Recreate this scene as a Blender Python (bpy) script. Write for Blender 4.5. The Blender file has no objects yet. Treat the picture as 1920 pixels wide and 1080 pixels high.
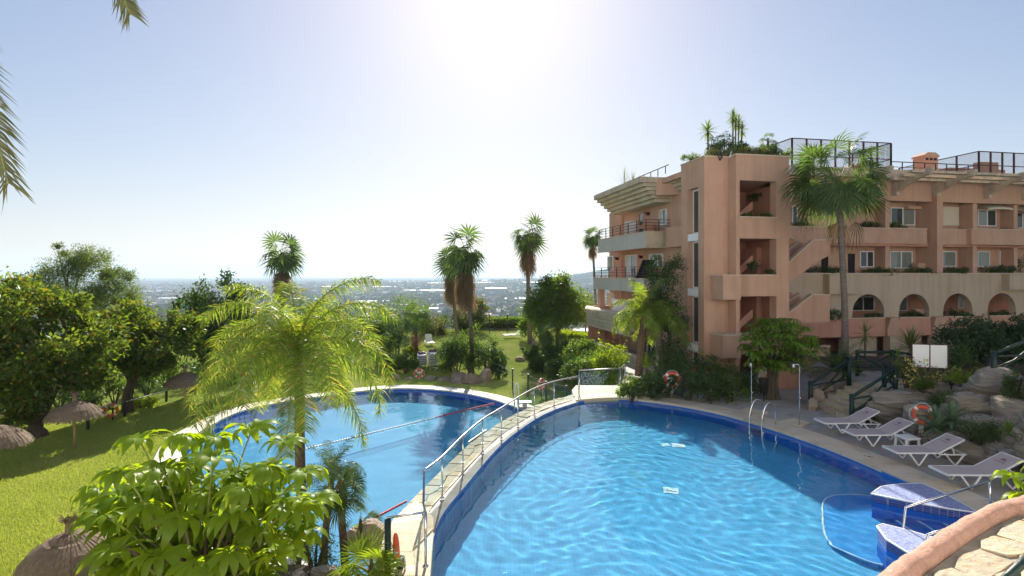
import bpy, bmesh, math, random
import numpy as np
from mathutils import Vector, Matrix, noise

# ------------------------------------------------------------------ camera, sky, sun, exposure
S = bpy.context.scene
COL = S.collection
F, HX, HY, EYE = 1050.0, 960.0, 514.0, 5.5
cam = bpy.data.cameras.new('camera')
cam.sensor_width = 36.0
cam.lens = F / 1920 * 36
cam.shift_y = -(540 - HY) / 1920
cam.clip_start, cam.clip_end = 0.1, 60000
camo = bpy.data.objects.new('camera', cam)
camo.location = (0, 0, EYE)
camo.rotation_euler = (math.radians(90), 0, 0)
COL.objects.link(camo)
S.camera = camo

SUN_EL, SUN_AZ = math.radians(31.5), math.radians(-1.6)
W = bpy.data.worlds.new('World')
S.world = W
W.use_nodes = True
wt = W.node_tree
sky = wt.nodes.new('ShaderNodeTexSky')
sky.sky_type = 'NISHITA'
sky.sun_disc = False
sky.sun_elevation = SUN_EL
sky.sun_rotation = SUN_AZ
sky.altitude = 150
sky.air_density, sky.dust_density, sky.ozone_density = 1.15, 0.7, 2.0
tint = wt.nodes.new('ShaderNodeMix')
tint.data_type, tint.blend_type = 'RGBA', 'MULTIPLY'
tint.inputs[0].default_value = 1.0
tint.inputs[7].default_value = (1.04, 0.965, 1.06, 1)
wt.links.new(sky.outputs[0], tint.inputs[6])
# soft ceiling on the sky's brightness, holding down the glow round the sun
SKY_K, SKY_TOP = 0.108, 1.5
sep, cmb = wt.nodes.new('ShaderNodeSeparateColor'), wt.nodes.new('ShaderNodeCombineColor')
wt.links.new(tint.outputs[2], sep.inputs[0])
for i in range(3):
    prev = sep.outputs[i]
    for op, val in (('MULTIPLY', SKY_K / SKY_TOP), ('POWER', -1.3), ('ADD', 1.0), ('POWER', -1 / 1.3), ('MULTIPLY', SKY_TOP * 5)):
        nd = wt.nodes.new('ShaderNodeMath')
        nd.operation = op
        nd.inputs[1].default_value = val
        wt.links.new(prev, nd.inputs[0])
        prev = nd.outputs[0]
    wt.links.new(prev, cmb.inputs[i])
wt.links.new(cmb.outputs[0], wt.nodes['Background'].inputs[0])
wt.nodes['Background'].inputs[1].default_value = 0.1
sl = bpy.data.lights.new('sun', 'SUN')
sl.energy = 4.7
sl.angle = math.radians(0.53)
sl.color = (1.0, 0.95, 0.86)
sl.cycles.is_caustics_light = True
so = bpy.data.objects.new('sun', sl)
so.rotation_euler = Vector((math.sin(SUN_AZ) * math.cos(SUN_EL), math.cos(SUN_AZ) * math.cos(SUN_EL), math.sin(SUN_EL))).to_track_quat('Z', 'Y').to_euler()
so.location = (0, 60, 60)
COL.objects.link(so)
VS = S.view_settings
VS.view_transform, VS.look, VS.exposure, VS.gamma = 'Standard', 'None', 1.34, 1.0
VS.use_curve_mapping = False
HAZE = 1.0e-4
cy = S.cycles
cy.transparent_max_bounces = 24
cy.max_bounces = 12
cy.sample_clamp_indirect = 6
cy.sample_clamp_direct = 6
cy.use_denoising = True

# ------------------------------------------------------------------ helpers
def G(px, py, z=0.0):
    d = (EYE - z) * F / (py - HY)
    return Vector(((px - HX) / F * d, d, z))

def P(px, py, d):
    return Vector(((px - HX) / F * d, d, EYE - (py - HY) / F * d))

def wloc(o):
    v = Vector((0, 0, 0))
    while o is not None:
        v = v + o.location
        o = o.parent
    return v

def tag(o, label=None, cat=None, group=None, kind=None):
    if label: o['label'] = label
    if cat: o['category'] = cat
    if group: o['group'] = group
    if kind: o['kind'] = kind
    return o

def thing(name, label, cat, loc=(0, 0, 0), rz=0.0, group=None):
    o = bpy.data.objects.new(name, None)
    o.empty_display_size = 0.2
    o.location = loc
    o.rotation_euler = (0, 0, rz)
    COL.objects.link(o)
    return tag(o, label, cat, group)

def place(name, me, parent=None, loc=(0, 0, 0), rot=(0, 0, 0), sc=1.0):
    o = bpy.data.objects.new(name, me)
    o.parent = parent
    o.location = loc
    o.rotation_euler = rot
    o.scale = (sc, sc, sc) if not isinstance(sc, (tuple, list)) else sc
    COL.objects.link(o)
    return o

def copy_tree(o, parent=None):
    c = o.copy()
    COL.objects.link(c)
    if parent is not None:
        c.parent = parent
    for ch in o.children:
        copy_tree(ch, c)
    return c

def cr(pts, n=6, closed=False):
    """Catmull-Rom resample."""
    pts = [Vector(p) for p in pts]
    out, N = [], len(pts)
    rng = range(N) if closed else range(N - 1)
    for i in rng:
        if closed:
            a, b, c, d = pts[i - 1], pts[i], pts[(i + 1) % N], pts[(i + 2) % N]
        else:
            a, b, c, d = pts[max(i - 1, 0)], pts[i], pts[i + 1], pts[min(i + 2, N - 1)]
        for k in range(n):
            t = k / n
            out.append(0.5 * ((2 * b) + (c - a) * t + (2 * a - 5 * b + 4 * c - d) * t * t + (3 * b - a - 3 * c + d) * t ** 3))
    if not closed:
        out.append(pts[-1])
    return out

def even(pts, step, closed=False):
    pts = [Vector(p) for p in pts]
    if closed:
        pts = pts + [pts[0]]
    seg = [(pts[i + 1] - pts[i]).length for i in range(len(pts) - 1)]
    tot = sum(seg)
    n = max(2, round(tot / step))
    out, i, acc = [], 0, 0.0
    for k in range(n + (0 if closed else 1)):
        s = tot * k / n
        while i < len(seg) - 1 and acc + seg[i] < s:
            acc += seg[i]
            i += 1
        t = 0 if seg[i] == 0 else min(1, (s - acc) / seg[i])
        out.append(pts[i].lerp(pts[i + 1], t))
    return out

def offs(pts, w, closed=False):
    """Offset a plan polyline to its left by w."""
    out, N = [], len(pts)
    for i, p in enumerate(pts):
        a = pts[i - 1] if (closed or i > 0) else pts[i]
        b = pts[(i + 1) % N] if (closed or i < N - 1) else pts[i]
        t = Vector((b.x - a.x, b.y - a.y, 0)).normalized()
        out.append(Vector((p.x - t.y * w, p.y + t.x * w, p.z)))
    return out

def inside(x, y, poly):
    r, j = False, len(poly) - 1
    for i in range(len(poly)):
        a, b = poly[i], poly[j]
        if (a[1] > y) != (b[1] > y) and x < (b[0] - a[0]) * (y - a[1]) / (b[1] - a[1]) + a[0]:
            r = not r
        j = i
    return r

def area(poly):
    return sum(poly[i - 1][0] * poly[i][1] - poly[i][0] * poly[i - 1][1] for i in range(len(poly))) / 2

class MB:
    def __init__(s):
        s.v, s.f, s.m = [], [], []
    def add(s, vs, fs, mi=0):
        b = len(s.v)
        s.v.extend([tuple(v) for v in vs])
        s.f.extend([tuple(i + b for i in f) for f in fs])
        s.m.extend([mi] * len(fs))
        return s
    def box(s, x0, x1, y0, y1, z0, z1, mi=0):
        return s.add([(x0, y0, z0), (x1, y0, z0), (x1, y1, z0), (x0, y1, z0), (x0, y0, z1), (x1, y0, z1), (x1, y1, z1), (x0, y1, z1)],
                     [(0, 3, 2, 1), (4, 5, 6, 7), (0, 1, 5, 4), (1, 2, 6, 5), (2, 3, 7, 6), (3, 0, 4, 7)], mi)
    def bar(s, a, b, w, h, mi=0, up=(0, 0, 1)):
        """rectangular bar from a to b."""
        a, b = Vector(a), Vector(b)
        t = (b - a).normalized()
        u = Vector(up)
        if abs(t.dot(u)) > 0.98:
            u = Vector((0, 1, 0))
        r = t.cross(u).normalized() * (w / 2)
        n = r.cross(t).normalized() * (h / 2)
        vs = [a - r - n, a + r - n, a + r + n, a - r + n, b - r - n, b + r - n, b + r + n, b - r + n]
        return s.add(vs, [(0, 1, 2, 3), (7, 6, 5, 4), (0, 4, 5, 1), (1, 5, 6, 2), (2, 6, 7, 3), (3, 7, 4, 0)], mi)
    def tube(s, pts, r, n=8, mi=0, cap=True):
        pts = [Vector(p) for p in pts]
        N = len(pts)
        rs = r if isinstance(r, (list, tuple)) else [r] * N
        b = len(s.v)
        ref = None
        for i, p in enumerate(pts):
            t = (pts[min(i + 1, N - 1)] - pts[max(i - 1, 0)]).normalized()
            if ref is None:
                ref = t.cross(Vector((0, 0, 1)))
                if ref.length < 0.1:
                    ref = t.cross(Vector((1, 0, 0)))
            ref = (ref - t * ref.dot(t)).normalized()
            bi = t.cross(ref)
            for k in range(n):
                a = 2 * math.pi * k / n
                s.v.append(tuple(p + (ref * math.cos(a) + bi * math.sin(a)) * rs[i]))
        for i in range(N - 1):
            for k in range(n):
                k2 = (k + 1) % n
                s.f.append((b + i * n + k, b + i * n + k2, b + (i + 1) * n + k2, b + (i + 1) * n + k))
                s.m.append(mi)
        if cap:
            s.f.append(tuple(b + k for k in range(n))[::-1]); s.m.append(mi)
            s.f.append(tuple(b + (N - 1) * n + k for k in range(n))); s.m.append(mi)
        return s
    def prism(s, poly, z0, z1, mi=0):
        """plan polygon extruded from z0 to z1."""
        n = len(poly)
        if area(poly) < 0:
            poly = poly[::-1]
        vs = [(p[0], p[1], z0) for p in poly] + [(p[0], p[1], z1) for p in poly]
        fs = [tuple(range(n))[::-1], tuple(range(n, 2 * n))] + [(i, (i + 1) % n, n + (i + 1) % n, n + i) for i in range(n)]
        return s.add(vs, fs, mi)
    def extrude(s, poly, vec, mi=0):
        n = len(poly)
        vec = Vector(vec)
        vs = [Vector(p) for p in poly] + [Vector(p) + vec for p in poly]
        fs = [tuple(range(n)), tuple(range(n, 2 * n))[::-1]] + [((i + 1) % n, i, n + i, n + (i + 1) % n) for i in range(n)]
        return s.add(vs, fs, mi)
    def lathe(s, prof, n=16, c=(0, 0, 0), mi=0):
        b = len(s.v)
        for r, z in prof:
            for k in range(n):
                a = 2 * math.pi * k / n
                s.v.append((c[0] + r * math.cos(a), c[1] + r * math.sin(a), c[2] + z))
        for i in range(len(prof) - 1):
            for k in range(n):
                k2 = (k + 1) % n
                s.f.append((b + i * n + k, b + i * n + k2, b + (i + 1) * n + k2, b + (i + 1) * n + k)); s.m.append(mi)
        return s
    def strip(s, L, R, mi=0):
        b = len(s.v)
        for l, r in zip(L, R):
            s.v.append(tuple(l)); s.v.append(tuple(r))
        for i in range(len(L) - 1):
            s.f.append((b + 2 * i, b + 2 * i + 1, b + 2 * i + 3, b + 2 * i + 2)); s.m.append(mi)
        return s
    def mesh(s, name, mats, smooth=False, off=None):
        me = bpy.data.meshes.new(name)
        vs = s.v if off is None else [(v[0] - off[0], v[1] - off[1], v[2] - off[2]) for v in s.v]
        me.from_pydata(vs, [], s.f)
        for m in (mats if isinstance(mats, (list, tuple)) else [mats]):
            me.materials.append(m)
        if max(s.m, default=0) > 0:
            me.polygons.foreach_set('material_index', s.m)
        if smooth:
            me.polygons.foreach_set('use_smooth', [True] * len(s.f))
        return me
    def build(s, name, mats, parent=None, smooth=False, world=True):
        """one mesh object; with world=True the vertices are world coordinates."""
        off = wloc(parent) if (parent is not None and world) else None
        return place(name, s.mesh(name, mats, smooth, off), parent)

def struct(name, mb, mat, smooth=False):
    return tag(mb.build(name, mat, None, smooth), kind='structure')

def quads(name, V, mat):
    """mesh of separate quads from an (n,4,3) array."""
    V = np.asarray(V, dtype=np.float32)
    n = len(V)
    me = bpy.data.meshes.new(name)
    me.vertices.add(4 * n); me.loops.add(4 * n); me.polygons.add(n)
    me.vertices.foreach_set('co', V.reshape(-1))
    me.loops.foreach_set('vertex_index', np.arange(4 * n, dtype=np.int32))
    me.polygons.foreach_set('loop_start', np.arange(0, 4 * n, 4, dtype=np.int32))
    me.update(calc_edges=True)
    me.materials.append(mat)
    return me

# ------------------------------------------------------------------ materials
def newmat(name):
    m = bpy.data.materials.new(name)
    m.use_nodes = True
    t = m.node_tree
    t.nodes.clear()
    o = t.nodes.new('ShaderNodeOutputMaterial')
    return m, t, o

def N_(t, typ, **kw):
    n = t.nodes.new(typ)
    for k, v in kw.items():
        if k in ('inp',):
            for a, b in v.items():
                n.inputs[a].default_value = b
        else:
            setattr(n, k, v)
    return n

def c4(c):
    return (c[0], c[1], c[2], 1.0)

def ramp(t, fac, stops):
    r = t.nodes.new('ShaderNodeValToRGB')
    while len(r.color_ramp.elements) < len(stops):
        r.color_ramp.elements.new(0.5)
    for e, (p, c) in zip(r.color_ramp.elements, stops):
        e.position = p
        e.color = c4(c)
    t.links.new(fac, r.inputs[0])
    return r.outputs[0]

def M(name, col, col2=None, rough=0.7, scale=4.0, bump=0.0, bscale=30.0, metal=0.0, spec=0.4, stretch=(1, 1, 1), rnd=0.0, col3=None, s3=0.6, streak=0.0, bdist=0.03):
    """plaster, stone, metal, plastic: two colours mixed by noise, relief by finer noise, per-object tint."""
    m, t, o = newmat(name)
    b = N_(t, 'ShaderNodeBsdfPrincipled', inp={'Roughness': rough, 'Metallic': metal, 'Specular IOR Level': spec})
    t.links.new(b.outputs[0], o.inputs[0])
    tc = N_(t, 'ShaderNodeTexCoord')
    mp = N_(t, 'ShaderNodeMapping')
    mp.inputs['Scale'].default_value = stretch
    t.links.new(tc.outputs['Object'], mp.inputs[0])
    out = None
    if col2 is not None:
        nz = N_(t, 'ShaderNodeTexNoise', inp={'Scale': scale, 'Detail': 7.0, 'Roughness': 0.62})
        t.links.new(mp.outputs[0], nz.inputs['Vector'])
        st = [(0.32, col), (0.68, col2)]
        out = ramp(t, nz.outputs[0], st)
        if col3 is not None:
            n3 = N_(t, 'ShaderNodeTexNoise', inp={'Scale': s3, 'Detail': 5.0, 'Roughness': 0.65})
            t.links.new(mp.outputs[0], n3.inputs['Vector'])
            f3 = ramp(t, n3.outputs[0], [(0.5, (0, 0, 0)), (0.72, (1, 1, 1))])
            mx = N_(t, 'ShaderNodeMix', data_type='RGBA')
            t.links.new(f3, mx.inputs[0])
            t.links.new(out, mx.inputs[6])
            mx.inputs[7].default_value = c4(col3)
            out = mx.outputs[2]
    if streak > 0:
        ms_ = N_(t, 'ShaderNodeMapping')
        ms_.inputs['Scale'].default_value = (2.6, 2.6, 0.16)
        t.links.new(tc.outputs['Object'], ms_.inputs[0])
        n4 = N_(t, 'ShaderNodeTexNoise', inp={'Scale': 1.0, 'Detail': 5.0, 'Roughness': 0.7})
        t.links.new(ms_.outputs[0], n4.inputs['Vector'])
        f4 = ramp(t, n4.outputs[0], [(0.42, (1, 1, 1)), (0.75, (1 - streak, 1 - streak, 1 - streak * 0.9))])
        m4 = N_(t, 'ShaderNodeMix', data_type='RGBA', blend_type='MULTIPLY', inp={0: 1.0})
        t.links.new(out, m4.inputs[6]); t.links.new(f4, m4.inputs[7])
        out = m4.outputs[2]
    if rnd > 0:
        oi = N_(t, 'ShaderNodeObjectInfo')
        mr = N_(t, 'ShaderNodeMapRange', inp={'To Min': 1 - rnd, 'To Max': 1 + rnd})
        t.links.new(oi.outputs['Random'], mr.inputs[0])
        hs = N_(t, 'ShaderNodeHueSaturation')
        t.links.new(mr.outputs[0], hs.inputs['Value'])
        if out is None:
            hs.inputs['Color'].default_value = c4(col)
        else:
            t.links.new(out, hs.inputs['Color'])
        out = hs.outputs[0]
    if out is None:
        b.inputs['Base Color'].default_value = c4(col)
    else:
        t.links.new(out, b.inputs['Base Color'])
    if bump > 0:
        nb = N_(t, 'ShaderNodeTexNoise', inp={'Scale': bscale, 'Detail': 6.0, 'Roughness': 0.6})
        t.links.new(mp.outputs[0], nb.inputs['Vector'])
        bp = N_(t, 'ShaderNodeBump', inp={'Strength': bump, 'Distance': bdist})
        t.links.new(nb.outputs[0], bp.inputs['Height'])
        t.links.new(bp.outputs[0], b.inputs['Normal'])
    return m

def leafmat(name, ca, cb, tr, trans=0.45, rough=0.5, cc=None, spec=0.18):
    """leaf: two or three greens at random from leaf to leaf, gloss above and light coming through."""
    m, t, o = newmat(name)
    g = N_(t, 'ShaderNodeNewGeometry')
    st = [(0.0, ca), (1.0, cb)] if cc is None else [(0.0, ca), (0.86, cb), (0.95, cc)]
    col = ramp(t, g.outputs['Random Per Island'], st)
    df = N_(t, 'ShaderNodeBsdfDiffuse')
    t.links.new(col, df.inputs[0])
    gs = N_(t, 'ShaderNodeBsdfGlossy', inp={'Roughness': rough * .8, 'Color': (1, 1, 1, 1)})
    b = N_(t, 'ShaderNodeMixShader', inp={0: spec * .22})
    t.links.new(df.outputs[0], b.inputs[1]); t.links.new(gs.outputs[0], b.inputs[2])
    tl = N_(t, 'ShaderNodeBsdfTranslucent')
    mx = N_(t, 'ShaderNodeMix', data_type='RGBA', blend_type='MULTIPLY', inp={0: 1.0})
    t.links.new(col, mx.inputs[6])
    mx.inputs[7].default_value = c4(tr)
    t.links.new(mx.outputs[2], tl.inputs[0])
    ms = N_(t, 'ShaderNodeMixShader', inp={0: trans})
    t.links.new(b.outputs[0], ms.inputs[1])
    t.links.new(tl.outputs[0], ms.inputs[2])
    t.links.new(ms.outputs[0], o.inputs[0])
    return m

def mosaic(name, a, b_, grout, size=0.05, rough=0.9):
    m, t, o = newmat(name)
    tc = N_(t, 'ShaderNodeTexCoord')
    br = N_(t, 'ShaderNodeTexBrick', offset=0.0, inp={'Color1': c4(a), 'Color2': c4(b_), 'Mortar': c4(grout), 'Scale': 1.0, 'Mortar Size': size * 0.07, 'Brick Width': size, 'Row Height': size})
    t.links.new(tc.outputs['Object'], br.inputs['Vector'])
    nz = N_(t, 'ShaderNodeTexNoise', inp={'Scale': 0.8, 'Detail': 4.0})
    t.links.new(tc.outputs['Object'], nz.inputs['Vector'])
    mr = N_(t, 'ShaderNodeMapRange', inp={'To Min': 0.86, 'To Max': 1.1})
    t.links.new(nz.outputs[0], mr.inputs[0])
    hs = N_(t, 'ShaderNodeHueSaturation')
    t.links.new(mr.outputs[0], hs.inputs['Value'])
    t.links.new(br.outputs[0], hs.inputs['Color'])
    b = N_(t, 'ShaderNodeBsdfPrincipled', inp={'Roughness': rough, 'Specular IOR Level': 0.08})
    t.links.new(hs.outputs[0], b.inputs['Base Color'])
    t.links.new(b.outputs[0], o.inputs[0])
    return m

def wall_mosaic(name, a, b_, grout, size):
    """mosaic on upright walls: tiles laid by distance round the pool and height."""
    m, t, o = newmat(name)
    tc = N_(t, 'ShaderNodeTexCoord')
    sp = N_(t, 'ShaderNodeSeparateXYZ')
    t.links.new(tc.outputs['Object'], sp.inputs[0])
    ad = N_(t, 'ShaderNodeMath', operation='ADD')
    t.links.new(sp.outputs[0], ad.inputs[0]); t.links.new(sp.outputs[1], ad.inputs[1])
    cb = N_(t, 'ShaderNodeCombineXYZ')
    t.links.new(ad.outputs[0], cb.inputs[0]); t.links.new(sp.outputs[2], cb.inputs[1])
    br = N_(t, 'ShaderNodeTexBrick', offset=0.0, inp={'Color1': c4(a), 'Color2': c4(b_), 'Mortar': c4(grout), 'Scale': 1.0, 'Mortar Size': size * 0.06, 'Brick Width': size, 'Row Height': size})
    t.links.new(cb.outputs[0], br.inputs['Vector'])
    b = N_(t, 'ShaderNodeBsdfPrincipled', inp={'Roughness': 0.6, 'Specular IOR Level': 0.2})
    t.links.new(br.outputs[0], b.inputs['Base Color'])
    t.links.new(b.outputs[0], o.inputs[0])
    return m

def watermat(name, col):
    m, t, o = newmat(name)
    g = N_(t, 'ShaderNodeBsdfGlass', inp={'Color': c4(col), 'IOR': 1.333, 'Roughness': 0.0})
    t.links.new(g.outputs[0], o.inputs[0])
    return m

def panemat(name, tint, refl=1.0):
    """thin clear sheet: light goes straight through, the surface mirrors by angle."""
    m, t, o = newmat(name)
    tr = N_(t, 'ShaderNodeBsdfTransparent', inp={'Color': c4(tint)})
    gl = N_(t, 'ShaderNodeBsdfGlossy', inp={'Roughness': 0.02})
    lw_ = N_(t, 'ShaderNodeLayerWeight', inp={'Blend': 0.5})
    pw = N_(t, 'ShaderNodeMath', operation='POWER'); pw.inputs[1].default_value = 5.0
    t.links.new(lw_.outputs['Facing'], pw.inputs[0])
    fr = N_(t, 'ShaderNodeMath', operation='MULTIPLY_ADD'); fr.inputs[1].default_value = 0.9; fr.inputs[2].default_value = 0.085
    t.links.new(pw.outputs[0], fr.inputs[0])
    ms = N_(t, 'ShaderNodeMixShader')
    t.links.new(fr.outputs[0], ms.inputs[0])
    t.links.new(tr.outputs[0], ms.inputs[1]); t.links.new(gl.outputs[0], ms.inputs[2])
    t.links.new(ms.outputs[0], o.inputs[0])
    return m

def lawnmat(name):
    m, t, o = newmat(name)
    tc = N_(t, 'ShaderNodeTexCoord')
    n1 = N_(t, 'ShaderNodeTexNoise', inp={'Scale': 0.35, 'Detail': 6.0, 'Roughness': 0.65})
    n2 = N_(t, 'ShaderNodeTexNoise', inp={'Scale': 9.0, 'Detail': 6.0, 'Roughness': 0.75})
    for n in (n1, n2):
        t.links.new(tc.outputs['Object'], n.inputs['Vector'])
    c1 = ramp(t, n1.outputs[0], [(0.3, (0.18, 0.25, 0.05)), (0.5, (0.265, 0.325, 0.075)), (0.72, (0.375, 0.385, 0.13))])
    c2 = ramp(t, n2.outputs[0], [(0.25, (0.68, 0.7, 0.66)), (0.7, (1.3, 1.26, 1.2))])
    mx = N_(t, 'ShaderNodeMix', data_type='RGBA', blend_type='MULTIPLY', inp={0: 1.0})
    t.links.new(c1, mx.inputs[6]); t.links.new(c2, mx.inputs[7])
    b = N_(t, 'ShaderNodeBsdfDiffuse', inp={'Roughness': 0.6})
    t.links.new(mx.outputs[2], b.inputs['Color'])
    bp = N_(t, 'ShaderNodeBump', inp={'Strength': 0.4, 'Distance': 0.05})
    n3 = N_(t, 'ShaderNodeTexNoise', inp={'Scale': 24.0, 'Detail': 5.0, 'Roughness': 0.8})
    t.links.new(tc.outputs['Object'], n3.inputs['Vector'])
    t.links.new(n3.outputs[0], bp.inputs['Height'])
    t.links.new(bp.outputs[0], b.inputs['Normal'])
    t.links.new(b.outputs[0], o.inputs[0])
    return m

m_pink = M('peach_render', (0.53, 0.325, 0.222), (0.58, 0.36, 0.248), 0.9, 1.2, 0.12, 60, col3=(0.48, 0.29, 0.205), s3=0.35, spec=0.2, streak=0.18)
m_pinkd = M('red_peach_render', (0.55, 0.285, 0.195), (0.59, 0.31, 0.215), 0.9, 1.2, 0.12, 60, spec=0.2, streak=0.18)
m_beige = M('beige_render', (0.50, 0.395, 0.28), (0.54, 0.43, 0.308), 0.88, 1.0, 0.1, 50, col3=(0.47, 0.37, 0.25), s3=0.5, spec=0.2, streak=0.22)
m_cap = M('cream_capping', (0.62, 0.5, 0.36), (0.56, 0.43, 0.3), 0.8, 3, spec=0.3)
m_stoneb = M('limestone_cladding', (0.56, 0.48, 0.35), (0.48, 0.40, 0.28), 0.8, 2.0, 0.15, 25, rnd=0.08, col3=(0.36, 0.29, 0.2), s3=0.9)
m_panel = M('grey_cladding', (0.50, 0.475, 0.42), (0.45, 0.425, 0.37), 0.75, 1.5, 0.05, 40, rnd=0.06)
m_cream = M('cream_concrete', (0.6, 0.5, 0.36), (0.53, 0.42, 0.3), 0.85, 2.0, 0.1, 30, col3=(0.42, 0.33, 0.24), s3=1.2, streak=0.4)
m_white = M('white_paint', (0.8, 0.8, 0.78), (0.74, 0.74, 0.72), 0.45, 3)
m_wplas = M('white_plastic', (0.78, 0.77, 0.76), (0.7, 0.69, 0.68), 0.4, 4)
m_shut = M('cream_shutter', (0.66, 0.58, 0.44), None, 0.6)
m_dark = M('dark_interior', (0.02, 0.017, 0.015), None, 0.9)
m_iron = M('maroon_iron', (0.075, 0.03, 0.03), (0.06, 0.026, 0.028), 0.5, 8, metal=0.2)
m_green = M('dark_green_wood', (0.006, 0.021, 0.016), (0.011, 0.031, 0.023), 0.45, 6, 0.15, 40)
m_steel = M('stainless_steel', (0.66, 0.66, 0.65), (0.6, 0.6, 0.6), 0.22, 6, metal=1.0)
m_black = M('black_metal', (0.02, 0.02, 0.02), None, 0.5)
m_win = M('window_glass', (0.035, 0.045, 0.045), (0.06, 0.075, 0.07), 0.04, 2.0, spec=0.7)
m_curt = M('curtained_glass', (0.17, 0.19, 0.165), (0.26, 0.28, 0.24), 0.08, 5.0, spec=0.7, stretch=(6, 6, 0.3))
m_glass = panemat('balustrade_glass', (0.89, 0.95, 0.935))
m_sling = M('mauve_sling', (0.40, 0.335, 0.325), (0.44, 0.37, 0.36), 0.8, 40, 0.1, 300)
m_mark = M('maroon_print', (0.16, 0.05, 0.06), None, 0.7)
m_orange = M('orange_buoy', (0.72, 0.10, 0.035), (0.62, 0.085, 0.035), 0.4, 8)
m_rope = M('rope', (0.7, 0.66, 0.58), (0.5, 0.47, 0.4), 0.85, 30)
m_wfl = M('white_float', (0.75, 0.75, 0.74), (0.68, 0.68, 0.68), 0.4, 20)
m_rfl = M('red_float', (0.62, 0.07, 0.04), (0.5, 0.055, 0.035), 0.4, 20)
m_straw = M('straw', (0.27, 0.205, 0.145), (0.16, 0.115, 0.08), 0.95, 14, 0.6, 60, stretch=(1, 1, 0.35), spec=0.1)
m_pole = M('pine_pole', (0.42, 0.31, 0.19), (0.33, 0.23, 0.14), 0.8, 10, 0.1, 40, stretch=(1, 1, 0.2))
m_coping = M('beige_coping', (0.60, 0.51, 0.385), (0.53, 0.445, 0.33), 0.75, 2.2, 0.15, 45, rnd=0.07, col3=(0.43, 0.35, 0.25), s3=1.4)
m_deck = M('grey_paving', (0.34, 0.305, 0.27), (0.42, 0.38, 0.34), 0.85, 2.5, 0.2, 60, col3=(0.25, 0.22, 0.19), s3=0.8)
m_landing = M('sandstone_slab', (0.57, 0.45, 0.30), (0.62, 0.52, 0.37), 0.8, 2.5, 0.2, 35, rnd=0.08, col3=(0.46, 0.33, 0.2), s3=1.5)
m_crazy = M('crazy_stone', (0.50, 0.415, 0.29), (0.40, 0.345, 0.26), 0.85, 5, 0.5, 22, rnd=0.22, col3=(0.50, 0.33, 0.16), s3=2.2)
m_flag = M('flagstone', (0.52, 0.42, 0.29), (0.36, 0.30, 0.22), 0.9, 5, 1.0, 14, rnd=0.2, col3=(0.50, 0.30, 0.12), s3=2.2)
m_mortar = M('mortar', (0.42, 0.36, 0.27), (0.30, 0.26, 0.19), 0.95, 8, 0.5, 50)
m_stucco = M('pink_stucco', (0.60, 0.36, 0.275), (0.50, 0.28, 0.205), 0.95, 9, 1.0, 38, col3=(0.38, 0.235, 0.175), s3=4.0, spec=0.1)
m_rock = M('grey_rock', (0.50, 0.43, 0.335), (0.22, 0.19, 0.155), 0.92, 2.2, 1.0, 7, stretch=(0.55, 0.55, 3.2), rnd=0.18, col3=(0.30, 0.275, 0.235), s3=1.6, spec=0.1, bdist=0.12)
m_rockr = M('reddish_rock', (0.36, 0.28, 0.21), (0.25, 0.195, 0.15), 0.92, 2.0, 1.0, 7, rnd=0.15, col3=(0.40, 0.36, 0.32), s3=1.4, spec=0.2)
m_soil = M('dark_soil', (0.06, 0.04, 0.026), (0.10, 0.07, 0.045), 0.95, 5, 0.6, 20)
m_bark = M('grey_bark', (0.12, 0.09, 0.065), (0.06, 0.045, 0.034), 0.9, 5, 0.8, 14, stretch=(2, 2, 0.5))
m_ptrunk = M('palm_trunk', (0.20, 0.165, 0.135), (0.12, 0.098, 0.08), 0.9, 3, 0.7, 6, stretch=(0.6, 0.6, 4.5))
m_ptrunkd = M('hairy_palm_trunk', (0.17, 0.115, 0.07), (0.075, 0.05, 0.034), 0.95, 12, 1.0, 20)
m_lawn = lawnmat('lawn_turf')
m_cloth = M('white_cloth', (0.78, 0.78, 0.8), None, 0.8)
m_redfl = M('red_petal', (0.5, 0.02, 0.03), None, 0.6)
l_yelfl = leafmat('yellow_flower', (0.6, 0.5, 0.08), (0.7, 0.62, 0.2), (1.2, 1.2, 1.0), 0.4)
m_purfl = M('purple_flower', (0.16, 0.10, 0.36), None, 0.7)
m_bluep = M('bright_blue_vinyl', (0.05, 0.33, 0.72), None, 0.4)
mm_floor = mosaic('pale_blue_mosaic', (0.12, 0.39, 0.59), (0.16, 0.445, 0.64), (0.20, 0.46, 0.61), 0.10)
mm_floor2 = mosaic('sky_blue_mosaic', (0.17, 0.42, 0.59), (0.21, 0.47, 0.63), (0.24, 0.47, 0.59), 0.10)
mm_wall = wall_mosaic('deep_blue_mosaic', (0.03, 0.16, 0.56), (0.045, 0.20, 0.62), (0.06, 0.2, 0.5), 0.05)
mm_navy = wall_mosaic('navy_mosaic', (0.03, 0.05, 0.20), (0.05, 0.08, 0.27), (0.2, 0.22, 0.36), 0.05)
mm_rim = mosaic('lilac_rim_mosaic', (0.40, 0.44, 0.66), (0.72, 0.74, 0.82), (0.62, 0.64, 0.74), 0.04)
mm_step = mosaic('lilac_step_mosaic', (0.15, 0.18, 0.37), (0.34, 0.38, 0.55), (0.28, 0.31, 0.48), 0.045, 0.7)
mm_bench = mosaic('mid_blue_mosaic', (0.06, 0.30, 0.62), (0.09, 0.34, 0.66), (0.14, 0.38, 0.6), 0.06)
m_water = watermat('upper_pool_water', (0.78, 0.95, 1.0))
m_water2 = watermat('lower_pool_water', (0.82, 0.95, 1.0))

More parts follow.
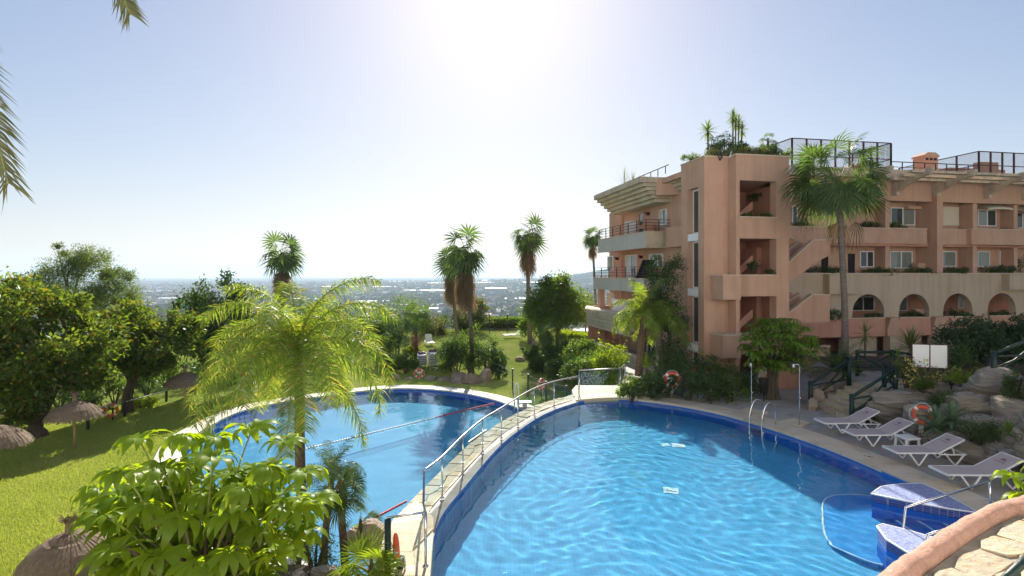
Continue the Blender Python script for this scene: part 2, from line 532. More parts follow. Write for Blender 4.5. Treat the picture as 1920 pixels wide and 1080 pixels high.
l_ficus = leafmat('ficus_leaves', (0.045, 0.08, 0.016), (0.11, 0.155, 0.026), (2.4, 2.2, 0.8), 0.46, cc=(0.16, 0.11, 0.025))
l_dark = leafmat('dark_leaves', (0.036, 0.066, 0.024), (0.08, 0.125, 0.036), (1.9, 2.0, 0.9), 0.34)
l_pine = leafmat('pine_needles', (0.075, 0.115, 0.035), (0.14, 0.175, 0.055), (2.0, 2.0, 1.0), 0.38, 0.6)
l_mid = leafmat('mid_green_leaves', (0.06, 0.105, 0.025), (0.12, 0.17, 0.038), (2.2, 2.2, 0.9), 0.42)
l_lime = leafmat('lime_leaves', (0.11, 0.175, 0.02), (0.19, 0.25, 0.03), (2.2, 2.0, 0.6), 0.45)
l_olive = leafmat('olive_leaves', (0.08, 0.10, 0.035), (0.13, 0.145, 0.05), (1.9, 1.8, 0.9), 0.4, 0.6)
l_grey = leafmat('blue_green_agave', (0.12, 0.18, 0.11), (0.17, 0.235, 0.13), (1.3, 1.4, 0.8), 0.2, 0.5)
l_cyp = leafmat('cypress_leaves', (0.03, 0.062, 0.026), (0.058, 0.10, 0.038), (1.6, 1.8, 0.9), 0.25, 0.6)
l_queen = leafmat('queen_palm_leaflets', (0.095, 0.165, 0.03), (0.185, 0.245, 0.05), (2.3, 2.05, 0.7), 0.5, 0.45, cc=(0.36, 0.30, 0.09))
l_fan = leafmat('fan_palm_leaves', (0.065, 0.105, 0.035), (0.11, 0.15, 0.05), (1.7, 1.85, 0.85), 0.4, 0.42)
l_dead = leafmat('dead_palm_leaves', (0.17, 0.115, 0.065), (0.25, 0.175, 0.10), (1.3, 1.2, 0.9), 0.3, 0.8)
l_schef = leafmat('umbrella_tree_leaflets', (0.10, 0.17, 0.014), (0.165, 0.24, 0.02), (2.6, 2.2, 0.45), 0.56, 0.5, spec=0.13)
l_schefd = leafmat('far_umbrella_tree_leaflets', (0.09, 0.165, 0.022), (0.17, 0.26, 0.035), (2.1, 2.0, 0.6), 0.45, 0.35)  # greens of the umbrella tree before the building
l_grass = leafmat('grass_blades', (0.18, 0.24, 0.045), (0.32, 0.35, 0.09), (1.7, 1.6, 0.7), 0.45, 0.6)
l_stalk = leafmat('leaf_stalks', (0.20, 0.23, 0.05), (0.26, 0.28, 0.07), (1.5, 1.5, 0.7), 0.25)
l_hang = leafmat('olive_frond_leaflets', (0.05, 0.062, 0.02), (0.085, 0.09, 0.03), (1.2, 1.1, 0.7), 0.22)  # dark olive leaflets of the overhanging palm
# ================================================================== LAND
LOWZ = -2.0
def lawn_z(x, y):
    z = LOWZ
    if y > 39:
        t = min(1.0, (y - 39) / 24.0)
        k = min(1.0, max(0.0, (x + 19) / 9.0))
        z += 1.05 * (t * t * (3 - 2 * t)) * k + 0.10 * k * noise.noise(Vector((x * .12, y * .12, 3)))
    if x < -20:
        z -= 0.02 * (-20 - x)
    if y > 66:
        z -= 0.35 * (y - 66)
    if x < -36:
        z -= 0.3 * (-36 - x)
    return z + 0.03 * noise.noise(Vector((x * .5, y * .5, 0)))

def land_z(x, y):
    r = math.hypot(x, y)
    L = lambda a, b, u, v: u + (v - u) * min(1, max(0, (r - a) / (b - a)))
    z = -4.2
    if r > 60: z = L(60, 150, -4.2, -22)
    if r > 150: z = L(150, 420, -22, -60)
    if r > 420: z = L(420, 1300, -60, -104)
    if r > 150:
        amp = min(1, (r - 150) / 600)
        z += amp * (9 * noise.noise(Vector((x * .0016, y * .0016, 1))) + 3 * noise.noise(Vector((x * .007, y * .007, 5))))
    if r > 2500:
        az = math.atan2(x, y)
        k = min(1, (r - 2500) / 2500) * (1 if r < 6500 else max(0, 1 - (r - 6500) / 2500))
        z += k * 250 * math.exp(-((az - 0.36) / 0.25) ** 2) * (0.85 + 0.3 * noise.noise(Vector((x * .0006, y * .0006, 9))))
        z += k * 24 * math.exp(-((az + 0.14) / 0.22) ** 2)
    return z

# lower pool outline (water edge) in plan
WRIM_PX = [(1085, 752), (1040, 767), (1000, 787), (940, 832), (870, 912), (830, 962), (812, 1010), (806, 1075)]
rim = cr([G(x, y, 0) for x, y in WRIM_PX], 6)            # upper pool's left water edge, far to near
stone_in = offs(rim, -0.34)                               # toward the lower pool
stone_out = offs(rim, -0.98)
def fixz(pts, z):
    return [Vector((p.x, p.y, z)) for p in pts]
if stone_in[0].x > rim[0].x:
    stone_in, stone_out = offs(rim, 0.34), offs(rim, 0.98)
wl = fixz(stone_out, 0)

far_arc = cr([G(x, y, LOWZ) for x, y in [(338, 868), (352, 830), (386, 804), (450, 772), (530, 754), (620, 741), (700, 731), (760, 728), (840, 733), (920, 748), (985, 771)]], 5)
near_arc = cr([Vector((-2.55, 12.6, LOWZ)), Vector((-3.6, 13.0, LOWZ)), Vector((-5.4, 14.6, LOWZ)), Vector((-8.2, 16.2, LOWZ)), Vector((-10.9, 18.9, LOWZ)), G(338, 868, LOWZ)], 5)
LP = fixz(far_arc, LOWZ) + [Vector((1.75, 29.3, LOWZ)), Vector((2.1, 27.6, LOWZ))] + fixz([p for p in wl if 13.0 < p.y < 26.4], LOWZ) + fixz(near_arc[:-1], LOWZ)
right_arc = cr([G(x, y, 0) for x, y in [(1098, 749), (1160, 746), (1260, 757), (1350, 774), (1430, 797), (1520, 827), (1600, 858), (1680, 893), (1760, 928), (1838, 962)]], 5)
near_up = cr([right_arc[-1], Vector((10.9, 11.6, 0)), Vector((9.9, 9.9, 0)), Vector((7.8, 8.4, 0)), Vector((4, 7.6, 0)), Vector((0.5, 8.0, 0)), rim[-1]], 4)
UP = fixz(rim, 0)[::-1] + fixz(right_arc, 0) + fixz(near_up[1:-1], 0)

def grid_sheet(x0, x1, y0, y1, st, zf, skip):
    mb = MB()
    nx, ny = int((x1 - x0) / st), int((y1 - y0) / st)
    ids = {}
    def vid(i, j):
        if (i, j) not in ids:
            x, y = x0 + i * st, y0 + j * st
            ids[(i, j)] = len(mb.v)
            mb.v.append((x, y, zf(x, y)))
        return ids[(i, j)]
    for j in range(ny):
        for i in range(nx):
            if skip(x0 + (i + .5) * st, y0 + (j + .5) * st):
                continue
            mb.f.append((vid(i, j), vid(i + 1, j), vid(i + 1, j + 1), vid(i, j + 1)))
            mb.m.append(0)
    return mb

# far land: one polar sheet reaching the horizon
def land():
    mb = MB()
    rs = [0, 20, 40, 60, 75, 90, 110, 135, 165, 200, 245, 300, 365, 440, 530, 640, 770, 920, 1100, 1320, 1580, 1900, 2300, 2700, 3200, 3700, 4300, 5000, 5700, 6500, 7400, 8500, 9800, 11500, 14000, 18000]
    na = 240
    for r in rs:
        for k in range(na):
            a = 2 * math.pi * k / na
            x, y = r * math.sin(a), r * math.cos(a)
            mb.v.append((x, y, land_z(x, y)))
    for i in range(len(rs) - 1):
        for k in range(na):
            k2 = (k + 1) % na
            mb.f.append((i * na + k2, i * na + k, (i + 1) * na + k, (i + 1) * na + k2)); mb.m.append(0)
    m, t, o = newmat('valley_fields')
    tc = N_(t, 'ShaderNodeTexCoord')
    vo = N_(t, 'ShaderNodeTexVoronoi', inp={'Scale': 0.006, 'Randomness': 1.0})
    mp = N_(t, 'ShaderNodeMapping'); mp.inputs['Scale'].default_value = (1, 0.55, 1)
    t.links.new(tc.outputs['Object'], mp.inputs[0]); t.links.new(mp.outputs[0], vo.inputs['Vector'])
    sp = N_(t, 'ShaderNodeSeparateColor'); t.links.new(vo.outputs['Color'], sp.inputs[0])
    f = ramp(t, sp.outputs[0], [(0.0, (0.04, 0.058, 0.024)), (0.35, (0.06, 0.08, 0.034)), (0.6, (0.10, 0.11, 0.055)), (0.82, (0.22, 0.19, 0.12)), (1.0, (0.04, 0.052, 0.025))])
    nz = N_(t, 'ShaderNodeTexNoise', inp={'Scale': 0.03, 'Detail': 8.0, 'Roughness': 0.7}); t.links.new(tc.outputs['Object'], nz.inputs['Vector'])
    g = ramp(t, nz.outputs[0], [(0.3, (0.5, 0.52, 0.5)), (0.7, (1.3, 1.25, 1.2))])
    mx = N_(t, 'ShaderNodeMix', data_type='RGBA', blend_type='MULTIPLY', inp={0: 1.0})
    t.links.new(f, mx.inputs[6]); t.links.new(g, mx.inputs[7])
    b = N_(t, 'ShaderNodeBsdfDiffuse', inp={'Roughness': 0.8})
    t.links.new(mx.outputs[2], b.inputs['Color']); t.links.new(b.outputs[0], o.inputs[0])
    struct('valley_land', mb, m, True)
land()

LPx = offs(LP, 0.45, True) if area(offs(LP, 0.45, True)) ** 2 > area(LP) ** 2 else offs(LP, -0.45, True)
UTERR = [(-1.9, 8.0), (-3.2, 9.6)] + [(p.x, p.y) for p in wl[::-1] if p.y > 10.2] + [(3.2, 26.4), (5.3, 26.6), (6.0, 30.5), (6.6, 36), (6.6, 48), (42, 56), (42, 4), (-1.9, 4)]
lw = grid_sheet(-48, 16, 4, 78, 0.5, lawn_z, lambda x, y: inside(x, y, LPx) or (x > 9 and y < 33 and y > 6))
struct('lawn', lw, m_lawn, True)

# pool basins
def basin(name, poly, ztop, zfl, m_w, m_f):
    mb = MB()
    P2 = poly + [poly[0]]
    mb.strip([(p.x, p.y, ztop) for p in P2], [(p.x, p.y, zfl) for p in P2], 0)
    o = struct(name, mb, m_w)
    bm = bmesh.new()
    vs = [bm.verts.new((p.x, p.y, zfl)) for p in poly]
    bm.faces.new(vs)
    bmesh.ops.triangulate(bm, faces=bm.faces[:])
    bmesh.ops.recalc_face_normals(bm, faces=bm.faces[:])
    me = bpy.data.meshes.new('pool_floor')
    bm.to_mesh(me); bm.free()
    if me.polygons[0].normal.z < 0:
        me.flip_normals()
    me.materials.append(m_f)
    f = place('pool_floor', me, o)
    f.cycles.is_caustics_receiver = True
    o.cycles.is_caustics_receiver = True
    return o
ub = basin('upper_pool_basin', UP, -0.03, -1.45, mm_wall, mm_floor)
lb = basin('lower_pool_basin', LP, LOWZ - 0.02, LOWZ - 1.5, mm_wall, mm_floor2)

def water(name, poly, z, st, seed, slope, Lr, mat, grow, nw=16):
    xs = [p.x for p in poly]; ys = [p.y for p in poly]
    ex = offs(poly, grow, True)
    if abs(area(ex)) < abs(area(poly)): ex = offs(poly, -grow, True)
    x0, x1, y0, y1 = min(xs) - .3, max(xs) + .3, min(ys) - .3, max(ys) + .3
    nx, ny = int((x1 - x0) / st) + 1, int((y1 - y0) / st) + 1
    X, Y = np.meshgrid(x0 + np.arange(nx + 1) * st, y0 + np.arange(ny + 1) * st)
    rn = random.Random(seed)
    # slow drift of the ripples' phase so that crests are not straight
    wx = X + 0.35 * np.sin(Y * 0.9 + 1) + 0.2 * np.sin(X * 0.7 + Y * 1.7)
    wy = Y + 0.35 * np.sin(X * 0.8 + 2) + 0.2 * np.sin(Y * 0.6 - X * 1.5)
    Z = np.zeros_like(X)
    for _ in range(nw):
        L = Lr[0] * (Lr[1] / Lr[0]) ** rn.random()
        a = rn.uniform(0, math.pi * 2)
        Z += slope * L / (2 * math.pi) * np.sin((wx * math.cos(a) + wy * math.sin(a)) * 2 * math.pi / L + rn.uniform(0, 6.28))
    Zf = z + Z
    cxs, cys = X[:-1, :-1] + st / 2, Y[:-1, :-1] + st / 2
    ins = np.zeros(cxs.shape, bool)
    j = len(ex) - 1
    for i in range(len(ex)):
        a, b = ex[i], ex[j]
        if a.y != b.y:
            c = ((a.y > cys) != (b.y > cys)) & (cxs < (b.x - a.x) * (cys - a.y) / (b.y - a.y) + a.x)
            ins ^= c
        j = i
    jj, ii = np.nonzero(ins)
    w1 = nx + 1
    q = np.stack([jj * w1 + ii, jj * w1 + ii + 1, (jj + 1) * w1 + ii + 1, (jj + 1) * w1 + ii], 1)
    used, inv = np.unique(q.reshape(-1), return_inverse=True)
    V = np.stack([X.reshape(-1), Y.reshape(-1), Zf.reshape(-1)], 1)[used]
    me = bpy.data.meshes.new(name)
    n = len(q)
    me.vertices.add(len(V)); me.loops.add(4 * n); me.polygons.add(n)
    me.vertices.foreach_set('co', V.astype(np.float32).reshape(-1))
    me.loops.foreach_set('vertex_index', inv.astype(np.int32).reshape(-1))
    me.polygons.foreach_set('loop_start', np.arange(0, 4 * n, 4, dtype=np.int32))
    me.update(calc_edges=True)
    me.polygons.foreach_set('use_smooth', [True] * n)
    me.materials.append(mat)
    o = tag(place(name, me), kind='structure')
    o.cycles.is_caustics_caster = True
    return o
water('upper_pool_water', UP, -0.11, 0.05, 4, 0.0052, (0.26, 0.8), m_water, 0.12, 26)
water('lower_pool_water', LP, LOWZ - 0.12, 0.12, 9, 0.004, (0.7, 4.0), m_water2, 0.12, 14)

# lower pool coping: slabs all the way round except along the wall
def ring_slabs(parent, inner, w, step, z, th, mat, gap=0.006, flip=False):
    pts = even(inner, step)
    out = offs(pts, -w if not flip else w)
    rn = random.Random(5)
    for i in range(len(pts) - 1):
        a, b, c, d = pts[i], pts[i + 1], out[i + 1], out[i]
        t = (b - a).normalized() * gap
        mb = MB().prism([a + t, b - t, c - t, d + t], z - th, z + rn.uniform(-.003, .003))
        mb.build('paving_slab', mat, parent)
oring = tag(MB().strip([(p.x, p.y, LOWZ - .035) for p in far_arc], [(p.x, p.y, LOWZ - .035) for p in offs(far_arc, 1.15)]).build('lower_pool_surround', m_mortar), kind='structure')
test_out = offs(far_arc, 1.0)
FL = not inside(test_out[20].x, test_out[20].y, LP)
if not FL:
    bpy.data.objects.remove(oring)
    oring = tag(MB().strip([(p.x, p.y, LOWZ - .035) for p in far_arc], [(p.x, p.y, LOWZ - .035) for p in offs(far_arc, -1.15)]).build('lower_pool_surround', m_mortar), kind='structure')
m_whites = M('pale_coping', (0.66, 0.60, 0.51), (0.58, 0.52, 0.43), 0.75, 2.2, 0.12, 40, rnd=0.06, col3=(0.48, 0.41, 0.32), s3=1.3)
ring_slabs(oring, far_arc, 0.98, 0.85, LOWZ + 0.03, 0.09, m_whites, flip=FL)
nring = tag(MB().strip([(p.x, p.y, LOWZ - .035) for p in near_arc], [(p.x, p.y, LOWZ - .035) for p in offs(near_arc, 2.3 if FL else -2.3)]).build('lower_pool_near_surround', m_mortar), kind='structure')
ring_slabs(nring, near_arc, 2.2, 0.85, LOWZ + 0.03, 0.09, m_whites, flip=FL)

# upper terrace: deck sheet with the pool cut out, and its sides
def holed(outer, hole, z):
    bm = bmesh.new()
    es = []
    for lp in (outer, hole):
        vs = [bm.verts.new((p[0], p[1], z)) for p in lp]
        es += [bm.edges.new((vs[i], vs[(i + 1) % len(vs)])) for i in range(len(vs))]
    bmesh.ops.triangle_fill(bm, edges=es, use_beauty=True)
    # keep faces outside the hole
    kill = [f for f in bm.faces if inside(f.calc_center_median().x, f.calc_center_median().y, hole) or not inside(f.calc_center_median().x, f.calc_center_median().y, outer)]
    bmesh.ops.delete(bm, geom=kill, context='FACES')
    for f in bm.faces:
        if f.normal.z < 0: f.normal_flip()
    mb = MB()
    bm.verts.index_update()
    mb.v = [tuple(v.co) for v in bm.verts]
    mb.f = [tuple(v.index for v in f.verts) for f in bm.faces]
    mb.m = [0] * len(mb.f)
    bm.free()
    return mb
UPx = [(p.x, p.y) for p in UP]
ut = holed([(p[0], p[1]) for p in UTERR], UPx, -0.034)
side = UTERR + [UTERR[0]]
ut.strip([(p[0], p[1], -0.034) for p in side], [(p[0], p[1], -4.2) for p in side])
deck = struct('pool_deck', ut, m_deck)
test = offs(right_arc, 0.9)
FR = not inside(test[15].x, test[15].y, UP)
ring_slabs(deck, right_arc, 0.95, 0.62, 0.02, 0.1, m_coping, 0.004, flip=FR)
# bullnose under the coping at the water line
# top of the dividing wall: broken stone, then the pale mosaic rim
wall = thing('pool_wall', 'stone topped dividing wall curving between the two pools', 'wall', (0, 18, 0))
body = MB()
so2, si2 = stone_out, stone_in
body.strip([(p.x, p.y, -0.05) for p in so2], [(p.x, p.y, -0.05) for p in si2])
body.strip([(p.x, p.y, -0.05) for p in so2], [(p.x, p.y, -3.6) for p in so2])
body.build('wall_core', m_mortar, wall)
rimb = MB()
rimb.strip([(p.x, p.y, -0.03) for p in si2], [(p.x, p.y, -0.075) for p in rim])
rimb.strip([(p.x, p.y, -0.075) for p in rim], [(p.x, p.y, -1.44) for p in rim])
rimb.build('mosaic_rim', mm_rim, wall)
rn = random.Random(11)
so3, si3 = even(so2, 0.42), None
n_ = len(so3)
A_ = even(so2, 0.05); B_ = even(si2, 0.05)
def wpt(s, t):
    s = min(max(s, 0), 1)
    a = A_[min(int(s * (len(A_) - 1)), len(A_) - 1)]; b = B_[min(int(s * (len(B_) - 1)), len(B_) - 1)]
    return a.lerp(b, t)
cols = 46
cuts = [[(i + rn.uniform(-.28, .28)) / cols for i in range(cols + 1)] for _ in range(3)]
mids = [0.5 + rn.uniform(-.17, .17) for _ in range(cols + 1)]
for lane in range(2):
    for i in range(cols):
        s0, s1 = cuts[lane][i], cuts[lane][i + 1]
        if i == 0: s0 = 0
        if i == cols - 1: s1 = 1
        t00, t01 = (0.0, mids[i]) if lane == 0 else (mids[i], 1.0)
        t10, t11 = (0.0, mids[i + 1]) if lane == 0 else (mids[i + 1], 1.0)
        sm = (cuts[1][i] + cuts[1][i + 1]) / 2
        poly = [wpt(s0, t00), wpt(sm, t00 if t00 == 0 else (t00 + t10) / 2), wpt(s1, t10), wpt(s1, t11), wpt(sm, t11 if t11 == 1 else (t01 + t11) / 2), wpt(s0, t01)]
        c = sum(poly, Vector()) / 6
        poly = [c + (p - c) * 0.94 for p in poly]
        zz = rn.uniform(-.012, .018)
        MB().prism(poly, -0.06, zz).build('stone', m_crazy, wall)

# sandstone landing at the near end and the platform at the far end
land_top = thing('sandstone_landing', 'beige sandstone landing at the near end of the pool wall', 'paving', tuple(G(780, 1030)))
LD = [G(724, 985), G(776, 944), G(800, 953), G(816, 975), G(812, 1012), G(807, 1078), Vector((-1.5, 9.2, 0)), Vector((-2.4, 9.2, 0))]
MB().prism(LD, -4, -0.012).build('landing_base', m_mortar, land_top)
rows = [(940, 972), (972, 1001), (1001, 1036), (1036, 1080), (1080, 1135)]
for y0, y1 in rows:
    for u0, u1 in ((0, .5), (.5, 1)):
        def edge(y, u):
            xl = np.interp(y, [940, 985, 1080, 1135], [778, 722, 756, 775]); xr = np.interp(y, [940, 953, 975, 1012, 1080, 1135], [782, 803, 815, 811, 806, 806])
            return G(xl + (xr - xl) * u, y)
        q = [edge(y0, u0), edge(y0, u1), edge(y1, u1), edge(y1, u0)]
        c = sum(q, Vector()) / 4
        MB().prism([c + (p - c) * 0.985 for p in q], -0.03, 0.015).build('paving_slab', m_landing, land_top)
plat = thing('end_platform', 'beige stone platform behind glass at the far end of the pool wall', 'platform', tuple(G(1125, 742)))
q = [G(1080, 751), G(1097, 749.5), G(1125, 747), G(1160, 746), G(1178, 741), G(1172, 730), G(1084, 730), G(1076, 740)]
MB().prism([(p.x, p.y) for p in q], -0.4, 0.026).build('stone_top', m_landing, plat)
MB().prism([(p.x, p.y + 0.9) for p in q], -2.1, 0.012).build('stone_base', m_coping, plat)

# ------------------------------------------------------------------ pool fittings
# entry steps between two mosaic topped wings
def wing(px, z, name, label):
    r = thing(name, label, 'pool wing', tuple(G(px[0][0], px[0][1], 0)))
    pl = [G(x, y, z) for x, y in px]
    MB().prism(pl, z - 0.012, z).build('mosaic_top', mm_step, r)
    c = sum(pl, Vector()) / len(pl)
    MB().prism([c + (p - c) * 1.0 for p in pl], z - 0.26, z - 0.013).build('navy_band', mm_navy, r)
    MB().prism([c + (p - c) * 0.997 for p in pl], -1.45, z - 0.262).build('blue_side', mm_wall, r)
    e = MB()
    e.tube([p + Vector((0, 0, -0.012)) for p in pl + [pl[0]]], 0.022, 6)
    e.build('white_edging', m_white, r, True)
    for c_ in r.children: c_.cycles.is_caustics_receiver = True
    return r
wing([(1634, 925), (1652, 912), (1690, 907), (1728, 906), (1765, 922), (1836, 961), (1780, 953), (1700, 939)], 0.07, 'pool_step_wing', 'blue mosaic wing beyond the pool entry steps, meeting the beige coping')
wing([(1645, 986), (1655, 982), (1700, 993), (1765, 1012), (1800, 1030), (1780, 1060), (1740, 1052), (1700, 1034), (1662, 1010)], 0.07, 'pool_step_wing', 'blue mosaic wing in front of the pool entry steps, beside the peach parapet')
st = thing('pool_steps', 'submerged blue pool entry steps with pale nosings between two mosaic wings', 'steps', tuple(G(1720, 985)))
for i in range(6):
    x0 = 9.2 + i * 0.42
    d0, d1 = 12.55 + i * .03, 13.45 - i * 0.1
    MB().box(x0, x0 + 0.42, d0, d1, -1.45, -0.95 + i * 0.14).build('step', mm_wall, st)
    MB().box(x0 - 0.004, x0 + 0.06, d0 + .005, d1 - .005, -0.95 + i * 0.14 + .002, -0.94 + i * 0.14).build('nosing', m_white, st)
for c in st.children: c.cycles.is_caustics_receiver = True
bn = thing('underwater_bench', 'rounded blue underwater seat with white edge in the near corner of the upper pool', 'pool bench', tuple(G(1590, 1010, -1.2)))
bp_ = cr([G(x, y, -0.9) for x, y in [(1545, 968), (1560, 957), (1600, 955), (1660, 962), (1690, 985), (1700, 1040), (1690, 1085), (1640, 1085), (1580, 1060), (1552, 1040), (1543, 1000)]], 4, True)
MB().prism(bp_, -1.445, -1.25).build('bench_top', mm_bench, bn)
MB().tube([Vector((p.x, p.y, -1.25)) for p in bp_ + [bp_[0]]], 0.03, 6).build('white_edge', m_white, bn, True)
for c in bn.children: c.cycles.is_caustics_receiver = True
ln = thing('lane_outline', 'white tile outline on the far floor of the upper pool', 'floor line', tuple(G(1410, 830, -1.44)))
lp_ = [G(1330, 806, -1.0), G(1355, 797, -1.0), G(1490, 850, -1.0), G(1500, 838, -1.0)]
lp_ = [Vector((p.x, p.y, -1.44)) for p in lp_]
MB().bar(lp_[0], lp_[1], .05, .01).bar(lp_[0], lp_[2], .05, .01).bar(lp_[2], lp_[3], .05, .01).build('white_line', m_white, ln).cycles.is_caustics_receiver = True
for px, py, s, lab in [(1258, 953, .42, 'pale drain plate with dark emblem on the pool floor, nearest of the plates'), (1272, 866, .42, 'larger of two white drain plates side by side on the pool floor'), (1247, 865, .3, 'smaller of two white drain plates side by side on the pool floor'), (1263, 842, .24, 'small cream drain plate farthest off on the pool floor')]:
    p = G(px, py, -1.1); p.z = -1.44
    d = thing('drain_plate', lab, 'drain plate', tuple(p), random.Random(px).uniform(-.3, .3), 'drain plates on the pool floor')
    MB().box(-s / 2, s / 2, -s / 2, s / 2, 0, .012).build('plate', m_white, d, False, False).cycles.is_caustics_receiver = True
    if px == 1258:
        g = MB()
        g.tube([(0.11 * math.cos(a), 0.06 + 0.07 * math.sin(a), .014) for a in np.linspace(0.3, 5, 9)], .012, 4)
        g.bar((-.14, -.09, .014), (.05, -.03, .014), .03, .008).bar((.02, -.1, .014), (.15, -.06, .014), .03, .008)
        g.build('emblem', m_black, d, False, False)
for p0, p1, lab in [((1855, 903), (1698, 952), 'steel handrail slanting into the pool over the far step wing'), ((1800, 985), (1739, 1003), 'short steel handrail slanting into the pool beside the parapet')]:
    a, b = G(*p0, 0.05), G(*p1, 0.05)
    if p0[0] == 1855:
        A0, B0 = P(1855, 903, 12.6), P(1698, 952, 12.0)
    else:
        A0, B0 = P(1815, 979, 11.4), P(1739, 1003, 11.0)
    r = thing('handrail', lab, 'handrail', (A0.x, A0.y, 0), 0, 'steel handrails at the pool steps')
    Bd = Vector((B0.x - .1, B0.y, -0.9))
    MB().tube([A0, B0, Bd + Vector((0, 0, .5)), Bd], 0.028, 8).build('rail', m_steel, r, True)
    MB().tube([A0 + Vector((0, 0, .01)), Vector((A0.x + .05, A0.y, 0.02))], 0.024, 8).build('post', m_steel, r, True)

# glass balustrade on the wall
gb = thing('glass_balustrade', 'glass balustrade with curved steel handrail on the stone pool wall', 'balustrade', tuple(G(905, 848)))
PB = [(1085, 749), (1039, 761), (1002, 777), (971, 798), (940, 822), (905, 848), (868, 886), (829, 934), (795, 966)]
pb = [G(x, y) for x, y in PB]
TOPZ = 1.02
for i, p in enumerate(pb):
    MB().tube([p, p + Vector((0, 0, TOPZ - (.02 if i else -.04)))], 0.021, 8).build('post', m_steel, gb, True)
    MB().tube([p + Vector((0, 0, .004)), p + Vector((0, 0, .03))], 0.055, 10).build('base_plate', m_steel, gb, True)
    MB().box(p.x - .035, p.x + .035, p.y - .035, p.y + .035, .25, .29).build('clamp', m_steel, gb)
curve = cr([p + Vector((0, 0, TOPZ)) for p in pb], 5)
MB().tube(curve, 0.027, 10).build('handrail', m_steel, gb, True)
for i in range(len(pb) - 1):
    a, b = pb[i], pb[i + 1]
    t = (b - a).normalized()
    n = Vector((-t.y, t.x, 0)) * .005
    A, B = a + t * .05, b - t * .05
    v = [A - n + Vector((0, 0, .1)), B - n + Vector((0, 0, .1)), B - n + Vector((0, 0, .93)), A - n + Vector((0, 0, .93))]
    MB().extrude(v, n * 2).build('glass_pane', m_glass, gb)
gb2 = thing('glass_screen', 'straight glass screen with steel rail on the beige end platform', 'balustrade', tuple(G(1125, 748)))
e0, e1, e2 = G(1086, 746), G(1163, 741), G(1172, 734)
for p in (e0 + Vector((.02, .06, 0)), e1, e2):
    MB().tube([p, p + Vector((0, 0, 1.2))], 0.024, 8).build('post', m_steel, gb2, True)
    MB().tube([p + Vector((0, 0, .026)), p + Vector((0, 0, .05))], 0.055, 10).build('base_plate', m_steel, gb2, True)
MB().tube([e0 + Vector((.02, .06, 1.22)), e1 + Vector((0, 0, 1.22)), e2 + Vector((0, 0, 1.26))], 0.028, 8).build('handrail', m_steel, gb2, True)
for a, b in ((e0, e1), (e1, e2)):
    t = (b - a).normalized(); n = Vector((-t.y, t.x, 0)) * .005
    A, B = a + t * .08, b - t * .06
    MB().extrude([A + Vector((0, 0, .1)), B + Vector((0, 0, .1)), B + Vector((0, 0, 1.14)), A + Vector((0, 0, 1.14))], n * 2).build('glass_pane', m_glass, gb2)
gb3 = thing('glass_gate', 'glass gate with steel frame across the near sandstone landing', 'gate', tuple(G(797, 1063)))
a = G(798, 1063); b = G(725, 973, 1.0)
H = Vector((0, 0, 1.03))
MB().tube([a, a + H], 0.028, 8).build('post', m_steel, gb3, True)
MB().tube([a + Vector((0, 0, .005)), a + Vector((0, 0, .03))], 0.06, 10).build('base_plate', m_steel, gb3, True)
MB().tube([a + H, Vector((b.x, b.y, 1.02))], 0.024, 8).build('handrail', m_steel, gb3, True)
MB().tube([pb[-1] + Vector((0, 0, .9)), pb[-1] + Vector((0.0, -.1, .3)), a + H], 0.024, 8).build('link_rail', m_steel, gb3, True)
t = (Vector((b.x, b.y, 0)) - a).normalized(); n = Vector((-t.y, t.x, 0)) * .005
A = a + t * .06; B = a + t * .75
MB().extrude([A + Vector((0, 0, .08)), B + Vector((0, 0, .08)), B + Vector((0, 0, .9)), A + Vector((0, 0, .9))], n * 2).build('glass_pane', m_glass, gb3)

# sign panel leaning behind the wall in the lower pool, lane ropes
sp_ = thing('white_panel', 'white framed panel leaning behind the stone wall in the lower pool', 'panel', (-1.6, 19.2, -0.6))
MB().bar(P(879, 829, 19.0) + Vector((0, 0, -.25)), P(912, 806, 20.2) + Vector((0, 0, -.25)), .03, .55).build('board', m_wplas, sp_)
def floats(name, label, a, b, n, redfrac, r=.042):
    o = thing(name, label, 'lane rope', tuple(a), 0, 'floating lane ropes in the lower pool')
    a, b = Vector(a), Vector(b)
    MB().tube([a, b], 0.012, 5).build('cord', m_rope, o, True)
    w, rd = MB(), MB()
    for i in range(n):
        p, q = a.lerp(b, (i + .06) / n), a.lerp(b, (i + .94) / n)
        (rd if i / n < redfrac else w).tube([p, p.lerp(q, .15), p.lerp(q, .85), q], [r * .55, r, r, r * .55], 7)
    if w.v: tag(w.build('white_floats', m_wfl, o, True), kind='stuff')
    if rd.v: tag(rd.build('red_floats', m_rfl, o, True), kind='stuff')
WZ = LOWZ - 0.1
floats('lane_rope', 'long lane rope crossing the lower pool, red at its far end and white nearer', G(927, 756, WZ), G(560, 845, WZ), 90, .36)
floats('lane_rope', 'short red lane rope running to the wall in the near corner of the lower pool', G(762, 940, WZ), G(655, 996, WZ), 26, 1.0)

